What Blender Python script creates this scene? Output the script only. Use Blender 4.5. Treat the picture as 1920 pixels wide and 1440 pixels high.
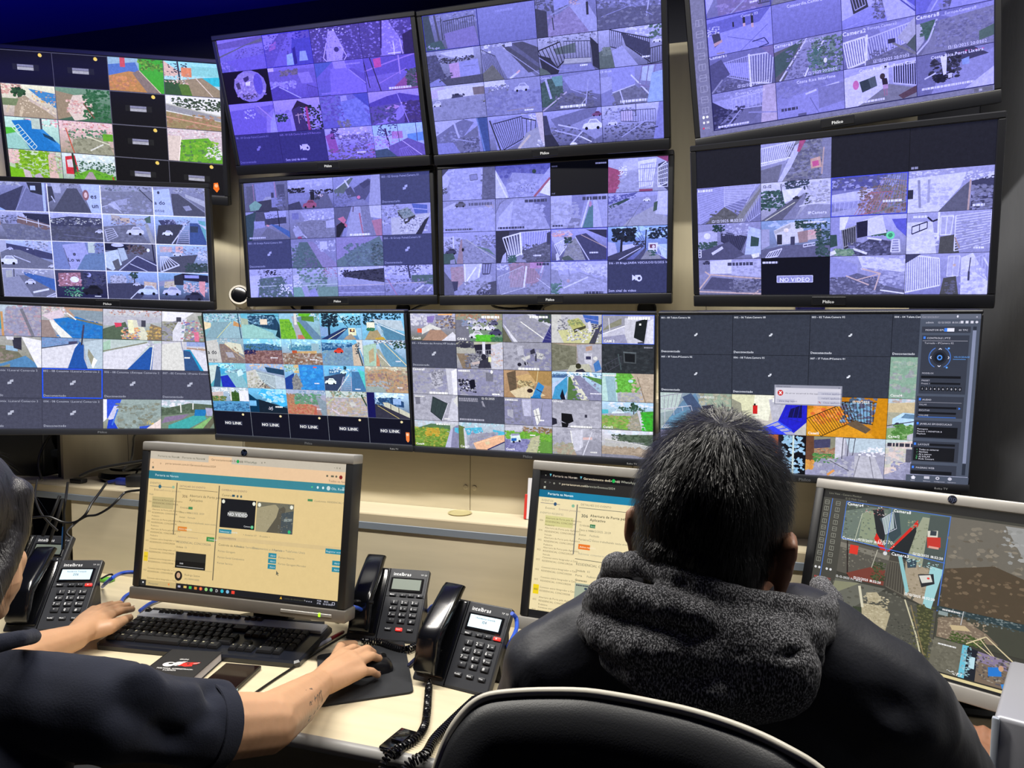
import bpy, bmesh, math, random
import numpy as np
from mathutils import Vector, Matrix, noise
for o in list(bpy.data.objects): bpy.data.objects.remove(o)
SC = bpy.context.scene; COL = SC.collection
# ---------------- camera, world, lamps, exposure ----------------
cam = bpy.data.cameras.new('camera'); CAM = bpy.data.objects.new('camera', cam); COL.objects.link(CAM)
cam.lens = 27.0; cam.sensor_width = 36.0; cam.sensor_fit = 'HORIZONTAL'; cam.clip_start = .02
_r = ((0.95326, 0.03035, -0.30062), (0.30199, -0.06356, 0.95119), (0.00977, -0.99752, -0.06976))
CAM.matrix_world = Matrix(((_r[0][0], -_r[0][1], -_r[0][2], 0), (_r[1][0], -_r[1][1], -_r[1][2], 0),
                           (_r[2][0], -_r[2][1], -_r[2][2], 1.45), (0, 0, 0, 1)))
SC.camera = CAM
SC.view_settings.view_transform = 'Standard'; SC.view_settings.look = 'None'
SC.view_settings.exposure = 0.0; SC.view_settings.gamma = 1.0; SC.view_settings.use_curve_mapping = False
W = bpy.data.worlds.new('room_air'); SC.world = W; W.use_nodes = True
W.node_tree.nodes['Background'].inputs[0].default_value = (.55, .62, .8, 1)
W.node_tree.nodes['Background'].inputs[1].default_value = .05
def lamp(name, loc, sx, sy, power, col, aim=None):
    l = bpy.data.lights.new(name, 'AREA'); l.shape = 'RECTANGLE'; l.size = sx; l.size_y = sy
    l.energy = power; l.color = col
    o = bpy.data.objects.new(name, l); o.location = loc; COL.objects.link(o)
    if aim: o.rotation_euler = (Vector(aim) - Vector(loc)).to_track_quat('-Z', 'Y').to_euler()
    return o
# two ceiling tubes that run above the operators, parallel to the video wall
lamp('ceiling_tube_lamp', (-1.15, 1.15, 2.40), 1.15, .08, 40, (1, .955, .87))
lamp('ceiling_tube_lamp', (.25, 1.15, 2.40), 1.15, .08, 30, (1, .955, .87))

# blue light strip above the video wall, shining up at the ceiling
lamp('blue_strip_lamp', (-2.2, 1.45, 2.15), 2.4, .05, 2.6, (.05, .05, 1), aim=(-2.3, 2.0, 2.47))

# ---------------- helpers ----------------
PI = math.pi
def s2l(c):
    return tuple((x / 12.92) if x <= .04045 else ((x + .055) / 1.055) ** 2.4 for x in c)
def hexc(h):
    if len(h) == 3: c = [int(x, 16) / 15 for x in h]
    else: c = [int(h[i:i + 2], 16) / 255 for i in (0, 2, 4)]
    return s2l(c) + (1,)
MATS = {}
def mat(name, col, rough=.5, metal=0, spec=.5, bump=0, bscale=60, var=0, vscale=8, stretch=(1, 1, 1), emit=0, coat=0, sheen=0, sss=0):
    if name in MATS: return MATS[name]
    m = bpy.data.materials.new(name); m.use_nodes = True; nt = m.node_tree; b = nt.nodes['Principled BSDF']
    c = hexc(col) if isinstance(col, str) else tuple(col) + (1,)
    b.inputs['Base Color'].default_value = c; b.inputs['Roughness'].default_value = rough
    b.inputs['Metallic'].default_value = metal; b.inputs['Specular IOR Level'].default_value = spec
    if coat: b.inputs['Coat Weight'].default_value = coat; b.inputs['Coat Roughness'].default_value = .12
    if sheen: b.inputs['Sheen Weight'].default_value = sheen; b.inputs['Sheen Roughness'].default_value = .5
    if sss:
        b.inputs['Subsurface Weight'].default_value = sss; b.inputs['Subsurface Radius'].default_value = (.012, .005, .003)
    if emit:
        b.inputs['Emission Color'].default_value = c; b.inputs['Emission Strength'].default_value = emit
    if bump or var:
        tc = nt.nodes.new('ShaderNodeTexCoord'); mp = nt.nodes.new('ShaderNodeMapping'); mp.inputs['Scale'].default_value = stretch
        nt.links.new(tc.outputs['Object'], mp.inputs[0])
    if var:
        n = nt.nodes.new('ShaderNodeTexNoise'); n.inputs['Scale'].default_value = vscale; n.inputs['Detail'].default_value = 6
        nt.links.new(mp.outputs[0], n.inputs['Vector'])
        r = nt.nodes.new('ShaderNodeValToRGB'); r.color_ramp.elements[0].position = .3; r.color_ramp.elements[1].position = .7
        r.color_ramp.elements[0].color = tuple(x * (1 - var) for x in c[:3]) + (1,)
        r.color_ramp.elements[1].color = tuple(min(1, x * (1 + var)) for x in c[:3]) + (1,)
        nt.links.new(n.outputs['Fac'], r.inputs[0]); nt.links.new(r.outputs[0], b.inputs['Base Color'])
    if bump:
        n2 = nt.nodes.new('ShaderNodeTexNoise'); n2.inputs['Scale'].default_value = bscale; n2.inputs['Detail'].default_value = 4
        nt.links.new(mp.outputs[0], n2.inputs['Vector'])
        bp = nt.nodes.new('ShaderNodeBump'); bp.inputs['Strength'].default_value = bump; bp.inputs['Distance'].default_value = .002
        nt.links.new(n2.outputs['Fac'], bp.inputs['Height']); nt.links.new(bp.outputs[0], b.inputs['Normal'])
    MATS[name] = m; return m
def display_mat(name, s1, s2, amt, strength=1.0):
    # what a lit display shows: its own coloured pixels, with fine grain
    m = bpy.data.materials.new(name); m.use_nodes = True; nt = m.node_tree; b = nt.nodes['Principled BSDF']
    b.inputs['Base Color'].default_value = (.004, .004, .006, 1); b.inputs['Roughness'].default_value = .35
    b.inputs['Specular IOR Level'].default_value = .15
    a = nt.nodes.new('ShaderNodeVertexColor'); a.layer_name = 'px'
    tc = nt.nodes.new('ShaderNodeTexCoord')
    prev = a.outputs['Color']
    for sc, k in ((s1, amt), (s2, amt * .8)):
        if not k: continue
        n = nt.nodes.new('ShaderNodeTexNoise'); n.inputs['Scale'].default_value = sc; n.inputs['Detail'].default_value = 3
        nt.links.new(tc.outputs['Object'], n.inputs['Vector'])
        r = nt.nodes.new('ShaderNodeMapRange'); r.inputs[1].default_value = .3; r.inputs[2].default_value = .7
        r.inputs[3].default_value = 1 - k; r.inputs[4].default_value = 1 + k
        nt.links.new(n.outputs['Fac'], r.inputs[0])
        x = nt.nodes.new('ShaderNodeVectorMath'); x.operation = 'SCALE'
        nt.links.new(prev, x.inputs[0]); nt.links.new(r.outputs[0], x.inputs['Scale']); prev = x.outputs[0]
    nt.links.new(prev, b.inputs['Emission Color']); b.inputs['Emission Strength'].default_value = strength
    MATS[name] = m; return m

class MB:
    def __init__(s): s.v = []; s.f = []; s.m = []; s.c = None
    def add(s, vs, fs, mi=0):
        k = len(s.v); s.v += [tuple(v) for v in vs]; s.f += [tuple(i + k for i in f) for f in fs]; s.m += [mi] * len(fs); return s
    def box(s, lo, hi, r=0, seg=2, mi=0, M=None):
        bm = bmesh.new(); bmesh.ops.create_cube(bm, size=1)
        for v in bm.verts: v.co = Vector([(lo[i] + hi[i]) / 2 + v.co[i] * (hi[i] - lo[i]) for i in range(3)])
        if r: bmesh.ops.bevel(bm, geom=bm.edges[:], offset=r, segments=seg, affect='EDGES', profile=.5)
        return s.bm(bm, mi, M)
    def bm(s, bm, mi=0, M=None):
        if M is not None: bm.transform(M)
        bm.verts.index_update(); s.add([v.co[:] for v in bm.verts], [[v.index for v in f.verts] for f in bm.faces], mi); bm.free(); return s
    def cyl(s, p0, p1, r0, r1=None, n=16, mi=0, cap=True):
        return s.tube([p0, p1], [r0, r0 if r1 is None else r1], n, mi, cap)
    def tube(s, pts, r, n=8, mi=0, cap=True, close=False):
        P = [Vector(p) for p in pts]; N = len(P)
        R = r if isinstance(r, (list, tuple)) else [r] * N
        t = [(P[(i + 1) % N if close else min(i + 1, N - 1)] - P[(i - 1) % N if close else max(i - 1, 0)]).normalized() for i in range(N)]
        a = t[0].orthogonal().normalized(); vs = []
        for i in range(N):
            a = (a - t[i] * a.dot(t[i])); a = a.normalized() if a.length > 1e-6 else t[i].orthogonal().normalized()
            b = t[i].cross(a)
            vs += [P[i] + (a * math.cos(2 * PI * j / n) + b * math.sin(2 * PI * j / n)) * R[i] for j in range(n)]
        fs = [(i * n + j, i * n + (j + 1) % n, (i + 1) % N * n + (j + 1) % n, (i + 1) % N * n + j) for i in range(N if close else N - 1) for j in range(n)]
        if cap and not close: fs += [tuple(range(n))[::-1], tuple((N - 1) * n + j for j in range(n))]
        return s.add(vs, fs, mi)
    def lathe(s, prof, n=24, mi=0, M=None):
        vs = [(r * math.cos(2 * PI * j / n), r * math.sin(2 * PI * j / n), z) for r, z in prof for j in range(n)]
        if M is not None: vs = [M @ Vector(v) for v in vs]
        k = len(prof)
        fs = [(i * n + j, i * n + (j + 1) % n, (i + 1) * n + (j + 1) % n, (i + 1) * n + j) for i in range(k - 1) for j in range(n)]
        fs += [tuple(range(n))[::-1], tuple((k - 1) * n + j for j in range(n))]
        return s.add(vs, fs, mi)
    def prism(s, poly, lo, hi, ax=2, mi=0, M=None):
        n = len(poly); vs = []
        for h in (lo, hi):
            for a, b in poly:
                v = [0, 0, 0]; v[ax] = h; v[(ax + 1) % 3] = a; v[(ax + 2) % 3] = b; vs.append(Vector(v))
        if M is not None: vs = [M @ v for v in vs]
        return s.add(vs, [tuple(range(n))[::-1], tuple(range(n, 2 * n))] + [(i, (i + 1) % n, n + (i + 1) % n, n + i) for i in range(n)], mi)
    def loft(s, rings, mi=0, cap=True):
        n = len(rings[0]); vs = [v for r in rings for v in r]; k = len(rings)
        fs = [(i * n + j, i * n + (j + 1) % n, (i + 1) * n + (j + 1) % n, (i + 1) * n + j) for i in range(k - 1) for j in range(n)]
        if cap: fs += [tuple(range(n))[::-1], tuple((k - 1) * n + j for j in range(n))]
        return s.add(vs, fs, mi)
    def text(s, txt, size, org, ux=(1, 0, 0), uy=(0, 0, 1), mi=0, align='l', bold=0):
        ux = Vector(ux); uy = Vector(uy); org = Vector(org); x = 0
        wd = sum(glyph(c, bold)[2] for c in txt) * size
        off = {'l': 0, 'c': -wd / 2, 'r': -wd}[align]
        for c in txt:
            v, f, a = glyph(c, bold)
            if f: s.add([org + ux * (off + (x + p[0]) * size) + uy * (p[1] * size) for p in v], f, mi)
            x += a
        return s
    def build(s, name, mats, parent=None, smooth=35, M=None):
        me = bpy.data.meshes.new(name)
        vs = s.v if M is None else [tuple(M @ Vector(v)) for v in s.v]
        me.from_pydata(vs, [], s.f)
        for m in (mats if isinstance(mats, (list, tuple)) else [mats]): me.materials.append(m)
        me.polygons.foreach_set('material_index', s.m)
        if s.c is not None:
            at = me.color_attributes.new('px', 'FLOAT_COLOR', 'CORNER')
            at.data.foreach_set('color', np.array([c for cs in s.c for c in cs], dtype=np.float32).ravel())
        fix(me)
        if smooth: me.shade_smooth(); me.set_sharp_from_angle(angle=math.radians(smooth))
        return link(name, me, parent)
def fix(me):
    bm = bmesh.new(); bm.from_mesh(me); 
    if not me.color_attributes: bmesh.ops.recalc_face_normals(bm, faces=bm.faces[:])
    bm.to_mesh(me); bm.free()
def link(name, data, parent=None):
    o = bpy.data.objects.new(name, data); COL.objects.link(o)
    if parent is not None: o.parent = parent
    return o
GL = {}
def glyph(c, bold=0):
    k = (c, bold)
    if k in GL: return GL[k]
    if c in ' _': GL[k] = ([], [], .3); return GL[k]
    cu = bpy.data.curves.new('g', 'FONT'); cu.body = c; cu.resolution_u = 2; cu.offset = bold
    o = bpy.data.objects.new('g', cu); COL.objects.link(o)
    me = bpy.data.meshes.new_from_object(o.evaluated_get(bpy.context.evaluated_depsgraph_get()))
    v = [tuple(x.co[:2]) for x in me.vertices]; f = [tuple(p.vertices) for p in me.polygons]
    mx = max([p[0] for p in v] or [.3])
    bpy.data.objects.remove(o); bpy.data.curves.remove(cu); bpy.data.meshes.remove(me)
    GL[k] = (v, f, mx + .07); return GL[k]
def tag(o, label=None, cat=None, group=None, kind=None):
    for k, v in (('label', label), ('category', cat), ('group', group), ('kind', kind)):
        if v: o[k] = v
    return o
def empty(name, loc, label, cat, group=None, M=None):
    o = link(name, None); o.empty_display_size = .05
    if M is not None: o.matrix_world = M
    else: o.location = loc
    return tag(o, label, cat, group)
def eul(yaw, tilt, roll, loc=(0, 0, 0)):
    R = math.radians
    return Matrix.Translation(loc) @ Matrix.Rotation(R(yaw), 4, 'Z') @ Matrix.Rotation(R(tilt), 4, 'X') @ Matrix.Rotation(R(roll), 4, 'Y')
def spline(pts, n=10, closed=False):
    P = [Vector(p) for p in pts]; N = len(P); out = []
    for i in range(N if closed else N - 1):
        g = (lambda k: P[k % N]) if closed else (lambda k: P[max(0, min(N - 1, k))])
        a, b, c, d = g(i - 1), g(i), g(i + 1), g(i + 2)
        for j in range(n):
            t = j / n
            out.append(.5 * ((2 * b) + (c - a) * t + (2 * a - 5 * b + 4 * c - d) * t * t + (3 * b - a - 3 * c + d) * t ** 3))
    if not closed: out.append(P[-1])
    return out

# ---------------- materials ----------------
M_black = mat('black_plastic', '1a1b1e', .42, bump=.05, bscale=900)
M_bezel = mat('tv_bezel_plastic', '14151a', .38)
M_bezel2 = mat('tv_chin_plastic', '2c2e35', .35)
M_gloss = mat('glossy_black_plastic', '08090c', .16, spec=.6, coat=.5)
M_dark = mat('black_rubber', '101114', .75, bump=.2, bscale=300)
M_silver = mat('silver_paint', 'a3a09b', .38, metal=.35, var=.05, vscale=30)
M_silverd = mat('dark_silver_paint', '7c7872', .4, metal=.45, var=.05, vscale=30)
M_chrome = mat('chrome', 'c8c8cc', .15, metal=1)
M_white = mat('white_plastic', 'd9d7d0', .45)
M_logo = mat('printed_silver_logo', 'c9ccd2', .4)
M_print = mat('printed_white', 'e6e8ec', .5)
M_maple = mat('maple_laminate', (.60, .53, .38), .45, var=.05, vscale=5, stretch=(1.2, 9, 9))
M_desk = mat('desk_laminate', (.66, .575, .40), .38, var=.07, vscale=4, stretch=(1.5, 10, 3))
M_edge = mat('grey_edge_band', '8f8e8c', .42)
M_shelfedge = mat('blue_grey_edge_band', '767f8a', .45)
M_apron = mat('shelf_apron_wood', (.46, .39, .27), .45, var=.08, vscale=5, stretch=(1, 10, 12))
M_screen = mat('display_glass', (.004, .004, .006), .3, spec=.25)
M_px = display_mat('camera_picture', 130, 320, .13, 1.08)
M_ui = display_mat('computer_picture', 60, 200, .02)
M_blue = mat('blue_network_cable', '2450c0', .4)
M_cable = mat('black_cable', '0d0d10', .4)
# ---------------- what the displays show: flat shapes, clipped to their tile ----------------
def clip(poly, x0, y0, x1, y1):
    for ax, lim, sg in ((0, x0, 1), (0, x1, -1), (1, y0, 1), (1, y1, -1)):
        out = []; n = len(poly)
        for i in range(n):
            a, b = poly[i], poly[(i + 1) % n]
            da, db = sg * (a[ax] - lim), sg * (b[ax] - lim)
            if da >= 0: out.append(a)
            if (da >= 0) != (db >= 0):
                t = da / (da - db); out.append(tuple(a[k] + (b[k] - a[k]) * t for k in range(len(a))))
        poly = out
        if len(poly) < 3: return []
    return poly
class Art:
    def __init__(s, w=16., h=9., seed=1):
        s.w = w; s.h = h; s.polys = []; s.rng = random.Random(seed); s.lay = 0; s.tint = None
    def poly(s, pts, col):
        # col: one colour or one per point
        cs = col if isinstance(col, list) else [col] * len(pts)
        if s.tint:
            t = hexc(s.tint[0]); L = sum(t[:3]) / 3; k = s.tint[1]
            cs = [tuple(c[i] * (1 - k) + k * t[i] / L * (.3 * c[0] + .5 * c[1] + .2 * c[2]) for i in range(3)) + (1,) for c in cs]
        p = clip([(a[0], a[1]) + tuple(c) for a, c in zip(pts, cs)], 0, 0, s.w, s.h)
        if len(p) >= 3: s.polys.append((p, s.lay))
    def line(s, col, w, pts):
        for a, b in zip(pts, pts[1:]):
            dx, dy = b[0] - a[0], b[1] - a[1]; L = math.hypot(dx, dy) or 1; nx, ny = -dy / L * w / 2, dx / L * w / 2
            s.poly([(a[0] + nx, a[1] + ny), (b[0] + nx, b[1] + ny), (b[0] - nx, b[1] - ny), (a[0] - nx, a[1] - ny)], col)
    def ell(s, col, x, y, rx, ry, n=14):
        s.poly([(x + rx * math.cos(2 * PI * i / n), y + ry * math.sin(2 * PI * i / n)) for i in range(n)], col)
    def text(s, col, size, x, y, txt, bold=0, ar=1.0, al='l'):
        if al != 'l':
            wd = sum(glyph(c, bold)[2] for c in txt) * size * ar; x -= wd / 2 if al == 'c' else wd
        for c in txt:
            v, f, a = glyph(c, bold)
            for q in f: s.poly([(x + v[i][0] * size * ar, y - v[i][1] * size) for i in q], col)
            x += a * size * ar
    def run(s, prog):
        R = s.rng
        for st in prog.split(';'):
            k = st.split()
            if not k: continue
            op = k[0]; s.lay += 1
            try:
                if op == 'g':
                    a, b = hexc(k[1]), hexc(k[-1]); s.poly([(0, 0), (s.w, 0), (s.w, s.h), (0, s.h)], [a, a, b, b])
                elif op == 'p':
                    z = list(map(float, k[2:])); s.poly(list(zip(z[::2], z[1::2])), hexc(k[1]))
                elif op == 'r':
                    x, y, X, Y = map(float, k[2:6]); s.poly([(x, y), (X, y), (X, Y), (x, Y)], hexc(k[1]))
                elif op == 'e': s.ell(hexc(k[1]), *map(float, k[2:6]))
                elif op == 'l':
                    z = list(map(float, k[3:])); s.line(hexc(k[1]), float(k[2]), list(zip(z[::2], z[1::2])))
                elif op == 's':       # scattered blotches: leaves, gravel, people far away
                    cs = [hexc(c) for c in k[1].split('/')]; mn = [sum(c[i] for c in cs) / len(cs) for i in range(3)]; cs = [tuple(c[i] * .6 + mn[i] * .4 for i in range(3)) + (1,) for c in cs]; n = int(int(k[2]) * 2.4); x0, y0, x1, y1, sz = map(float, k[3:8]); sz *= .54
                    for i in range(n):
                        x, y = R.uniform(x0, x1), R.uniform(y0, y1); w, h = sz * R.uniform(.5, 1.5), sz * R.uniform(.3, .9)
                        a = R.uniform(-.5, .5); m = R.choice((4, 5, 6))
                        s.lay += .02
                        s.poly([(x + w * math.cos(a + 2 * PI * j / m), y + h * math.sin(a + 2 * PI * j / m)) for j in range(m)], R.choice(cs))
                elif op == 'f':       # bars between two lines
                    c = hexc(k[1]); w = float(k[2]) * .55; n = int(k[3]); a = list(map(float, k[4:12]))
                    for i in range(n + 1):
                        t = i / n; s.line(c, w, [(a[0] + (a[2] - a[0]) * t, a[1] + (a[3] - a[1]) * t), (a[4] + (a[6] - a[4]) * t, a[5] + (a[7] - a[5]) * t)])
                    s.line(c, w * 1.5, [(a[0], a[1]), (a[2], a[3])]); s.line(c, w * 1.5, [(a[4], a[5]), (a[6], a[7])])
                elif op == 'c':       # a car
                    c = hexc(k[1]); x, y, w = map(float, k[2:5]); d = hexc('112'); q = tuple(t * .55 for t in c[:3]) + (1,)
                    s.poly([(x, y), (x + .1 * w, y - .2 * w), (x + .3 * w, y - .24 * w), (x + .42 * w, y - .4 * w), (x + .75 * w, y - .4 * w), (x + .92 * w, y - .22 * w), (x + w, y - .18 * w), (x + w, y + .02 * w), (x + .5 * w, y + .08 * w)], c)
                    s.lay += .3; s.poly([(x + .35 * w, y - .24 * w), (x + .45 * w, y - .36 * w), (x + .72 * w, y - .36 * w), (x + .84 * w, y - .22 * w)], q)
                    s.ell(d, x + .22 * w, y + .02 * w, .08 * w, .08 * w, 8); s.ell(d, x + .8 * w, y + .02 * w, .08 * w, .08 * w, 8)
                elif op == 'k':       # a tree: trunk and crown of blotches
                    c = hexc(k[1]); x, y, r = map(float, k[2:5]); d = tuple(t * .5 for t in c[:3]) + (1,)
                    s.line(hexc('323'), r * .2, [(x, y), (x, y + r * 1.8)])
                    for i in range(26):
                        a, b = R.uniform(0, 2 * PI), r * R.uniform(.1, 1); s.lay += .02
                        s.ell(c if R.random() < .6 else d, x + b * math.cos(a), y + .8 * b * math.sin(a), r * .28, r * .24, 6)
                elif op in 'tTu':     # text (T bold, u centred bold)
                    s.text(hexc(k[1]), float(k[2]) * (.8 if s.h < 10 else 1), float(k[3]), float(k[4]), ' '.join(k[5:]), .02 if op != 't' else 0, 1.0, 'c' if op == 'u' else 'l')
                elif op == 'b':       # selected-tile border
                    w = float(k[2]) if len(k) > 2 else .22
                    c = hexc(k[1]); s.line(c, w * 2, [(0, 0), (s.w, 0), (s.w, s.h), (0, s.h), (0, 0)])
                elif op == 'D':       # disconnected tile
                    c = hexc(k[1]); s.poly([(0, 0), (s.w, 0), (s.w, s.h), (0, s.h)], c); s.lay += 1
                    wc = hexc(k[2]); s.text(wc, .85, .3, 1.1, ' '.join(k[3:])); s.text(wc, .95, .3, 8.5, 'Desconectado')
                    s.poly([(7.3, 4.3), (8.3, 4.1), (8.3, 4.8), (7.3, 5.)], wc); s.poly([(7.9, 3.7), (8.8, 3.5), (8.8, 4.2), (7.9, 4.4)], wc)
                elif op == 'd':       # disconnected tile, smaller lettering
                    c = hexc(k[1]); s.poly([(0, 0), (s.w, 0), (s.w, s.h), (0, s.h)], c); s.lay += 1
                    wc = hexc(k[2]); s.text(wc, .55, .25, .75, ' '.join(k[3:]), .02); s.text(wc, .66, .25, 8.6, 'Desconectado', .02)
                    s.poly([(7.7, 4.5), (8.2, 4.4), (8.2, 4.75), (7.7, 4.85)], wc); s.poly([(8., 4.2), (8.4, 4.1), (8.4, 4.5), (8., 4.6)], wc)
                elif op == 'N':       # black tile without a picture
                    s.poly([(0, 0), (s.w, 0), (s.w, s.h), (0, s.h)], hexc(k[1])); s.lay += 1
                    s.poly([(4.2, 3.6), (12, 3.6), (12, 5.2), (4.2, 5.2)], hexc(k[2])); s.lay += 1
                    s.text(hexc('eee'), 1.35, 8.1, 4.9, ' '.join(k[3:]), .025, 1.25, 'c')
                    s.ell(hexc('eda'), 12.7, 1.0, .5, .42)
                elif op == 'x':       # tiny unreadable status line (runs of grey)
                    c = hexc(k[1]); h = float(k[2]); x, y, X = map(float, k[3:6])
                    while x < X:
                        w = R.uniform(.5, 1.6) * h; s.poly([(x, y), (min(X, x + w), y), (min(X, x + w), y + h), (x, y + h)], c); x += w + .25 * h
            except Exception as e: print('ART', st, e)
    def build(s, name, x0, z1, x1, z0, y, parent, m, step=4e-5):
        # tile rectangle in the display's own x-z plane (z1 top), lying at y
        mb = MB(); mb.c = []
        for p, lay in s.polys:
            vs = [(x0 + (x1 - x0) * q[0] / s.w, y - lay * step, z1 + (z0 - z1) * q[1] / s.h) for q in p]
            mb.add(vs, [tuple(range(len(vs)))]); mb.c.append([q[2:6] for q in p])
        return mb.build(name, m, parent, smooth=0)
# ---------------- the room ----------------
M_navy = mat('navy_wall_paint', (.010, .012, .024), .7, bump=.1, bscale=200)
M_ceil = mat('deep_blue_ceiling_paint', (.012, .012, .40), .8, bump=.1, bscale=120)
M_char = mat('charcoal_wall_paint', (.115, .12, .135), .6, bump=.25, bscale=90, var=.12, vscale=6, stretch=(1, 1, .3))
M_floor = mat('dark_floor', (.03, .03, .033), .6, var=.15, vscale=5)
M_panel = mat('beige_wall_panel', (.53, .475, .335), .5, var=.05, vscale=5, stretch=(9, 9, 1.2))
def struct(name, b, m, **k):
    o = b.build(name, m, None, **k); o['kind'] = 'structure'; return o
def wallquad(name, m, a, b, z0, z1, th=.04):
    # upright slab from a to b; its far side is thickened away from the room
    a = Vector((a[0], a[1])); b = Vector((b[0], b[1])); d = (b - a).normalized(); n = Vector((-d.y, d.x)) * th
    p = [a, b, b + n, a + n]
    return struct(name, MB().prism([(q.x, q.y) for q in p], z0, z1), m, smooth=0)
struct('floor', MB().box((-4.2, -2.6, -.05), (2.4, 3.2, 0)), M_floor)
struct('ceiling', MB().box((-4.2, -2.6, 2.47), (2.4, 3.2, 2.55)), M_ceil)
wallquad('wall_back', M_navy, (-4.2, 2.17), (2.4, 2.17), 0, 2.47)
wallquad('wall_left', M_navy, (-3.9, -2.6), (-3.9, 2.17), 0, 2.47)
wallquad('wall_front', M_navy, (2.4, -2.55), (-4.2, -2.55), 0, 2.47)
wallquad('wall_right', M_char, (.505, 2.165), (1.05, .55), 0, 2.47)
wallquad('wall_right_front', M_char, (1.05, .55), (1.05, -2.6), 0, 2.47)
# laminate panelling that carries the televisions: upright boards with fine joints
def boards(name, pts, z0, z1, w=.38, g=.0012):
    b = MB()
    for (ax, ay), (bx, by) in zip(pts, pts[1:]):
        L = math.hypot(bx - ax, by - ay); n = max(1, round(L / w)); d = ((bx - ax) / L, (by - ay) / L)
        for i in range(n):
            s0, s1 = L * i / n + g / 2, L * (i + 1) / n - g / 2
            q = [(ax + d[0] * s, ay + d[1] * s) for s in (s0, s1)]; q += [(x - d[1] * .02, y + d[0] * .02) for x, y in q[::-1]]
            b.prism(q, z0, z1)
    return struct(name, b, M_panel, smooth=0)
boards('wall_back_panelling', [(-1.58, 2.10), (.357, 2.10)], .5, 2.205, w=.45)
boards('wall_left_panelling', [(-2.36, 1.735), (-1.58, 2.10)], 1.285, 2.205, w=.45)
boards('wall_left_lower_panelling', [(-1.975, 1.775), (-1.90, 1.95), (-1.58, 2.10)], .5, 1.285, w=.5)
# scuffs on the charcoal wall
M_scuff = mat('chalky_scuff', '6a6d74', .8)
# round cable holes in the panelling
def grommet(p, r, label, m=M_dark):
    o = MB().lathe([(r, 0), (r, .006), (r * .86, .008), (r * .84, .002), (.001, .002)], 24, M=Matrix.Rotation(PI / 2, 4, 'X')).build('cable_grommet', m)
    o.location = p; return tag(o, label, 'cable grommet', 'cable grommets in the panelling')
M_bluep = mat('blue_plastic', (.006, .006, .10), .5)
for px, lab, r in (((-1.3339, 2.1, 1.509), 'black round cable grommet under the left of the lavender middle row television', .022), ((-1.0054, 2.1, 1.5093), 'black round cable grommet at the gap between two middle row televisions', .022),
                ((-0.5947, 2.1, 1.5098), 'black round cable grommet under the centre of the middle row', .024), ((-0.2828, 2.1, 1.5101), 'black round cable grommet near the right end of the centre television', .026)):
    grommet(px, r, lab)
grommet((0.1296, 2.1, 1.5201), .036, 'dark blue round cable cover below the NO VIDEO television', M_bluep)
def cable(pts, r, label, m=M_cable, name='cable', group=None, n=8, sm=8):
    o = MB().tube(spline(pts, sm), r, n).build(name, m); return tag(o, label, 'cable', group)
cable([(-1.3723, 2.06, 1.5274), (-1.3555, 2.06, 1.5078), (-1.3188, 2.07, 1.4885), (-1.2971, 2.08, 1.4757)], .0035, 'short black cable running into the grommet under the lavender television')
cable([(-0.8509, 2, 1.5438), (-0.8953, 2.05, 1.5264), (-0.9476, 2.08, 1.5166), (-0.9919, 2.09, 1.4964)], .004, 'thick black cable from the television gap to its grommet')
cable([(-0.6989, 2, 1.5287), (-0.7038, 2.06, 1.516), (-0.6675, 2.08, 1.5106), (-0.6232, 2.09, 1.5125), (-0.5918, 2.09, 1.5035)], .004, 'looping black cable under the centre television')
cable([(-0.5251, 2.04, 1.5255), (-0.5632, 2.07, 1.5163), (-0.5808, 2.09, 1.4946)], .0035, 'short black cable dropping into the centre grommet')
cable([(-0.1987, 1.95, 1.5323), (0.1653, 2.06, 1.5227), (0.1426, 2.08, 1.5074), (0.1304, 2.08, 1.4966)], .004, 'black cable beside the blue cable cover') if False else None
# cupboards behind the shelf
SZ = .990
def cupboard():
    e = empty('wall_cupboard', (-.5, 1.815, SZ), 'low beige cupboard row with round knobs behind the raised shelf', 'cupboard')
    loc = Vector((-.5, 1.815, SZ))
    def w(b, name, m=M_maple, par=e, **k):
        o = b.build(name, m, par, M=Matrix.Translation(-loc), **k); return o
    w(MB().box((-1.36, 1.835, .76), (.356, 2.095, 1.285)), 'carcass')
    js = [-1.36, -1.06, -.885 + .0, -.66, -.27, .08, .356]
    js = [-1.36, -.683, -.27, .08, .356]
    for i, (a, b) in enumerate(zip(js, js[1:])):
        d = w(MB().box((a + .0008, 1.815, .78), (b - .0008, 1.834, 1.284), .0006, 1), 'door')
        kx = (b - .012) if i % 2 == 0 else (a + .012)
        w(MB().lathe([(.0062, 0), (.0062, .0012), (.005, .0022), (.001, .0024)], 20, M=Matrix.Translation((kx, 1.815, 1.049)) @ Matrix.Rotation(PI / 2, 4, 'X')), 'knob', M_maple, d)
cupboard()
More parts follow.
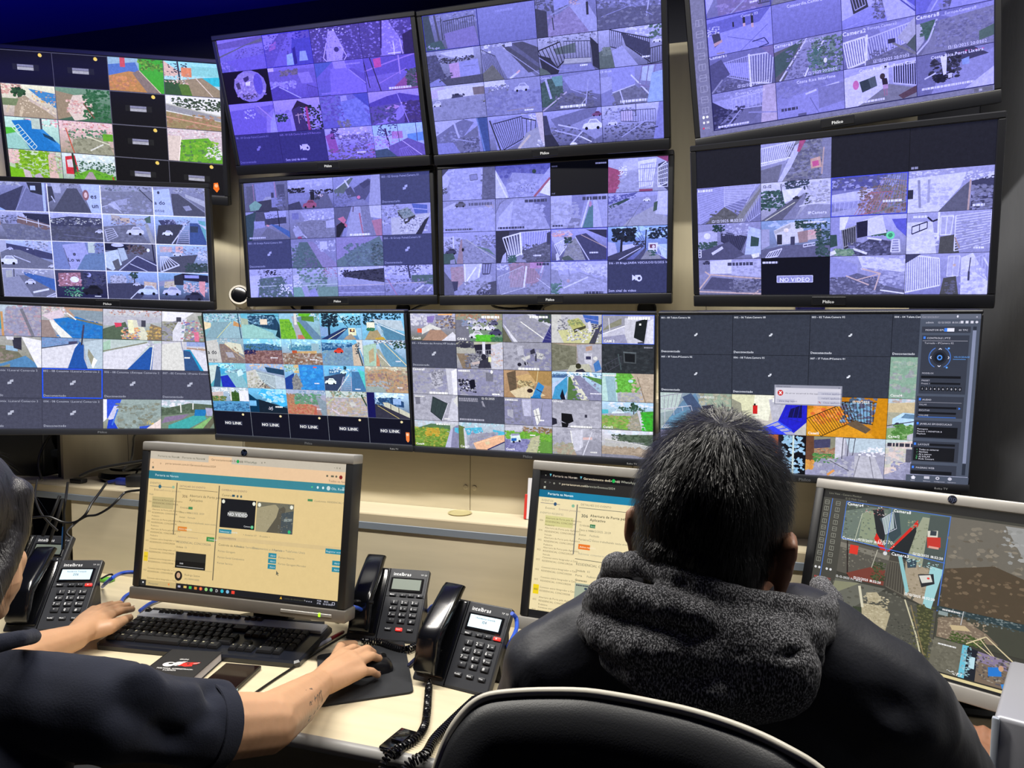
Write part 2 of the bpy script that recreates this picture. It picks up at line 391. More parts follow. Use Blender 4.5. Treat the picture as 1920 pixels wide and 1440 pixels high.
# ---------------- the video wall ----------------
def tv(label, loc, rot, s, cols, rows, cells, thin=False, logo='Philco', gap=.0012, area=(0, 0, 1, 1), extra=None, back='05060a', roku=False, depth=.045, back_y=2.10, tint=None):
    w, h = .698 * s, .392 * s
    M = eul(*rot, loc)
    e = empty('television', loc, label, 'television', 'televisions of the video wall', M)
    sd, tp, bt = (.0035, .007, .017) if thin else (.013, .013, .027)
    X, Z1, Z0 = w / 2 + sd, h / 2 + tp, -h / 2 - bt
    f = MB()
    # bezel ring in front of the panel, then the shell behind it
    for lo, hi in (((-X, -.004, h / 2), (X, .014, Z1)), ((-X, -.004, -h / 2), (-w / 2, .014, h / 2)), ((w / 2, -.004, -h / 2), (X, .014, h / 2))):
        f.box(lo, hi, .002, 1)
    f.box((-X, .0105, Z0), (X, .026, Z1), .004, 2)
    f.box((-X * .8, .024, Z0 + .03), (X * .8, .024 + depth * .45, Z1 - .06), .012, 2)
    f.build('frame', M_bezel, e)
    c = MB().box((-X, -.006, Z0), (X, .013, -h / 2), .003, 2)
    if not thin: c.box((-.035, -.0075, Z0 + .004), (.035, -.003, -h / 2 - .003), .002, 1)
    c.build('chin', M_bezel2 if thin else M_bezel, e, M=None)
    if logo: MB().text(logo, .0085, (0, -.0085, Z0 + (.0055 if thin else .010)), align='c', bold=.03).build('brand_logo', M_logo if not thin else mat('dim_printed_logo', '70747c', .4), e, smooth=0)
    if roku: MB().text('Roku TV', .006, (X - .05, -.0085, Z0 + .005), align='c').build('printed_badge', M_logo, e, smooth=0)
    scn = MB().box((-w / 2 - .001, .0004, -h / 2 - .001), (w / 2 + .001, .011, h / 2 + .001)).build('screen', mat('panel_' + back, back, .35, spec=.15, emit=.5), e)
    ax0, ay0, ax1, ay1 = area
    lines = [l for l in cells.strip().split('\n')]
    for i, l in enumerate(lines):
        r, q = divmod(i, cols)
        if l.strip() == '-': continue
        A = Art(seed=i * 7 + int(abs(loc[0]) * 100)); A.tint = tint; A.run(l)
        fx = lambda t: -w / 2 + w * (ax0 + (ax1 - ax0) * t)
        fz = lambda t: h / 2 - h * (ay0 + (ay1 - ay0) * t)
        A.build('camera_feed', fx(q / cols) + gap / 2, fz(r / rows) - gap / 2, fx((q + 1) / cols) - gap / 2, fz((r + 1) / rows) + gap / 2, -.0002, scn, M_px)
    if extra: extra(scn, w, h)
    # arm back to the wall
    n = M.to_3x3() @ Vector((0, 1, 0)); p = Vector(loc) + n * .03
    t = (back_y - p.y) / max(.3, n.y) if back_y else .12
    L = max(.02, min(t, .5)) + .03
    MB().box((-.09, .024 + depth * .4, -.09), (.09, .032 + depth * .45, .09)).cyl((0, .05, 0), (0, L, 0), .016).box((-.05, L - .006, -.05), (.05, L, .05)).build('wall_bracket', M_dark, e)
    return e
NLa = 'N 111 334 NO LINK'
# --- top row ---
def r1c1_extra(scn, w, h):
    a = Art(100, 56); a.run('p f72 95.5 50.5 97.4 50.2 98 53 96.8 54.6 95.2 53;e fb8 96.6 51.6 .8 .8')
    a.build('camera_badge', -w / 2, h / 2, w / 2, -h / 2, -.002, scn, M_px)
NB = 'N 121112 222 .;r 88a 5.6 3.7 10.4 4.3;r aab 5.6 4.4 10.4 5.2;e ec6 12.6 .9 .55 .5;l 667 .2 0 0 16 0'
tv('television in the upper left corner, several tiles black with a small grey bar', (-1.815, 1.834, 2.042), (14.3, 12.9, 4.2), .935, 4, 4, f'''
{NB}
{NB}
g 9bd 68c;p 57c 0 2 8 1 10 6 0 7;p 4a3 9 0 16 0 16 9 14 9 9 3;s 352/593/8b4 30 9 0 16 3 .9;p b85 0 5 6 3.5 10 4 13 9 0 9;s d96/a76/c85 30 0 5 8 8.5 1;p 877 7 4 9 3 15 9 11 9;l dcb .2 9 3.2 15 9;r c56 3.5 0 5 2.5
g 9df bde;p dbb 0 0 5 3 3 4 0 4;l 334 .5 4 0 4.5 5;s 334/445 16 1 0 7 3 .5;r d86 5 1.5 8 4;p 3bd 11 4 16 3.5 16 6 11.5 6;r 8cd 8 1 16 3.6;p 987 4 5 11 4 16 7 16 9 4 9;p 353 0 5 4 5 7 9 0 9;p 573 4 6 7 6 8 9 5 9;l dcc .25 9 4 14 9;s c99/fff/556 25 0 3 7 6 .5
g eed baa;s c88/dba/755/fdd 40 0 0 6 3 .8;k 353 5 2 2;p 48c 8 1 16 2 16 6 12 4;s 26b/39d/fc5/e94 14 9 1.5 16 5 .6;p a98 4 4 7 3 16 9 3 9;p 786 0 4 5 4 4 6 0 6;l cbb .7 8 4 14 7;s dcb/987/fed 30 5 4 16 8 .5;l cba .8 6 6 5 9;l cba .7 2 6 1 8
g 798 465;p 987 0 1 6 2 4 8 0 9;p dcc 5 2 9 1.5 11 8 5 9 3 6;s ecc/b9a/c88/fee 40 3 3 11 7 .7;s 253/364/475 60 8 0 16 9 1.1;l 754 .4 8 4 11 8
{NB}
g eef ddd;s 343/565/232 60 2 .6 16 3.5 .8;p 99a 0 2.4 16 5 16 6.4 0 4.2;l bbb .3 0 2.4 16 5;p 986 0 4.5 16 6.5 16 9 0 9;s b98/875/a76 40 0 5 16 9 .9;l c98 .35 0 6 16 8
g cee 8bb;s fff/e9b/488 20 6 0 16 2 .8;p 27c 2 1 7 .5 16 9 7 9;p 38d 7 .5 9 1 16 7 16 9;p 5b4 0 3 3 3 3 5 0 5;p 9cc 0 5 4 4 6 9 0 9;f dee .25 8 2 3 8 9 4 2 9 8;p 246 11 4 14 5 15 6.5 11.5 5;r bcc 8 0 11 3;r 445 10.6 0 11.2 3
g ecd a98;s dbb/fde/a89/c67/eed 60 0 0 16 3.4 .7;s 465/586/798 30 3 2 14 5 .8;p 998 4 5 14 4 16 9 3 9;s aa9/887/776 40 1 4 16 9 .9;l c54 .3 2 2 4 9;l ddd .4 9 8 13 6;l ddc .3 8 4 15 6;p 6a3 13 3 16 3 16 5 13 5
{NB}
g dcd bab;s eee/99a/c9a/fef 40 0 0 16 3 .6;p dcc 0 2 4 2 3 9 0 9;l fee .3 4 2 3 9;p 6a3 4 3 12 2 16 6 16 9 3.2 9;s 583/7b3/9c4/465 60 4 3 15 9 .9;s fff/aab/dde 25 11 4 16 8 .6
g cdc 9b8;s 7a2/8b3/9c3/582 90 2 0 13 9 1.2;s dbb/cab/ecc 30 0 0 3 4 .9;p dbb 12 1 14 0 15 9 12 9;s dbc/a9a/8a4 30 12 0 16 6 .7;p 7b2 0 5 4 6 4 9 0 9;p cbc 4 5.5 6 6 7 9 4.6 9;p bac 7.5 7 9 6.4 11 9 7.3 9
g def 9a9;p c34 1 1 4 .5 5 6 1 6;p dcd 1.4 2 3 1.6 3.4 4 1.6 4;p 343 3 0 3.6 0 4.6 7 3.4 7;s fff/dee/bcd 30 5 0 16 3 .8;s 465/576/354 40 4 2 16 5 .7;p 6a3 4 6 9 4 16 6 16 9 2 9;s 5a2/473/7b4 40 3 5 16 9 .8;p a9a 5 9 8 5 9 5 11 9;l b43 .4 15 6 16 9
{NB}
{NB}
''', gap=.002, back='4a4a58', extra=r1c1_extra, back_y=1.99, logo=None)
tv('purple tinted television with a round fisheye picture on a black tile', (-1.147, 1.870, 2.076), (-1.6, 17.2, .7), .85, 4, 4, '''
g 98e 66d;p 76b 0 1 16 0 16 2 0 2.6;p 775 0 4.4 16 .6 16 1.6 8 2.4 0 4.9;s 98e/549/65c/87e 50 6 3 16 5.5 .6;s 98f/a9f/65c 30 0 6 6 9 .7;p 76e 2 6 16 5 16 9 6 9
g 65c 65d;p 98f 0 0 6 0 1 4 0 4;p 76e 2 9 9 0 13 0 8 9;p a6c 2 3 4.5 2 4 4 1.6 4.6;s 43a/87e/54b 40 0 0 9 6 .6;p 44d 10 2 16 2 16 9 8 9;p 9cf 7.4 6 9.4 5.6 9.4 9 7 9;p 21a 9.6 4.5 10.6 4 10.6 8.5 9.6 9;p 9bf 12 5.4 14 5.4 14.4 8 11.4 8;s 32b/22d 10 10 0 15 2 .7;b 33f .16
g 549 54a;s 438/87d/326/a9f/65b 140 0 0 16 9 .7;p baf 6 1 8 1 10.4 6 9.4 9 4.4 9 4.6 6;s 98e/cbf/76c 30 5 2 10 9 .5;l dcf .25 5 4 3.4 8 4.4 9;l dcf .25 9.5 5 11 8 10 9;e 438 8 6 .8 .7;s fff 8 2 0 12 2 .4
g 54a 549;s 438/87d/326/a9f/65b 140 0 0 16 9 .7;p 98e 7 0 9 0 13 6 12 9 6 9 6 5;s baf/cbf/87d 40 7 0 12 9 .6;l dcf .3 12 5 12.6 9;l fff .25 8 8.5 12 8.5;l fff .25 10 5.6 10 9;l 317 .5 7 0 6 7;p 326 13 4 16 3 16 9 13 9
g 102 102;e 98d 9 4.4 5.8 4.5;e a9c 8 4.2 4.6 3.8;s dcf/87b/b9b/76c 50 4 2 14 7 .8;p 437 7 2 9 1.4 9 2.6 7.4 3.2;p 546 4 3.4 5.4 3 5.6 5 4.4 5;e 65e 12 4 1.6 3;p fff 7.6 3.2 9.4 3 9 4.2 7.6 4.2;s 546 20 6 6.4 11 8 .5
g 87e 65d;r dcf 0 0 2 1;p 76d 0 1 16 1 16 5 0 5;s 875/665/984 30 4 1 10 2.4 .8;p 98e 10 2 14 2 15 5 11 5;s a9f/bbf/87d 40 0 4 9 6 .9;p 54c 0 6 3 5 9 9 0 9;l bbf .3 3 5.4 10 9;f 54a .25 6 12.6 5.4 16 6.6 13 9 16 9
g 76e 66d;p 46d 0 0 6 0 3 2 0 4;l 98f .25 6.4 0 4.6 9;p 87f 5 2 11 1.4 16 7 16 9 4 9;p a9f 6 0 10 0 10.4 2 6.4 2;p 65d 11 2.4 12 2 16 4 16 7;l a9f .3 11 2.4 16 6.5;x a9f .4 9 .8 15;x 98f .4 1 8.2 7
g 87e 76d;p 65d 0 0 16 0 16 4 0 5;l a8e .35 0 3.4 8 1.6 16 0;l a8e .25 4 7 13 3.6;l b9f .4 11 0 11 5;p e46 3 .4 5.4 .2 5.4 2.6 3.2 2.8;p a58 9 8 14 4.6 16 5 16 9 8 9;s 563/674/342 40 13 4 16 8.4 .9;l 325 .3 2 0 4.4 9;l 325 .25 0 1 1 8;x fff .6 7 8.2 14
g 76e 76e;p 98f 0 0 16 0 16 1 0 2;p 87d 9 1 16 4 16 7 10 3;s bbf/98f/fff 14 5 2 9 4.6 .6;p 98e 13 4 16 2 16 9 12 9;l b9f .35 10.4 1 16 6;p aaf 14 6 16 3 16 9 13.4 9
g baf 98e;s 87d/a9e 30 0 3 6 6 1;p 324 6 3 8.4 .4 13 2.4 12.6 3 9 2.4;s 232/343/122 60 8 2 16 9 .8;p 437 6 3 9 2 11 9 6.4 9;r c34 10.8 2.4 11.6 9;l db5 .25 8 4 8 7;l db5 .2 7 4.6 9.6 4.4;s c44/ca4/7a4 12 8 3 15 6 .35;p 87e 0 6 5 5.4 5 9 0 9;s 243 24 0 4 4 6 .7;T fff .9 12 8.2 Canal 3
g 77d 66d;s 65c/87e/54b/78c 70 0 0 8 7 1;p 78e 7 2 13 1 16 9 8 9;s 89f/67d 60 6 2 16 9 1.1;p aaf 7 .3 9 .2 9.2 1.6 7 1.8;p 45d 11 0 16 0 16 4;s 885 16 5 7 9 9 .8
g bae 76c;p 54c 0 3 6 1.4 10 .8 16 2 16 4 0 5;p 65b 0 4 16 3 16 9 0 9;p c9c 5 4.6 8 3.8 10 4.4 5 6;l dbf .35 10 3.4 12 4;p 98e 10 4 13 5 9 8 4 9 1 9 8 6;s 558/66a/447 40 0 4 8 8.4 .9;s 547/438 50 11 3 16 9 1;l a9f .25 9 0 12 9
D 36368a 88d 08 - 09 Granja Painel.Camera 01
g 36368a 36368a;t 98e 1 .3 1.1 009 - 07 SUB Ciente.Grupo KM Butturyo;p ddf 6.8 4 7.6 4.5 7.6 3.9 9.6 3.9 9.6 5.6 7.6 5.6 7.6 5 6.8 5.5;e ddf 9.4 5 .8 .8;e 36368a 9.4 5 .35 .35;t ddf 1.2 1 8.5 Sem sinal de video
g bbf 87d;p a5a 0 2 3 1 4 7 1 7;s 437 20 2 0 4.6 3 .6;s fff/dcf/baf 30 4 0 16 3 .8;s 87b/76a/549/998 60 4 2 16 6 .8;p 98e 4 9 8 5 9 5 12 9;s 656/775/878 40 0 6 16 9 .8;s c68 10 14 5 16 9 .4;x fff .4 10 7 13
g aef bbf;l 436 .6 4 1 5 7;s 436/547 30 1 0 8 3 .5;r c8a 6 2 9.5 4;p 5ae 11 3 16 2.6 16 5 11 5;l 546 .2 8 0 8.2 5;l 546 .2 14 0 14 6;s c9d/87c/dcf 40 0 3 8 6.4 .6;p 76b 5 6 11 4 16 6 16 9 4 9;p 466 0 7 4 6.6 7 9 0 9;l dcf .2 9 4.6 15 9;f 98d .2 6 8 7 11 6.4 8 9 13 9
''', tint=('5e50f4', .55), back='201a50')
tv('blue tinted television at the top, one plain lavender tile in its top row', (-.520, 1.847, 2.069), (-2.8, 17.6, .2), .85, 4, 4, '''
g 88c 667;s aad/557/99c 40 2 0 16 3 .7;f 445 .3 14 6 2 15 1.4 6 6 15 5;l 556 .6 3.6 0 4.4 7;l 445 .3 5.4 1 5.4 6.6;p 87c 6 5 15 4 16 9 6.6 9;p 455 0 0 2 0 3 7 0 8;p 465 1 7 5 6.6 6 9 0 9;s aac 6 1 7.6 4 8.6 .5;b 33d .13
g 88d 77c;x 99e .5 5 1 10
g 88c 779;s 445/667/99c 50 0 0 9 3 .8;p 98b 4 5 10 2 14 9 2 9;s 87a/a9c 40 3 4 13 9 .9;p aad 9 2.4 13 1 16 6 16 9 14 9;s db8/c96/eca 14 9 0 12 2.4 .5;p 445 0 2 3 3 3 9 0 9;p 557 4 2 5 5 5 2;r 334 13.4 2 14 5;l 445 .3 4.4 4.6 4.6 7.6;l 99c .35 4 4 10 2;p 99e 5 0 9 0 9 2 5 3
g 88c 667;s 445/99d/667/bbe/556 120 0 0 16 6 .7;p 668 0 4 16 5 16 9 0 9;l bbe .3 13.4 2 12.4 7;l 99d .15 1 6 16 2.4;l 99d .15 3 1 14 7;s 889/557 40 0 5 16 9 1
g aac 667;r 99b 0 0 3 1;p ccf 3.6 .6 14 0 14 2 9 2.6;s 334/445 50 4 2 14 3.4 .5;p 557 0 1 3 1 5 7 0 8;s 446/669 30 0 1 4 8 .7;p c9c 6.4 3.6 9.4 3.4 9.4 7.4 6.6 7.6;p 99e 9.4 3.4 15 3 15.4 7 9.4 7.4;r 88c 10.6 4.4 14 4.7;p 556 3 7.4 16 7 16 9 1 9;p 88d 0 8 3 7 5 9 0 9;s 446/557 20 2 6 7 8 .6
g 99c 779;s bbd/889/fff 30 0 0 9 2 .7;p 99c 3 1 6 1 15 9 7 9;p 556 6 .4 12 .2 16 2 16 7.6 13 8;p 668 7 .3 9 .3 16 6 16 7;l aac .2 6 1 16 8.6;f 446 .22 9 0 1 4 3 1 7 6 9;p 774 0 7 3 5 6 9 0 9;l dde .5 7.6 9 10.4 7.4;l fb7 .4 9.6 7.8 10.6 7.2;r ccf 7 .2 9 1
g bbc 668;s dde/99b/445 40 0 0 16 1.4 .6;p 675 4 3 10 2 10 4.4 5 4.4;f 335 .22 9 7 1.4 14 2 7 5.6 14 6;f 223 .35 6 0 3 6 1.4 3 9 7 6;p 334 0 4 3 5 6 9 1 9;p bb9 7 5.6 14 6 14 7 6.6 6.8;p 88c 6 7 14 7.4 15 9 5 9;p 334 14 1 16 3 16 9 14.4 8;p 674 0 7 2 8 3 9 0 9;l 99c .25 0 4.6 5 8 9 8.6;x fff .4 11 7.4 13
g bbd 779;s dde/99c/eef 30 7 0 16 2.4 .7;f 335 .28 6 3 0 6 1 3 4 6 5;f 334 .3 14 6 1 13 3 7 4 13 8.6;p 446 6 1 13 4 13 8 7 4;p aad 3.4 5 6 4 10 9 4 9;p 674 0 5 3 4 4 9 0 9;s 894/785 16 1 4 3 6 .7;f 445 .3 6 12.6 5.4 16 5 12.4 9 16 8.6;s 574 10 13 0 16 3 .8;c dde 13.6 4 2.4;x fff .4 11 7 13
g ccd 889;p cbd 0 1 4 0 4 3 0 3;p ddb 2 1 9 .4 16 .6 16 3 2 3.4;p 875 12.6 1 16 1 16 3 12.8 3;s 446/335/557 20 6 2.4 10 3.6 .5;c 446 6 3.4 3;p 99b 0 3.6 16 3 16 9 0 9;c dde 0 5 3;c 885 14 5 2;s 88a/99b 40 2 4 16 9 1.2
g 99c 88c;r dde 0 0 6 1.4;s 667/fff/445 24 1 1 7 3 .6;c ccf 8.4 3 4.4;p 88b 0 3 6 2 10 9 0 9;l 99d .2 8 4 16 3;s 99c/77b 60 0 3 16 9 1.1;l a98 .2 6 8 14 7.6;x fff .4 11 8 13.6
g 88c 668;p 464 0 2 2 1 6 1 6 5 3 8 0 8;s 575/353 40 0 2 6 7 .8;l bbe .6 1.4 1 2.6 6;p 6a8 3 .6 6 .4 6 3 4 3;p 99d 6 1 16 0 16 6 8 4;l aad .2 8 4 15 7;p 668 7 5 15 7.6 13 9 1 9;l cbb .35 0 9 7 4.6;l bba .3 10 9 13 5.6;s 778/556 40 4 5 14 9 .8;l aad .3 13 2 12 8;T dde .9 0 .9 Camera 7;x fff .6 5 8 12
g 99d 778;p 99e 2 0 9 0 9 6 2 6;p aad 0 2 3 2 3 7 0 9;p 88c 0 6 3 5 4 9 0 9;p 778 3 6 9 4.6 14 9 4 9;s 889/667 30 3 5 13 9 .9;l ddf .35 8 2 14 8.6;l ccf .3 5 5.4 6 9;l ccf .25 3 6 9 4.4;p bcd 11 .4 14 .2 13 4 10.6 3.6;f 87a .4 3 11 0 16 0 10 4.6 15 6;p 9be 13.4 2 16 1.6 16 9 12 9;T dde .9 0 .9 CB 40-04;x eef .6 5 8 12
g aae 88c;p bbd 0 0 9 0 4 3 0 4;p 77a 0 4 6 1 9 0 12 1 4 9 0 9;s 668/99c 40 0 3 8 9 .8;p 779 6 6 13 2 13 9 6 9;s 557/99c/446 60 8 5 13 9 .6;l bbe .6 6 1 7 5;l aad .2 5 5 12 6.4;p 35a 13 0 16 0 16 9 14 9;l 68d .4 13 0 14.4 9;p 88d 0 6 5 6 7 9 0 9
g aae 779;s dde/eea 24 10 0 16 2 .6;p 99d 1 1 12 0 12 6 5 9 2 9;f 335 .3 13 1.4 2 10 .6 4 9 10 6.4;f 334 .35 3 10 1 14 2 10 6 13 7;p aaa 11 5 16 3 16 9 8 9;l dc6 .6 8.4 9 12 5.6;p dc9 14 0 16 0 16 9 15 7;l 334 .4 .6 1 3 9;s eee 8 14 7 16 9 .4
g aae 668;p 77a 2 2 12 0 15 0 14 2 4 5;s 557/889/446 60 1 4 15 9 .8;l bbe .3 3 5 11 7.4;l ccf .35 7 9 11 5.4 4 3.6;p 99c 8 4 14 2 16 4 16 7 14 8;c eef 10.6 5 5.4;c 847 13.4 2 2.6;p 334 0 3 1 4 4 9 0 9;p 446 0 1 1 1 2 6 0 6;l eee .3 10 7 13 8.6;e ffd 8 9 1 .6
g ccf 668;s 445/99b/99d/dde 50 0 .6 9 3.4 .6;p cbd 5 1.6 8 1.4 8 4 5 4;f 446 .2 14 5 1.4 14 1.6 5 4 14 5;s 447/556/889 60 0 4.6 15 9 .7;l aad .25 1 5 14 4.4;l aad .25 5 8 12 4;c ddf 1.4 4.6 2.6;p 88d 15 0 16 0 16 9 13.4 9;l 557 .2 9 0 9 3;l 335 .25 12 6.4 14.6 6
''', tint=('6a72e2', .5), back='10122a')
def r1c4_extra(scn, w, h):
    a = Art(100, 56); a.run('r 77a 0 0 5.2 56;r 77a 0 54.3 100 56;r 668 94 54.5 99.6 55.8')
    for i, y in enumerate((14, 18, 22, 26, 30, 34, 38, 42, 46)):
        a.lay += .1
        for l in (((1.5, y - 1), (4, y - 1), (4, y + 1.2), (1.5, y + 1.2), (1.5, y - 1)), ((2.7, y - 1), (2.7, y + 1.2)) if i % 2 == 0 else ((1.5, y), (4, y))): a.line(hexc('99c'), .22, l)
    a.run('e eef 1.8 48.6 .5 .6;e eef 3.2 48.6 .5 .5;e eef 1.8 50.6 .4 .5;r dde 2.8 50.2 3.8 51;r d36 1.2 52.4 1.8 53;t bbd 1 2 53 REC;r 99c 95.4 54.8 96.4 55.6')
    a.build('side_toolbar', -w / 2, h / 2, w / 2, -h / 2, -.001, scn, M_px)
TSB = 't fff 1.2 6.5 8.7 12/12/2025 20:01:02'
tv('blue tinted television in the upper right, icon toolbar down its left side', (.141, 1.833, 2.092), (-4.8, 11.3, -4.4), .85, 4, 4, f'''
g 99c 77a;p bbd 0 0 3 0 2 5 0 8;p 87a 3 1 13 0 14 9 3 9;s 76a/98c/a9c 40 3 3 14 9 1;f 446 .3 8 12 0 16 1 13 8 16 8;l aac .3 6 9 13 4;l 556 .4 13 0 13.6 8;x eef .4 11 7 13;b 44e .13
g 88b 77a;p 887 4 1 13 0 7 9 0 9;s 665/998/776 60 0 0 9 9 .9;p aac 7 6 10 5 12 6 6 9;l 99b .4 13 0 6 9;s 445 20 8 6 14 9 .5
g 99e 87d;p aaf 0 4 5 3 8 9 0 9;p 446 3 1 7 .4 8 7 4 8;f ccf .25 6 3.4 1.6 6.6 1 4.4 7 7.4 6.4;p 33c 8 1 16 0 16 9 12 4;s 44e/22a/66f 40 9 1 16 7 .8;p bbf 7 4 9 4 12 9 8 9;s 669/445 40 9 6 15 9 .6
g 66e 77e;p 33d 0 0 9 0 9 6 2 9 0 9;s 88e/446 30 5 0 9 9 .6;p 99f 9 1 16 0 16 9 4 9;l bbf .3 9 1 3 9;s 99f/88e 30 9 2 16 9 1
g 88f 88e;p 99f 0 2 16 0 16 9 0 9;p 66d 0 1 16 0 13 3 0 4;p 446 1 3.6 3 3.4 3.4 6 1.6 7;p da4 1.4 6 3.6 5.4 3.6 6 1.6 6.8;r 224 9 1 9.6 3;r 224 11 .6 11.6 3.4;r eb6 9 2.6 9.6 3.4;r eb6 11 3 11.6 4;r 224 6.4 1.8 6.8 3;l 66c .14 5 5 14 8;l 66c .14 8 9 15 4;l 338 .25 11 7.4 14 7 15 8.6 12.6 9;s eef/bbf 20 0 2 3 4 .4;r a97 2 8.4 4 8.8;t eef 1.1 8.6 1.2 Camera 03
g 88d 77c;T eef 1.2 3.6 1.3 Concordia.Camera 01
g aaf 88e;p bbf 0 0 8 0 9 4 0 7;p 334 1.8 1.4 5 .4 6 5 2.6 6;f aac .3 4 2.2 1.8 4.6 1 3 5.2 5.4 4.4;s 446/99c/668 60 7 3 11 8 .7;p bbf 9 4 12 2 16 8 16 9 10 9;p 55e 11 0 16 0 16 7 13 4;l 44c .3 11 3 16 8;l 99f .25 0 9 7 7.4;T fff 1.4 12.4 1.2 Camera1
g 77e 88e;p 66e 0 0 7 0 2 9 0 9;s 446/99d/556 80 5 2 10 9 .8;p 99e 9 2 16 0 16 9 7 9;s aaf/88d 30 9 2 16 9 1;l bbf .3 7 3 3 9
g 77b 668;s 557/99b/446 50 0 4 9 9 .7;p 99e 3 2 10 3 10 7 4 5;f dde .4 9 10 1.4 16 1.6 10 8 15 9;f bbe .22 12 3.4 2 10 1.4 4 5.4 10 7.6;l eef .5 10 1 10 9;p 558 0 2 3 1 5 5 3 6 0 9;p 87a 13 0 16 0 16 3;l 99a .4 0 9 3 6;T fff 1.4 0 .6 Camera1;{TSB}
g 99c 88b;p 665 0 2 9 0 4 9 0 9;p 464 0 3 7 0 3 6 0 8;l dde .4 8 0 1 9;p 99b 8 0 13 0 6 9 2 9;s 668/88a/77a 60 3 2 12 9 .7;l eef .35 12 1 10 4;l eef .35 8 7 7 9;s 463/352/574/8a5 110 9 .6 16 9 .8;s 374/685 40 8 3 11 7 .7;e fff 12 6 .4 .6;s ffa 6 14 5 16 8 .25;T eef 1.4 0 1 Camera3;t eef 1.1 5.4 1 Europa.Camera3;{TSB}
g 88c 77a;p 99d 8 1 16 0 16 5 10 7;f ccf .35 20 5 3 16 1 6 9 16 4.4;f eef .5 9 0 3 5 2.4 1 9 5.4 8;l eef .5 5.4 2 5 9;p 778 5 8 16 5 16 9 5 9;s 668/99a/557 50 6 6 16 9 .6;p bba 12 4 16 0 16 7.4;p 564 14 6 16 4 16 8;l 886 .5 11 5 16 8.4;r 335 10 4 11.6 5;T fff 1.6 0 1.4 Camera2;t eef 1.1 5.6 1 Europa.Camera2;{TSB}
g 77c 778;p 99d 5 1 16 0 16 2 8 2;p bba 0 2 2 2 1.6 6 0 8;p 473 1 2 4 1.6 4 4 2 6;s 574/362 24 1 2 4 5 .7;l ccc .4 4.4 1.6 2.6 6 0 8.6;p 889 5 2 16 1 16 9 1 9;s 779/99b/668 90 4 2 16 8.6 .7;p 573 13 6 16 5 16 7.4 13 8;T fff 1.5 0 1 Camera8;t eef 1.1 6 1 Europa.Camera8;{TSB}
g 99c 779;p aad 0 2 14 1 14 4 4 5;s bbe/99c 40 3 0 13 4 .7;f ccf .22 9 5 2 14 1.4 5 4.6 14 5;p 336 0 2 3 4 5 5 0 9;s 224/447/669 50 0 4 8 9 .8;p 779 8 5 13 5 9 9 4 9;l aac .3 7 5 3 9;p cba 13 0 16 0 16 9 12 9;l 99c .3 9 6 16 7;t eef 1.2 6 1.3 Camera CostRica;x eef .5 1 8.2 9
g 88c 99d;s 77b/99c/88b 60 0 0 12 4 1.2;p 99d 4 4 16 2 16 9 0 9;l dde .45 7 4 9.6 3.4;l dde .45 12 3 15 2.6;l 77b .2 8 5 10 9;p 88b 10 3 16 2.6 16 7 10 8;T eef 1.2 5 1.2 Costa Rica Interfone;x 446 .7 1 6.6 5;r 668 5 8.4 7 9
g bbe 889;p dde 0 2 6 1 10 0 10 6 4 9 0 9;p 344 3.4 3.4 5.4 3 6 5.4 4 6;p 565 5.4 3 7 2.6 7.4 5 6 5.4;e e68 2.6 4 .7 1.1;r 334 9 .6 9.6 1.4;f bbf .4 9 11 1 16 .6 11 5 16 6.4;p 225 11 1 16 .6 16 6.4 11 5;f ccf .35 10 11 1 16 .6 11 5 16 6.4;p 887 5 8 10 5 16 7 16 9 3 9;e 432 8.6 3 .6 .7;p 323 8.4 3.4 9.6 3.6 9.8 5 8.6 5;p c9a 8.6 5 9.8 5 9.8 6 8.7 6;l a76 .3 8.9 6 9 7.6;l a76 .3 9.5 6 9.5 7.6;p 643 12 8 16 6.4 16 8 13 9;f ddf .3 5 0 4 3 9 0 8 2 9;T fff 1.3 3.4 1.3 Costa Rica.ClauRosa CostaRica;x eef .5 3 8 9
g 88b 99c;p 77a 0 0 7 0 3 9 0 9;p 99c 4 9 12 2 16 1 16 6 9 9;p ccf 10 9 16 5 16 9;p 446 6 0 12 0 15 2 8 3;s 112/223/334/556 60 3 1 9 6 .9;s 112/224 20 4 5 6 6.6 .8;p 8ae 9.4 2.4 11 2 11 3.6 9.6 3.6;p eef 5 1 6.4 1 6.2 5 5.6 5.2;l dde .3 1.6 5.4 4 4.4;r dde 6.6 5 7.4 6;s e46 3 8 .4 14 1 .4;T fff 1.2 3 1.2 Costa Rica.Porta Lixeira;x eef .5 1 7.4 12
''', tint=('6e6ef4', .5), back='202050', area=(.055, 0, 1, .965), extra=r1c4_extra)
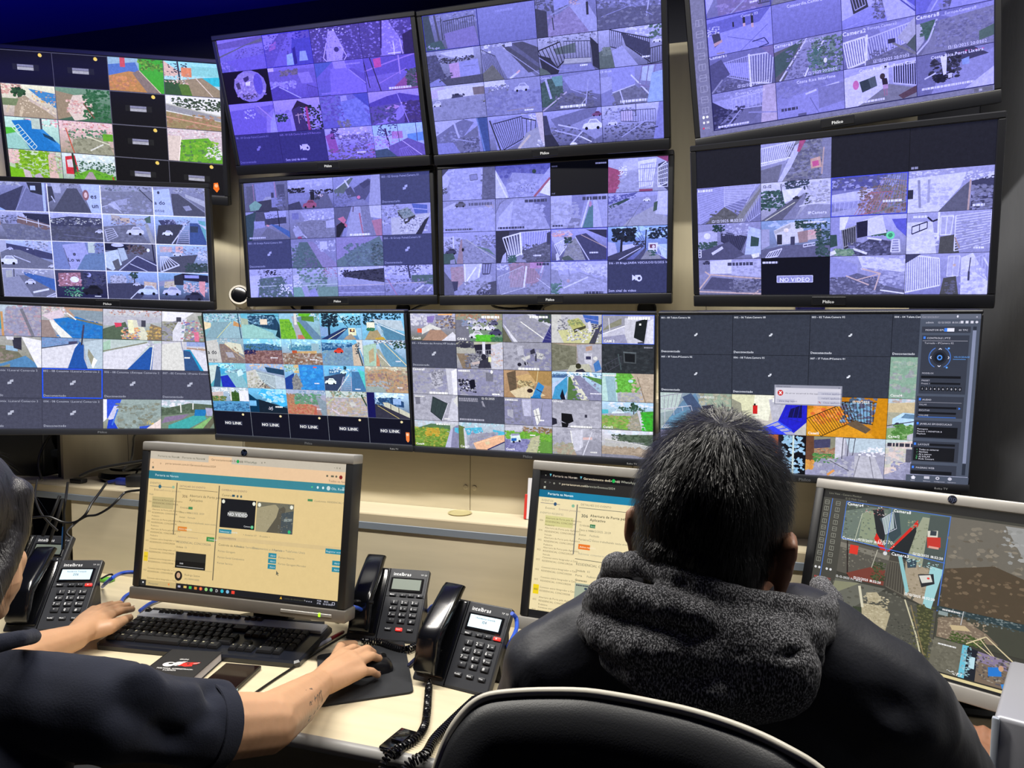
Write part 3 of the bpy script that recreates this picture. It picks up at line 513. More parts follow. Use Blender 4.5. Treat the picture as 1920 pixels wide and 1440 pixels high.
# --- middle row ---
tv('television at the left of the middle row, overlapping the one above it', (-1.776, 1.754, 1.688), (22.3, 8, .65), .816, 4, 4, '''
g 99c 558;s bbd/779/cca 24 0 0 8 1 .7;p 446 0 5 9 1 7 9 0 9;p 77a 9 1 14 5 15 9 6 9;l 99c .25 10 1 6 9;p 334 10 0 15 0 15 4 11 3;r bcf 11 1 12.6 2.4;l bcf .8 15 0 15 9;p 9bf 0 7.4 3 9 0 9
g 99b 667;p bbc 1 0 4 0 4 3 2 3;s 99a/445/bbc 24 4 0 10 1.4 .6;p 556 1 9 6 1.4 9 1.4 13 9;p 445 0 1 1.4 1 2 5 0 6;l ccd .3 1 4 2 6;p bcf 10 0 16 0 16 9 13 9;e a64 11.6 3.4 1 1.7;e fc8 11.6 3.4 .5 .9;T 335 2.6 13 4.4 es;T 335 2.6 13.2 7.4 un
g aab 778;s bbd/99b/556/787 30 0 0 16 1.6 .8;p 889 0 2 16 1.6 16 9 0 9;s 99b/778/aac 40 0 3 16 9 1.1;p bbd 2 6 4 5 6 7.6 4 7.6;l ccd .25 0 7 3 6 6 8.6;p aac 5 4.6 8 4 8 6 5 6.4;l 445 .3 12 1 16 5
g 99b 667;p bcf 0 1 5 .4 6 9 0 9;e 446 1.6 1.8 .4 .5;T 225 2.2 .2 5.6 a do;t 225 2 .2 8 ense;s ccc/99a/445 24 6 0 16 1.6 .6;p bbb 10 2 16 4 16 6 10 3;p 556 5.6 2 8 2 16 8 16 9 6 9;l 99a .25 8 2 16 7.6;p 99b 9 6 11 5.6 12 7 10 7.4
g bbd 667;s cce/aac 16 0 0 16 2 1;p 335 8 .4 16 .6 16 4 9 2;r 99c 3 1 6 4;s 446/99b 24 0 1.4 7 4 .7;p 864 6.4 1.4 16 4 16 6 6 3.6;l ddd .3 6 2 16 4.4;l ddd .2 9 1.4 9 3.6;l ddd .2 12.6 2.4 12.6 5;p 778 1 4 8 4 16 6 16 9 3 9;p a84 0 2.4 1 2.4 1 4.4 0 5;s 668/889 40 2 4.6 16 9 1
g bbe 556;s ccf/aae 20 0 0 16 1.6 1;p 446 0 2 6 1 16 1.4 16 4 0 4.6;s 335/557/99b/eea 40 0 1.6 16 3.6 .6;p 556 0 4.4 16 4 16 9 0 9;s 667/557 40 0 4 16 9 1.1;c ccd 13.6 6 2.6;l 779 .18 4 7 16 8
g bcf 778;p cb8 2.6 0 5.4 .4 5.4 2 2.8 2;p db5 5.4 1 8.4 1 8.4 2.6 5.4 2.6;s 99b/446/cca/a87 40 2 1 14 3.4 .6;p 778 0 4 10 3 14 9 0 9;s 667/889 30 1 4 12 9 1;c dde 7 6 5.6;f ccd .3 5 .4 5 1 8.6 3 4.4 4.4 7;p aa9 13 3 14 2.6 16 9 14.6 9;p 575 13 1 15 0 15 2.4 13.6 2.4
g acf 446;p 447 1 1.4 6 1 7 2.6 2 3;s 99c/ccf/446 24 3 1 11 2.6 .5;p 445 1 3 9 2.4 6 9 0 9;c eef 2 6 3.4;c ccf 8 2.6 2;l dde .35 9.4 3 5 9;f aac .4 7 8 4.4 6.4 9 10.6 4.4 10.6 9;p 35a 11 2 16 2 16 9 10.6 9;p 5bb 13.6 1 16 1.4 16 8;p 346 11 3 13.6 3 13.4 5 11 5;p cce 13.4 2 16 3 16 4
g bcf 779;p 447 2 1 8 2 16 4 16 6 9 5 2 3;s dde/bbe/667 30 8 0 16 3 .8;p 778 0 3 6 3 16 7 16 9 0 9;l ccd .3 4 5 9 7;c eef -1 7.4 6;c ccf 2 3 2;c ddf 14.4 8.4 2;p bbc 0 0 2 0 2 3 0 4
g 99e 88d;p 78c 0 0 16 0 16 9 0 9;p aae 3 1 10 0 11 4 7 9 5 9;T 335 2.2 4.4 6.4 Lo w;p cda 11 0 13.4 0 13 3.4 11 3.4;p 68b 10 4 16 3 16 9 7 9;s 99c/446 14 13 0 16 4 .6;l 668 .2 3.4 2 5 8.4;e 557 6.6 4 .5 .5
g 778 557;p 224 0 0 9 .4 8 2 0 2.4;e ccf 4 .6 2 .6;p cdd 0 3 4 2 5 7 2 9 0 8;p bcc 4 1.6 6 1.4 7 5 5 6;p 666 2 6 4 5 4.6 8 3 9;s 654/443/755 30 7 .6 13 3.4 .8;p 447 5 9 10 4 16 6 16 9;l ccd .3 4 9 10 4 16 7;l ccd .25 7.6 6.6 13 9;l 224 .4 15 0 15.4 6;e fff 13.6 2 .5 .6
g acf 778;p cba 1 .6 5 .6 5 2.4 1 2.6;s e96/fc9 12 1 .8 4.6 2.2 .5;r fb7 6 .4 8.4 2.6;s 99c/446/dde 30 5 .6 16 3.4 .6;p 556 4 4 13 3 10 9 0 9;f dde .5 6 1 4 3.4 4 1 9 7 6.6;c dde 5 3.4 3;s dde/ccd 20 13 2 16 5 .6;s 343/455/354 60 9 6 16 9 .9
g aab 778;p bb9 1 .6 3 .4 3 2.6 1 3;l 445 .3 3.6 0 3.4 4;p 26c 6.6 1 16 3 16 7 13 5.6 7 2.4;p 778 4 2 7 2 16 7 16 9 8 9;p 99a 0 4 5 2 9 9 0 9;c dde 6.6 4.6 3.4;l eee .6 9 7.6 14 6.4;f dde .25 5 13 9 16 7.6 14.6 9 16 8.6;s eee/bbd 10 6 0 14 1.6 .6
g 446 225;p a65 1 1 8 .6 8 5 1 5.4;s fdd/c76/e98/b54 40 1 1 8 5 .7;e fff 6 3 1.4 1;p 447 9 0 16 0 16 4 9 5;e aaf 10.6 1.4 .7 .7;s 224/557 30 9 1 16 5 .8;c 223 8 7.4 6.6;s 283/4a3/3b4 20 2 5.6 9 8.4 .6;l eec .3 12 8.4 14 8.4;s cf4 6 5 7.6 7.4 8.6 .35
g 9bf 557;r bbc 1 1.4 6 4;s dde/889/667 30 1 1 9 4 .6;k 354 8.6 1 1.5;p 446 0 4 9 3.6 14 5 10 9 0 9;c ccd 8 4.4 2.4;p db5 11.6 3 15.6 3.4 15.4 6 11.6 5.4;s c94/fe8 8 12 3.4 15 5.6 .5;c cdf 9.4 7 6.4;l ddd .3 7 9 10 6
g 8be 446;p 99b 0 3 5 2 5 4 0 4.6;p dc5 2 3 5.6 2.6 5.4 5 1.6 5;s ec8/a84 8 2 3 5 4.6 .5;p 334 5 1 8 0 8 4 5 4;p 224 7.6 0 16 .6 16 3 8 2.4;r 99f 8.4 .6 13 1.6;s db8/fa6/9ce/fff/c75 50 8 3 15.6 6.4 .7;p f95 13 2.6 15 2.6 14.6 8 13 6;c ccf 1 7 6;c 335 8 8.6 6
''', tint=('7888e0', .45), back='c0c4e8', gap=.0025, depth=.03, back_y=1.99)
G2 = 'D 42487a b4b8dc '
tv('lavender tinted television beside the white security camera, four tiles disconnected', (-1.149, 1.955, 1.709), (0, 4.2, -.55), .85, 4, 4, f'''
g 779 667;p 88c 4 .4 11.6 0 12 5.4 4.4 6;l c78 .25 3.4 .6 3.6 6.6;l c78 .25 11.4 .2 11.8 5;p 667 1 1 3.4 1 3.6 8 1 9;p 557 12 1 15 1 15 9 13 7;p aab 6 6.4 8 4.6 11 4.6 11 6;p 445 4 6 11 5.4 13 9 4 9;p 7b6 1.6 7 4 5.6 6.4 7 5 8.6 2 8.8;r 446 10 3.4 11 5;p 88c 10 5 14 5 14 8 10 8;s 779/668 20 12 4 16 9 .8
g bbe 66a;s aad/ccf/99d 24 0 0 16 2.4 1.1;s 112/223/334 70 0 2.6 6 4.4 .6;p 88c 0 4 7.6 4 7.6 6.4 0 7.4;s 112/223 30 8 3.4 16 4.6 .6;p 668 8 5 14 4.4 16 9 6 9;p 223 8 4 9.4 4 9.4 6.4 8 6.6;c b44 5 8.4 5;s eda/fc8 5 10.6 4.8 12.6 5.6 .4;p 446 0 7.4 4 6.6 5 9 0 9;c 445 9.4 6.2 2
g 99d 77b;p 675 0 4 6 .4 7 .6 2 7;l ccf .35 1 3.4 6 .4;l dde .5 4 1 5.6 3.6;p 557 4 4 6 3 8 6 5 6.4;p 558 7 3.6 12 1 14.6 2 10.6 7.6 8 7;p 447 9 2.4 12 1.4 13.6 2.2 10.4 4;e f67 8.6 6.4 .6 .5;p 88b 5 8 10 7 13 9 3 9;p aac 13 0 16 0 16 9 12 9;s 88c/669 30 0 5 6 9 .8
{G2}003 - 02 Granja Painel.Camera 01
g 99c 778;p 556 3 0 9 0 9 4 4 5;p 355 0 1 4 0 2 9 0 9;p aae 7 .4 15 0 15 4 8 4.6;p 99d 3 3 7 3 7 5 3 5.4;s 557/99d 20 8 1 14 3 .5;p 446 7 2.4 15 2 15 4 8 4.4;p 26c 9 4 12 4.6 16 6.6 16 8.6;l f94 .5 7.6 4.4 8.6 4.6;l 224 .3 12 0 12.4 5;p 778 8 5 16 8.6 16 9 4 9;x ccd .5 1 8 7
g 99c 778;r 77c 1 1 3.4 3;p aad 4 .6 16 0 16 3 6 4;s ccf/99c/88b/eef 40 5 .6 16 3.6 .7;p 889 2 4 8 3.4 16 4 16 9 7 9;s 99a/778 60 3 4 16 9 .8;l ccd .35 1.6 5 6 9;p aac 1 6 3 5 5 8 2 8.6;e b34 3.4 8.8 .8 .5;p bbd 13 4 16 3.4 16 6 13 6
g 99d 88c;p 668 0 0 6 0 2 9 0 9;p aac 6 0 9.4 0 10 9 3.6 9;l 645 .3 6.6 0 6.4 1.6;l c64 .5 8.6 2 9.6 9;p 88a 9 0 12 0 14.6 9 10 9;s 778/99b 24 9 1 14 9 .5;p ccd 12 0 16 0 16 4 12.4 3.4;p c76 12.6 4.4 16 4 16 9 14 9;c d53 .4 6 3.8;p 223 .4 5.6 3 4 3.4 6 1.4 9 .2 9;p e64 1 3.4 3 2.8 4 4 3 5;x fff .6 5 8.2 12
g aad 99c;s dde/bbe/88b/445 40 0 0 6 6 .7;p cca 3 4 16 3 13 9 3 9;p 46d 10 0 15 .6 15 3 11 3;l bbf .2 10 1.4 15 2;p 9a7 5 2 8.6 1 11 3.4 7 5;s 687/8a7/665 24 5.6 1.6 10 3.4 .6;p 443 7 4.6 11 3.4 11 4.4 7.6 6;l 443 .4 5.4 2.4 7 4.6;s eef/fff/667/446 50 6 4 15 8.4 .6;p 334 14 5 15.6 4 13 9 11 9
{G2}003 - 01 Granja Painel.Camera 001
g 99c 88b;p 88b 0 0 16 0 16 1 0 1.4;p 576 3 1 6 1 11 9 0 9;s 465/687/778/476 60 0 2 9 9 .9;p 98b 6 1 8 1 16 8 16 9 11 9;s dde/bbd/88c 20 9 .6 16 4 .8;r ccf 10.4 1 13 3.4;s 668 24 5 6 9 9 .6
g 98c 99d;p 98c 0 2 8 1 14 0 9 3 0 7;p 687 0 7 8 3 15 0 16 2 16 9 0 9;s 576/688/799/567 110 3 2 16 9 .9;s 354/465/676 40 12 2 16 9 .8
{G2}004 - 10 Granja Painel.Camera 01
g bbd 88c;s dde/99b/446/cce 60 3 0 16 3 .7;p ccd 0 2 4 2 2.6 9 0 9;p 575 4 3 12 2.4 16 9 3 9;s 465/686/577/bbd 70 3 3 14 9 .8;s eef 20 11 5 16 8 .6;l cda .22 0 5.6 10 5.4;s 224 14 6 .4 10 2 .6
g bbd 8a7;s 685/7a6/576/8b6 70 2 0 12 9 1;s dde/ccd 20 0 2 3 6 .8;p 7b6 0 6 4 6 4 9 0 9;p aac 3 6 5 5.6 6 9 4 9;p 99d 6 7 8 6.4 9 9 5.6 9;p 7a5 9 6 16 6 16 9 9 9;l cda .25 0 5.6 16 5.2;s b89 14 11 0 16 3 .6
g ccf 88b;s bbe/eef 16 0 0 16 2 1.1;p 445 2 1.6 16 .6 16 5 2 3;s 334/446/223 60 1 1 16 4.4 .7;p aac 1 3.2 16 5 16 6 1 5.6;p 88b 0 6 16 6 16 9 0 9;s 77a/99c 30 0 6 16 9 1;l cb9 .22 0 5.8 16 5.6;l bbd .25 0 8 16 8
g ccf 88b;s ccf/99d/eef/446 70 0 0 16 3.4 .7;l 446 .6 8 0 8.6 4;s 446/557 30 5 0 12 2 .5;p 575 9 3 16 3 16 6 9 5;s 88a/99c/668 60 0 4 16 9 .8;l cb9 .22 0 5.4 14 5.2;l dde .5 10 8 13 6;l ddd .4 14 8 15.6 6.4;l b79 .3 1 4 4 9
''', tint=('666ed0', .55), back='202444')
tv('television showing a white gate tile at top right, in the centre of the middle row', (-.512, 1.937, 1.711), (.9, 2.4, -.4), .85, 4, 4, '''
g 99d 99c;p bbe 0 1 4 0 1 6 0 7;p aae 4 0 12 0 12 9 2 9;s bbf/99d 40 2 1 12 9 1.3;l bbf .4 12 .4 12.4 5;p 668 12.4 0 16 0 16 9 12 9;s 779/557 24 12 2 16 9 .8;p 88c 8.4 2 10.6 1.8 10.8 3.4 8.6 3.6;l 667 .15 8.4 2 10.6 1.8 10.8 3.4 8.6 3.6 8.4 2;s 556 8 0 5 1.4 7 .6;p 446 0 0 2 0 0 2
g 55c 99d;s 44b/66d/55c 40 0 0 16 3 1.3;p 99d 3 6 5 2 15 3 12 9 5 9;s aae/88d/bbe 50 4 4 14 9 1.1;p ccf 0 1 3 6 4 9 0 9;l eef .4 0 2 3.4 9;p aae 16 1 12.6 5 13 7 16 4;p eef 13 8 16 4 16 9;l b54 .6 11.4 9 16 4;s 446 16 5 5 12 8 .25;e 243 11.4 2 .6 .6;p 88c 3.4 4 5 3.4 5 4.6 3.6 5
g 090a0c 0b0c0f;x 99a .4 12.6 .6 15.6;x 556 .4 .3 .8 2;t 99a .8 .3 8.6 mul
g bbd aab;p b34 0 2 4 3.4 2 9 0 9;s a33/c45 24 0 4 3 8 .8;p ccd 4 1 8 0 8 3 4 3.4;p aac 2 9 6 3.4 9 4 9 9;s bbd/99b 24 3 4 9 9 .8;p eef 8 1 13 .4 12 8 8.4 8;f bbd .4 6 8.6 2 12.4 1.6 8.8 8 11.6 7.6;f 99c .25 3 8 3 13 3 8 6.4 12 6.4;p 446 13.4 2 16 1 16 9 13.6 7;f eef .3 5 13.4 3 16 1 13.4 8 16 7;f eef .3 5 16 2 16 8 13.4 3 13.4 8;p a35 13 0 16 0 16 1.6;s eef 14 3 2 5 4.4 .5;r a34 8.4 8.4 12 9
g 99c aad;p bbe 0 2 4 .4 4 2 0 4;p aae 1 3 14 2 16 9 0 9;s bbe/99d/aad 70 0 2 16 9 1.3;c 667 3.6 1.6 3.4;s ba9/a98 10 13 1 15.4 2.4 .5;x 668 .8 8 .8 15;x 556 .5 .6 8 9
g 99c aad;f 668 .15 6 0 0 4 0 0 4 1.4 1;p bbf 1 5 5.4 .4 4 9 0 9;p aad 5.6 .4 11 .4 11 3 15 9 4.6 9;p 77b 11 1 16 0 16 9 14.6 6;s bbe/99c 50 5 2 14 9 1.3;x 446 .8 8.6 .6 15;x 446 .6 .6 8 8.4
g 99d aad;p bbe 0 0 6 0 6 6 4 9 0 9;p 88a 4.6 9 6 6 8.6 6.6 8 9;p 88c 6 0 10 0 8.6 6 6 5.4;p 4a8a8a 9 9 11 3 12 3 12 9;p bbd 12 1 13 1 14.6 9 12 9;l dde .4 8.6 9 11 1;p aad 13 0 16 0 16 9 15 9;e c8a 11.2 2.6 .4 .8;s aac 30 0 2 8 9 1.2;x 446 .9 9 .6 15.6;x 446 .5 .5 8 3.6
g aae 99b;p 55b 0 1 8 0 6 1.6 0 3;s 44a/88d/ccf 40 0 .4 8 2.6 .6;p 354 0 3.4 5 1.6 6 1.8 1 4.2;p 99c 1 4.4 8 1.4 14 1 12 4 4 9 0 9;s 88b/aac/77a 60 0 3 11 9 .8;p aaa 6 7 12 4 16 7 16 9 4 9;c eef 9.4 2.4 2;p ccf 13.4 0 16 0 16 6.4 12.8 6;p 463 12.4 3 13.4 2.6 13.2 5 12.2 5.4;l 778 .15 9 3 5 9
g aae 88a;p bbe 0 1 6 1.4 5 3 0 5;p 99d 10 1 16 1 16 5 9 2.4;s 446/778/ccf/aac 50 0 1.6 5 6 .7;s 446/ccf/778 40 10 1 16 4.6 .6;p 99b 5.4 2 7 2 16 9 5 9;s 88a/aac/779 70 5 2.4 14 9 .7;p a87 4 9 5.4 2 5.8 2 6 9;l bba .25 7 2 16 8;l dde .4 3 1 3.2 6;c 446 .4 6 3.6;p 464 0 6 3 6 4 9 0 9;e 112 6 5 .35 .5;p 686 10 4 14 5 16 7;p 99b 2 8 3.4 7.6 3.6 9 2 9
g 446 99b;p 334 0 0 4 0 3 9 0 9;p 99e 7 .6 16 .2 15 4 7.4 6;f ddf .2 12 7 .6 16 .2 7.4 6.4 15 3.6;f eef .45 6 2 2 7 .8 4 8 7.4 6.6;l fff .5 7.2 .6 7.6 7;p 667 7.6 6 16 3 16 9 9 9;s 445/889/556 70 8 4 16 9 .6;p bbd 2 7 3 6 3 9 1.4 9;s 364/475 24 3.6 7 6 9 .7;p 446 15 1 16 .6 16 4 15 4;x eef .4 11 7 13.4
g aaf 557;s dde/99b/c95/fb7 40 0 .6 6 3.4 .7;p bbe 0 2 4 2.4 4.6 5 3 7 1 4;f eef .25 7 1 4.4 4.4 2.6 2.4 7.6 4.4 5;p 998 5 4 7 2.6 9 6 10 9 3 9;s 889/aaa/776 40 4 4 9.6 8.4 .6;p 447 7 2 10 1.4 16 6 16 9 10 9;p 335 10 .4 16 .6 16 3;l ccd .3 7 2.4 11 9;l ca6 .2 8.6 1.8 16 5.6;s 243/354 30 4 2.4 6 4 .5;l fa4 .5 1 2 4 1.4;p 564 3 8 5 7.4 7 9 4 9;p dde 1.4 7 2 6.6 2.6 8.6 1.6 8.8;x eef .4 11 6.6 13.4;b 44f .16
g 8bf 66b;s aef/bdf 24 2 0 16 3 1.2;s 123/234/112 90 1.4 .6 7.4 4 .9;l 223 .6 3.8 3 3.6 7;l 334 .1 5 0 10 5;l 334 .1 8 0 10.4 5;l 334 .1 6.6 0 10.2 5;l 223 .3 10.4 1 10.2 6;s 123/234 40 11 .6 16 3.4 .7;p bbd 0 4 2 4.4 2.6 7 0 8;p ccf 4 5 8 4.6 8 6 4 7;s 334 16 7 4 10 5.4 .5;p eed 11 4.6 13.6 4.6 13.4 7 11 7;p 834 11.4 5 13 5 13 6 11.4 6;e fec 12.4 5.6 .4 .4;p 446 0 8 9 5 10 5.4 5 9 0 9;p 557 7 9 10 6 10.6 6 9.4 9;l dde .2 3 9 9 5.8;p 998 9 9 10.6 6.6 14 8 14.6 9;p bde 13.4 5 16 5 16 9 14.6 8;f eef .15 5 13 5 16 6.6 13.6 7.6 16 9;s 364 14 11 6.6 13 8 .5
g 99c 99b;p b98 2 1 6 .6 6.6 5 4 7 2.4 6;s c98/a87 16 2 1 6 6 .8;p ccf 6 0 12 0 11 4 7 6;l eef .5 6.4 0 6.6 6;l eef .5 11.4 0 10.6 4;l fff .4 7 5 10 1;f 446 .4 3 12 0 14.6 0 12 3 14 3;p 446 2.4 5 4.4 5 4 8 2.6 8.6;p aac 7 6 14 3 15 4 12 9 5 9;p 556 10 8 13 5.6 16 5 16 9 10 9;s 667/bbd/889 40 6 5 14 9 .8;p 667 0 2 2.4 5 3.4 9 0 9;p 99c 3 8 4 7.6 4.6 9 3.2 9;x 446 .6 10 8.2 14
g 99c 88a;s eef/aad/99c 30 0 .4 5 2 .6;p a88 4 1 10 0 13 4 12 7 4 7;s b88/c99/977 30 4 0 9 5 .9;f ccc .2 16 .4 4 8 1 1.4 9 8.6 7;f c99 .2 6 9 1.4 14 2 9 6 13 5;l eef .5 9 1 8.2 7;p 99b 8 8 14 4.6 16 6 16 9 9 9;s 778/aac 40 9 6 15 9 .8;p c8b 10 0 14 0 14 1.6 10 1.6;l ccf .5 14 .6 13.2 3;l dde .15 12 4.4 16 7.4;x 446 .7 12 .2 15.6
g bbf aac;s ccf/99e/dde 40 0 0 8 2.6 .8;p ccd 8 1 16 1 16 4.6 9 3;s eef/aac/99b 30 8 .6 16 4 .7;p aac 2 4 8 3 16 5.6 16 9 3 9;s bbd/99b 50 3 3.4 16 9 1;l dde .4 3.6 7.4 10.6 4.4;l 99b .25 8 3 16 6;e ca9 5 5.4 .5 .5;s 586/697/475 30 0 5 3 9 .8;p 99b 0 2 2 2.4 3 6 0 6;l 99c .4 5 2 5.4 4;x 446 .6 9.6 8.4 15
g 3c4068 3c4068;t eef 1.0 .3 1.0 016 - 09 Braga.SAIDA VEICULO12/12/2025 16:37:23;p eef 6.7 4 7.5 4.5 7.5 4.1 9 4.1 9 5.5 7.5 5.5 7.5 5.1 6.7 5.6;e eef 8.6 5 .8 .85;e 3c4068 8.6 5 .4 .45;t eef 1.2 .2 8.6 Sem sinal de video
''', tint=('7680ea', .5), back='181a30')
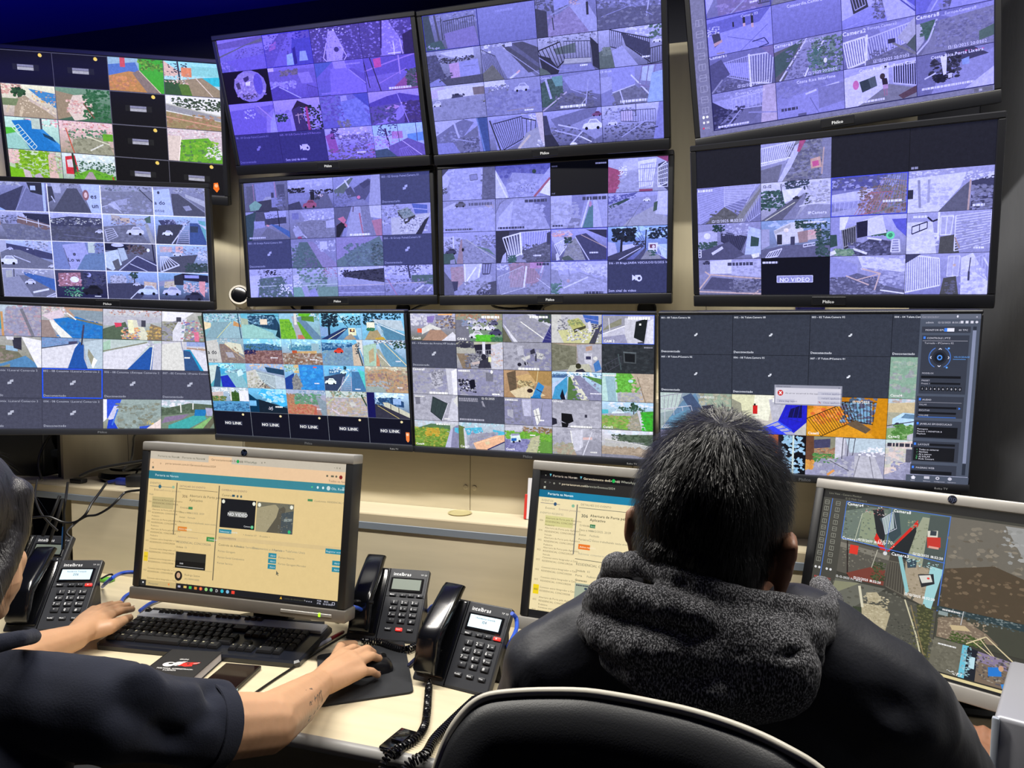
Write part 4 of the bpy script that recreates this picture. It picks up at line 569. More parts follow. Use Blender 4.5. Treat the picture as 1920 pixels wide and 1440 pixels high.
tv('television on the right of the middle row with NO VIDEO on a black tile', (.140, 1.731, 1.689), (-16.3, 10.6, .9), .815, 4, 4, '''
g 1b1c21 1c1d22
g aad 88a;p 888 8 0 15 0 14 9 5 9;s 667/99b/779/556 120 6 0 14 9 .8;p 778 0 6 5 5 4 9 0 9;p ccf 8 1 10 0 7 6 5 9 4 9;p b46 9 0 10.4 0 9 2.6 8.4 2.4;f ddf .35 14 0 1 8 0 0 5 6 4;l eef .3 0 4.4 7 3.6;p da5 11.4 4.4 13.6 4 14 6.4 11.6 6.6;p d47 11.8 5 13.2 4.8 13.4 6 12 6.2;p 88a 14 0 16 0 16 9 14.4 9;l ca7 .3 14.4 2 14 8
g 1d1e24 1e1f25
g 1e1f25 1f2026;x 99a .5 .4 8.2 1.8
g 88c 77a;p 99d 0 1 7 0 7 5 1 9 0 9;f bbf .16 13 0 1 .6 9 7 0 7 6;p aad 7 0 16 0 13 3 7 5;f ccf .16 10 7 0 7 5 15 0 11 7;p 665 2 9 7 5 10 7 12 9;s 776/554 24 3 6 11 9 .8;p 99a 12 5 16 0 16 3 12 9 10 9;f bbe .2 7 12 6 16 2 13 9 16 7;p 887 9 9 16 1 16 2 11 9;x eef .6 .2 .4 4;t fff 1.2 3.6 8.8 12/12/2025 18:52:23
g dde 99a;s 243/354/475 80 0 2 6 6.6 .8;s 345/456 30 6 0 11 2 .7;p 88a 2 9 10 3 11 3 8 9;p 667 0 9 8 4 10 3.4 5 9;p eef 5 2 10 1.6 8 4 5.6 5;p ccd 11 1 16 0 16 6 11 5.4;s bbd/eef/889/aa9 40 11 .6 16 5.4 .8;c 334 7.4 4.2 1.6;p 99b 8 9 11 5.6 16 6 16 9;l dd8 .2 1 9 8 5;l dde .3 9 6 11 5.6 15 5.4;s 343 10 10.4 3 11.4 5.6 .4;T 223 1.2 .4 1.2 12-12;T 223 1.2 4.6 1.2 Fri 18:52;T eef 1.2 11 8 IPCamera;l 446 .2 4.8 1 5 5
g 77c 88b;p 55a 0 0 12 0 12 3 0 3;s 446/99e/bbf/335 50 0 0 14 3 .8;p ccf 0 4 9 3 9 5.4 0 5.6;p 99d 0 5.6 9 5.4 8 8 1 7;f bbe .2 9 0 5.8 9 5.4 0 8 8 8.4;p aad 0 8 6 7 8 9 0 9;s 653/764/875/a87 120 6 2.6 16 9 .7;f a86 .2 12 7 9 16 9 11 1 16 2;f 785 .2 9 9 9 16 6 12 0 16 0;f b65 .2 8 5 9 11 8 8 4 13 4;x eef .5 11 5.8 15;b 34f .2
g aad 99c;s eef/99b/ccf 30 0 0 9 2 .6;p ddf 0 1.6 11 1 10 4 6 9 0 9;s bbd/ccf 30 1 3 8 8 .9;l 99b .5 2 2 2.4 8;l aac .5 4 2 4 7;p 667 6 9 10.4 4 11.6 3 12 9;p 446 12 3 16 2 16 9 12 9;s 667/88a/99c 40 12 4 16 9 .9;l ca7 .35 11.8 2.6 11.6 9;s dde 20 10 1 16 2.6 .5;r 334 0 4 1 6;x eef .5 12.4 7.8 14.6
g 99c 779;p bbd 0 2 5 1.6 5 4.6 0 6;e eef 2.4 3 .9 .8;s 354/465 40 0 4.6 5 6.4 .7;s 243 20 4 .4 7 2 .6;p 446 6 2.4 12.6 3.6 11 7 6 4.4;f 224 .22 14 6 2 12.6 3.6 6 4.4 11 7.4;p 557 0 7 8 4.6 12 8 9 9 0 9;p bcf 13 1 16 2 16 8 12 8;p 354 13.6 3.4 15.6 4 15.4 6 13.4 6;l dde .7 3.6 7.6 6.4 6;p eed 13.6 8 15.6 7.6 15.6 8.6 14 9;s 99b/ccf 24 6 0 13 3 .7;f eef .25 3 0 6.4 0 8.4 .7 6.4 .7 8.4
g 8ad 778;s bcf/9be 20 2 0 16 2 1;p aac 0 2 2 2 2 6 0 7;p ddc 3 2.4 7 .6 10 .6 10 5.4 4 6;p bba 3 2.6 7 1 7 2 3.4 3.2;s 243/354 40 8 .4 12 2 .6;r 334 3.8 3.4 5 5.8;r 446 7 4 8 6;e fea 6 2.4 .6 .5;p a86 8.6 3 11 2.6 11 5.4 9 5.6;p db8 11 2.6 14 2.4 14 4.6 11 5;s c75/fb8 10 11 2.8 14 4 .5;p 668 0 7 6 6 16 6 16 9 0 9;f dde .35 5 2 7.6 5 6.8 1 9 4 8.6;f dde .25 4 10 6 14 5.4 10 6.6 14 6;s 354/243/465 50 13 3 16 9 .8;s 354 20 12 1 16 3 .6;x eef .4 10 .6 15
g bbf 88a;p eef 1 0 4 0 3 3 1 3;p 99d 0 0 2 0 2 6 0 8;s 362/473 40 9 3.4 12 4.6 .5;p ddf 7 1 11 0 12 4 8 4.6;p 334 2.4 3 5.6 2 5.6 6.4 3 7.6;f aa9 .2 6 2.6 3 5.4 2.2 3 7 5.4 6;p 224 5.6 1.4 8 1 8 4.6 5.8 5;p 446 4 8 9 5 13 6 13 9 6 9;s 557/88b/446 50 4 6 13 9 .8;e 5f5 12.8 4.6 .9 .9;e 2a3 12.8 4.6 .5 .5;p 55e 13 1 16 1 16 5 14 3;f dde .4 5 13.2 5.6 13 8.4 14.6 5.6 14.8 8.4;l eef .4 8 5 11 5.6;l eef .5 5 7.4 8 8.6;s 584/9b5 50 1 7.4 5 9 .7;p 354 0 4 1.4 4 1.6 6.6 0 7;p eee 0 8 1 7.6 1.4 8.4 0 9
g aad 99c;p ddf 0 2 5 2 6 9 0 9;s ccf/eef 30 0 4 6 9 .9;l 224 .35 4 1 5 2 6 1.6;f 224 .3 2 1 3 4 2 1 4.6 4 3.4;p bbd 6.4 .6 9 .6 9 5 6.4 5;f eef .3 2 6.6 1 9 1 6.6 5 8.6 5;p 554 6.6 5.4 9.4 5 10.4 9 6.4 9;f dde .3 13 9.4 1 9.4 8.6 16 .4 16 7;l eef .4 6.2 0 6.2 6;s 99b/aad 24 10 2 16 8 .8;l b95 .25 9.4 5.6 10.4 8;x eef .5 1.2 .6 4;x eef .4 13 7.8 15
g aad 778;p 88a 0 0 3 0 3 3 0 4;c 446 1 1 2;p dde 3 .4 8.6 0 8.6 3.6 3 3.6;p bbd 8.6 .6 16 .4 16 4.6 8.6 4;s ccf/99b 24 8 .6 16 4 .8;l db7 .35 3 3.8 16 5;l db7 .35 0 7.6 3 4 1.6 3;l db7 .35 0 8.2 16 8.8;l db7 .35 14 9 16 7.6;p 557 1 7.6 3.4 4.4 9 5 9 8;s 446/668/889 70 8 5 16 8.4 .7;x 446 .8 7.6 .8 14
g 0a0c1c 0b0d20;x dde .5 .3 .8 4;r 99c 3.8 4.4 12.2 6;l dde .15 3.8 4.4 12.2 4.4 12.2 6 3.8 6 3.8 4.4;u fff 1.75 8 5.85 NO VIDEO
g aad 88b;f bbf .12 8 0 1 6 2 0 5 6 4;p 99d 0 0 6 2 6 4 0 6;p ddf 6 0 16 1 16 4 7 2.6;s ccf/bbe 20 7 .4 16 3.4 .8;p 668 0 6 6 4 12 6 16 8 16 9 0 9;s 557/99b/446/88a 110 0 5 12 9 .7;l db8 .3 3.6 4.6 8.6 6.8;l db8 .35 7 3 15 5.4;l db8 .3 10.8 4.4 9.8 8;l db8 .25 6 5.6 11 4.2;p 88b 11 4 16 5 16 8 12 7;s 99c/bbd 20 11 4 16 7 .9;l eee .3 11 8 16 8.8
g aad 88c;f eef .35 16 0 0 6.6 1 0 8.6 7 7;p 446 0 0 3 0 0 2;p bbd 8.4 .6 10.6 .6 10.4 5 8.2 5;f dde .25 2 8.4 .6 10.6 .6 8.2 5 10.4 5;p 554 7.6 5.4 10 5 10.6 9 7 9;p ddf 10.8 1 13 0 16 6 16 9 11 9;s ccf/bbe 24 11 3 15 9 .9;r 446 12.2 4 12.6 6;l 446 .2 12.6 1 12.4 4;f bbe .3 4 13.6 1 16 0 13.6 4 16 6;e db7 9.6 2.6 .3 .3;l dde .3 15 1 16 3;s 667 20 8 6 10 9 .5
''', tint=('7880ee', .4), back='14151a', gap=.0008)
# --- bottom row ---
G3 = 'D 484a5e b8bcd0 '
tv('television at the far left of the bottom row, one grey tile outlined bright blue', (-1.718, 1.681, 1.332), (35.6, 2.2, 1.7), .85, 4, 4, f'''
g bcd 99b;p 39b 0 3 6 2 6 7 0 8;l c96 .6 6 2 6.4 9;p 99b 7 1 16 0 16 9 7 9;s 88a/aab/b9a 60 7 0 16 9 1.1;l 778 .8 11 1 14 9
g bbb 99a;s c98/ddd/eef/879 40 0 0 9 2 .7;p b98 6 0 16 0 16 4 7 2.6;p 89a 7 .6 16 .8 16 4 9 3;p dcd 0 2.6 5 .6 6 2.6 3 4.4;p 27c 3 3.6 9 2.6 16 5 16 9 7 9;s 26b/38d/37b 40 4 4 15 9 1.1;p 776 6 2.6 16 4.6 16 5.2 8 3.4;p eee 1.4 4 3 4 8 9 5 9;p 988 0 4 2 4 4 9 0 9;l eee .4 6.6 1.6 9 3.6;l 446 .5 11 5 10.6 9
g ccd 898;s b87/eee/a54/99a/dde 30 2 0 16 1.6 .6;p bbc 0 2 16 2 16 3.4 0 5;p 565 0 6 6 3.6 8 9 0 9;p ddc 7 3 10 3 13 9 10 9;p aab 9 2.6 11 3 11 5 9.6 5;r 445 10.4 3 11.6 5;p 876 13 4 16 5 16 9 12 9;s 665/a85/db7 20 12 5 16 8.6 .8;p d46 3 4 5 4 5 5 3.4 5.4;s e94/fc6/45b/c44/8cb/eee 44 5 5.4 10 8.8 .7;p eec 6.6 3 8 3 8.6 7 7 7
g bbb 887;p eef 0 0 9 0 5 3 0 3;p 99a 0 4 6 2 5 9 0 9;s 776/aa9/665 30 0 3 5 9 .8;p dde 3 6 5 2 7 2 6 9 3 9;r 445 4 1.6 5.4 3;s 44a/c56/eee/ca9/45b/8bb 50 5.6 2.6 12 8.6 .8;p 676 10 1 16 0 16 9 13 9;s 565/787 30 11 1 16 8 .8;p d79 9 6 10.4 6 10.6 9 9.4 9
g aaa 887;p 776 0 2 9 3 12 7 0 8;s 665/988/776 40 0 3 10 7 1;p 9bd 7 2.6 10 3 10 4.4 7 4;p 58b 8 8 12 5.6 16 9 8 9;p eef 11 0 16 1 16 9 15 9;p 334 8.6 .4 11 .2 11 4 9 3.4;l 58b .8 0 8.8 6 8.4 12 6;l eef .6 0 8.4 2 7.8;p dde 7 0 9 0 9 1 7.4 1
g 9ab bbc;p 79c 0 0 10 0 9 2 0 3;s 89c/68b 20 0 0 10 2.4 .8;p dde 0 3.4 9.4 1.6 9 3 6.6 9 0 9;l 445 .25 0 3.2 9.4 1.4;p 25a 8.6 3 10 1 11 2 11 6 12 9 6.8 9;p bcd 11 1 16 0 16 9 12 9;p 998 12.2 3 14 6 13 8 12 5;p fff 13 8 13.6 5.6 14.6 6.4 13.4 9;p 446 7 1 9.4 .8 9 1.6 7 2;l 334 .4 10.6 0 10.4 2
g bcc ccd;p acb 0 1 2 0 2 3 0 4;p dde 0 4 13 .6 12 2 6.4 9 0 9;l 887 .35 0 3.6 12 .6;p 25a 6.6 9 12.8 2 14 2 13.4 9;p ccd 14 1 16 .6 16 9 13.4 9;l eee .3 13.8 1 13 9;s 99b/dde 10 12 0 14 1.6 .5
g ccd bbc;p ddd 0 1 6 0 6.4 9 0 9;p 29c 6 2.6 8 2.4 12 9 6.6 9;p 358 6 2.6 8 3 11 9 6.6 9;p dde 8 2 16 5 16 9 12 9;p 9ad 7 0 16 0 16 1.4 7 1.4;l a87 .4 7 2 16 2.6;s eee/a86 14 8 1.8 16 2.6 .4;l 99b .3 5.4 0 6 3;l fff .4 6.4 5 8 5
{G3}001 - 08 Conomix 1.Lateral Comercio 2
{G3}002 - 08 Conomix 1.Lateral Comercio 2;b 2458ff .3
{G3}006 - 08 Conomix 1.Estoque Comercio 2
{G3}007 - 05 Conomix 1.Frente Comercio 2
{G3}003 - 08 Conomix 1.Lateral Comercio 2
{G3}004 - 08 Conomix 1.Lateral Comercio 2
g cdd 887;p eef 0 0 1.4 0 1 6 0 7;p 35d 1 0 5 0 4 3 1 6;p cce 3 2 5 2 3 7 1.2 6;p 24c 1.4 6.4 3 6 4 9 1 9;p 9aa 5 0 16 0 16 5 11 9 4 9 3 7;s 899/9aa/887/776 60 4 1 15 9 1.4;p 35c 10 8.4 13 8 12 9 10 9;p edd 12 9 16 6 16 9;s db5 6 12 6.6 14 8 .4;l 47d .4 4 3 2.4 8
g bcd 7a8;s ccd/eef 14 0 0 8 2 1;p 565 0 3 8 1 16 1.6 16 4 0 5;s 454/676 40 0 2.4 9 4.4 .8;p 787 0 5 16 3.4 16 9 0 9;p 879 1 5.4 8 4.4 6 6 0 7.4;p 4aa 2 8 9 5 12 4 13 6 8 9 2 9;p 27b 9.6 3 13 3 12.6 5 9.4 5;p aac 12.6 2.4 15 2.6 14.6 5 13 5;p 8b7 9 9 14 5.4 16 6 14 9;p 665 12 9 15 5 16 6 14 9;l eee .3 5.4 1 5.6 4;l eee .3 9 1 9 3
''', thin=True, logo='Philco', back='2e3040', depth=.03, back_y=None)
NK = 'N 0b0d1e 3a3d50 NO LINK'
tv('television in the bottom row with a strip of five NO LINK tiles', (-1.114, 1.735, 1.323), (-.7, 7.8, -.2), .85, 5, 5, f'''
g 9cd 7ab;s 48b/bce/367/dee 50 0 0 16 3 .8;p edb 0 3 3 3.4 3 5 0 6;p 8ab 4 3 12 3 16 9 0 9;p 9bc 12 3 16 5 16 9 6 9;l dd9 .2 12 3 5 9;p c96 13 2.6 16 4 16 5 12.6 4.4;l 246 .4 15 0 15.6 9
g 6bd 8bc;p 246 3 1 14 .4 16 4 15 6 3 4;f 134 .2 9 3 0 16 1 4 4.6 15 6;s 58a/9ce/247 40 3 .6 14 4 .8;p edc 8 2 11 2 11 4 8 4;p 9cc 0 4 5 4 13 7 14 9 0 9;p 134 14 8 16 4 16 9;p aba 0 1.6 3 2 3 4 0 4
g 9ce 8aa;s 476/274/fff/5bd 40 6 0 16 2.4 .8;p 7b3 0 2 4 2 7 9 0 9;s 593/6a3/8c4 50 0 3 5 9 .9;p aab 5 1 7 1 10 9 6.4 9;p 68a 7 1.4 9 1 16 8 16 9 11 9;p 6a3 7 3 8 3 13 9 9.6 9;p c76 7 7.6 9 7.6 10 9 7 9;p 583 9 1 14 1 14 3 9 2.4;r ddd 6 0 7 4;p 6b3 8 0 13 0 12 1 8 1
g 8df 58b;s cef/9df 14 4 0 16 3 1.1;s 123/234 70 1 0 7 4.4 .9;l 123 .8 3.6 3 3.4 8;l 234 .2 7 0 11 5;p 8ad 0 4.4 3 5 3 8 0 8;p 236 0 9 9 5 11 5 6 9;s 123/245 30 9 1 16 4 .7;p eec 11 5 14 5 14 7.6 11 7.6;r 413 11.6 5.4 13.4 6.4;e fd9 12.6 5.8 .5 .4;p 9ce 13.6 5 16 5 16 9 15 9;p a98 10 8 12 7 14 9 9 9;l eed .2 3 9 10 5.4
g 8cf 7bd;s 245/123 50 1 0 8 4 .8;p bcd 4 2 15 2.4 16 6 8 5;p 58a 6 3 16 7 16 9 9 9;l cde .4 5 3 16 7.4;p eed 2 3 5 3 5 5 2 5;p 9bd 5 4 7 3.4 8 9 7 9;f dee .15 5 6 4 8 6 6 8 8 9;p a97 3 6 6 5.6 8 9 1 9;p ca4 5 8.4 8 8 9 9 5 9;s 375 20 2 5 5 6 .6;s 134 20 9 0 15 2 .7
g 9bc 877;p ccc 0 1 5 .4 6 9 0 9;T 223 2.6 .2 5.8 a do;t 223 2.2 .4 8.4 ergo;p ddc 8 1 15 2 16 6 8 3;s 99a/eee/5ad 20 5 0 14 1.6 .6;p 877 5.6 2 8 2 16 8 16 9 6 9;s 766/a98 40 6 3 14 9 .8;p aab 8 5 11 5 12 7 9 7;l db8 .2 8 2 16 7.4
g 8df 766;s cff/adf 20 2 0 16 2.6 1.2;p 47a 0 2 9 1.6 16 3 16 4.4 0 4.4;s 369/58b/245/464 50 0 2 16 4 .7;p 755 0 4.4 16 4 16 9 0 9;s 866/645/977/a88 80 0 4.4 16 9 1;s 225 30 0 4 5 5.6 .6;x eef .4 11 6.6 14
g 9df 977;s cff/bee 16 2 0 16 3 1.2;p 48a 4 3 12 2 12 4 4 4;s 59b/8bc/369 40 3 2 16 4 .7;p 9bc 12 1.4 15 1.4 15 5 12 5;p ca7 5 4.4 14 4 14 5.4 5 5.6;p b53 4 4 6 4 6 5.8 4 5.8;p 865 0 5 16 5 16 9 0 9;s 977/654/a98/ccc 80 0 5 16 9 .9;x eef .4 11 7 14;l 357 .2 4 0 4 4
g 7cf 68b;s 8df/bef 14 2 0 12 2 1;p 258 0 1 12 1.6 12 3 0 4;s 369/58b/9ce 50 0 1 13 3 .7;p 79b 2 4 12 2.4 12 9 0 9;s 68a/8ab 40 0 4 12 9 1;c d43 4.6 4.4 3.8;p cba 12 2 14 1 16 9 12 9;l 245 .5 14 3 15.6 9;p ddd 13.6 0 16 0 16 6;s 345 16 13 1 15 5 .5
g bdf 68a;s 247/fff/135 40 4 0 16 1.6 .7;p acb 0 2 5 1 5 9 0 9;p ba8 2 4 4 2.6 4 7 2 8;p 69b 6 1 9 1 16 7 16 9 9 9;l eda .25 8 1 16 8.6;p c86 5 4 6 7 6 9 4.6 9;p aa9 5 3 6 3 10 9 6.4 9;l eee .25 6 5 10 9;s 243 20 11 .6 16 3 .7;x eef .4 12 7 14
g 7ce 5ab;s 9ef/bff 14 4 0 14 2 1;p cdd 0 1 4 .6 3 5 0 8;p 357 3.4 1 5 1.6 4.6 6 4 9 1 9;p 4ad 4.6 2 7 2 7 4 5 4.4;p 23b 4.6 5 8 4.4 11 9 5 9;p 8bc 7 3 13 2 16 8 16 9 11 9;s 247/9ce/dff 40 7 .6 16 3.4 .7;p cef 12 3 14 2 15 4 12.4 5;r 8cd 11 0 16 2
g 9be 987;s ec9/da8/8cf 30 2 0 16 2 .8;p 246 8 1 16 2 16 4 9 3;p ccc 0 3 4 2 8 6 4 9 0 9;s bba/998/ddd 50 0 3 8 9 .9;p 9ab 4 2 16 5 16 8 10 9 6 6;f dee .2 14 4 3 12 4.6 5 5.4 12 9;p bcd 12 4 16 5 16 9 12 9;s 223 14 4 6 9 9 .4
g 9ce 48c;p db8 4 0 7 0 6 3 4 3;s 9cb/dee/475 30 0 0 7 2.6 .8;p 249 0 5 4 3 3 9 0 9;p 888 3 5 5 3 8 9 3 9;s 667/aaa 30 3 4 7 9 .7;p 38d 6 0 16 0 16 9 8 9 6.4 5;s 39e/27c/4ae 30 7 1 16 9 1.6;l e54 .4 12 .8 13.4 .8;x eef .4 12 6.4 14
g 7cf 68a;p 47a 2 1.4 7 1 7 3 2 3.4;s 9cf/247/eff 30 2 .6 13 2.6 .6;p 346 0 4 9 2.4 6 9 0 9;c eff 0 6.4 4.6;c dff 6.4 2.6 2.6;l dee .35 10 3 5 9;f aac .35 7 7.6 4 6 9 10.6 4 10.6 9;p 47a 11 2 16 2 16 9 10.6 9;p 5cc 13.4 1 16 2 16 8;x eef .4 12 8 14;k 245 8.4 .8 .7
g bba 987;s cba/a97/eed 30 0 0 16 2 1;p b97 1 2 8 .6 16 3 16 9 0 9;s a87/ca8/998/867 110 0 1.4 16 8.6 1.1;s 9aa/aab 24 1 5 9 9 1;p 9aa 0 7 6 7 8 9 0 9;l 876 .3 8 2 9 7;x eef .4 12 7 14
g bcd 58b;s eee/def 20 0 0 16 2 1;p cbb 0 2 5 1.6 5 4 0 4;s 463/574/385/b96 60 0 3.4 6 5.4 .8;p 352 8 2 13 2 13 5.6 8 5.4;s 463/352 30 8 1 14 5 .8;r ddd 8 0 8.6 5;p 59c 0 5.4 16 5 16 9 0 9;s 369/48b/6ad/247 60 0 6 16 9 1;r eef 12 1 16 5
g 7cf 112;s bef/9df 20 4 0 16 3 1.4;p 035 0 2 3 4 5 4.4 16 7 16 9 0 9;p 4bf 4 2 14 6.6 16 6 16 2 6 0;s cef/8df/adf 24 5 1 15 5 1.2;p 123 4 4 16 7 16 9 4 9;r 7be 0 4.6 3 6.6;s ccd 10 8 6.6 10 8 .35;x fff .5 11 6.4 14
g abd a76;s 9bd/ccd/58a 24 4 0 16 1.6 .8;p b65 0 5 6 4 12 6 12 9 0 9;s a75/b86/c87 50 0 5 11 9 1;s 687/798/576/5a7 80 3 1.4 14 5 1;p b76 0 2 3 2 3 5 0 5;s b86/976 30 0 1.6 3 5 .9;p 89a 12 2 16 4 16 9 14 9;x eef .4 12 6.6 14
g cdd aab;s 475/9bb/eee/364/b97 40 2 0 16 2 .8;p ba9 0 2.6 16 2 16 9 0 9;s aab/bba/99a/cbc 80 0 2.4 16 9 1.1;l dcd .4 2 6.6 5 8.4;p ccc 9 4 11 3.6 12 5 10 5.4;l bc9 .3 0 5 3 2.6;l 243 .5 14 1 16 5
g bdf 346;s eff/cef 16 4 0 14 2 1.2;p 115 0 0 3 0 3 9 0 9;p 247 4 2 10 1.6 14 3 14 5 5 4;s 135/58b/247 40 3 1.6 14 4.6 .7;p ccb 6 3.4 8 3.4 16 7 16 8.6 7 5.4;p 334 3 4 6 4.6 16 8.6 16 9 3 9;l cb7 .2 4 4.6 12 9;l 223 .25 9 4 9 6;l 223 .25 12 5 12 7.4;p 9be 10 2 13 2 13 4 10 4
{NK}
{NK}
{NK}
{NK}
{NK};p f84 14 4.6 15.4 4.6 15.2 7.6 14.6 8.2 14 7.4;e fca 14.6 5.4 .5 .5
''', thin=True, back='9098a8', gap=.0011, roku=True, back_y=1.83)
def r3c3_extra(scn, w, h):
    a = Art(100, 56); a.run('t ccd 1.5 74.5 48 Ativar o Windows;t bbc 1.1 74.5 50 Acesse Configuracoes para ativar o Windows')
    a.build('activation_notice', -w / 2, h / 2, w / 2, -h / 2, -.0012, scn, M_px)
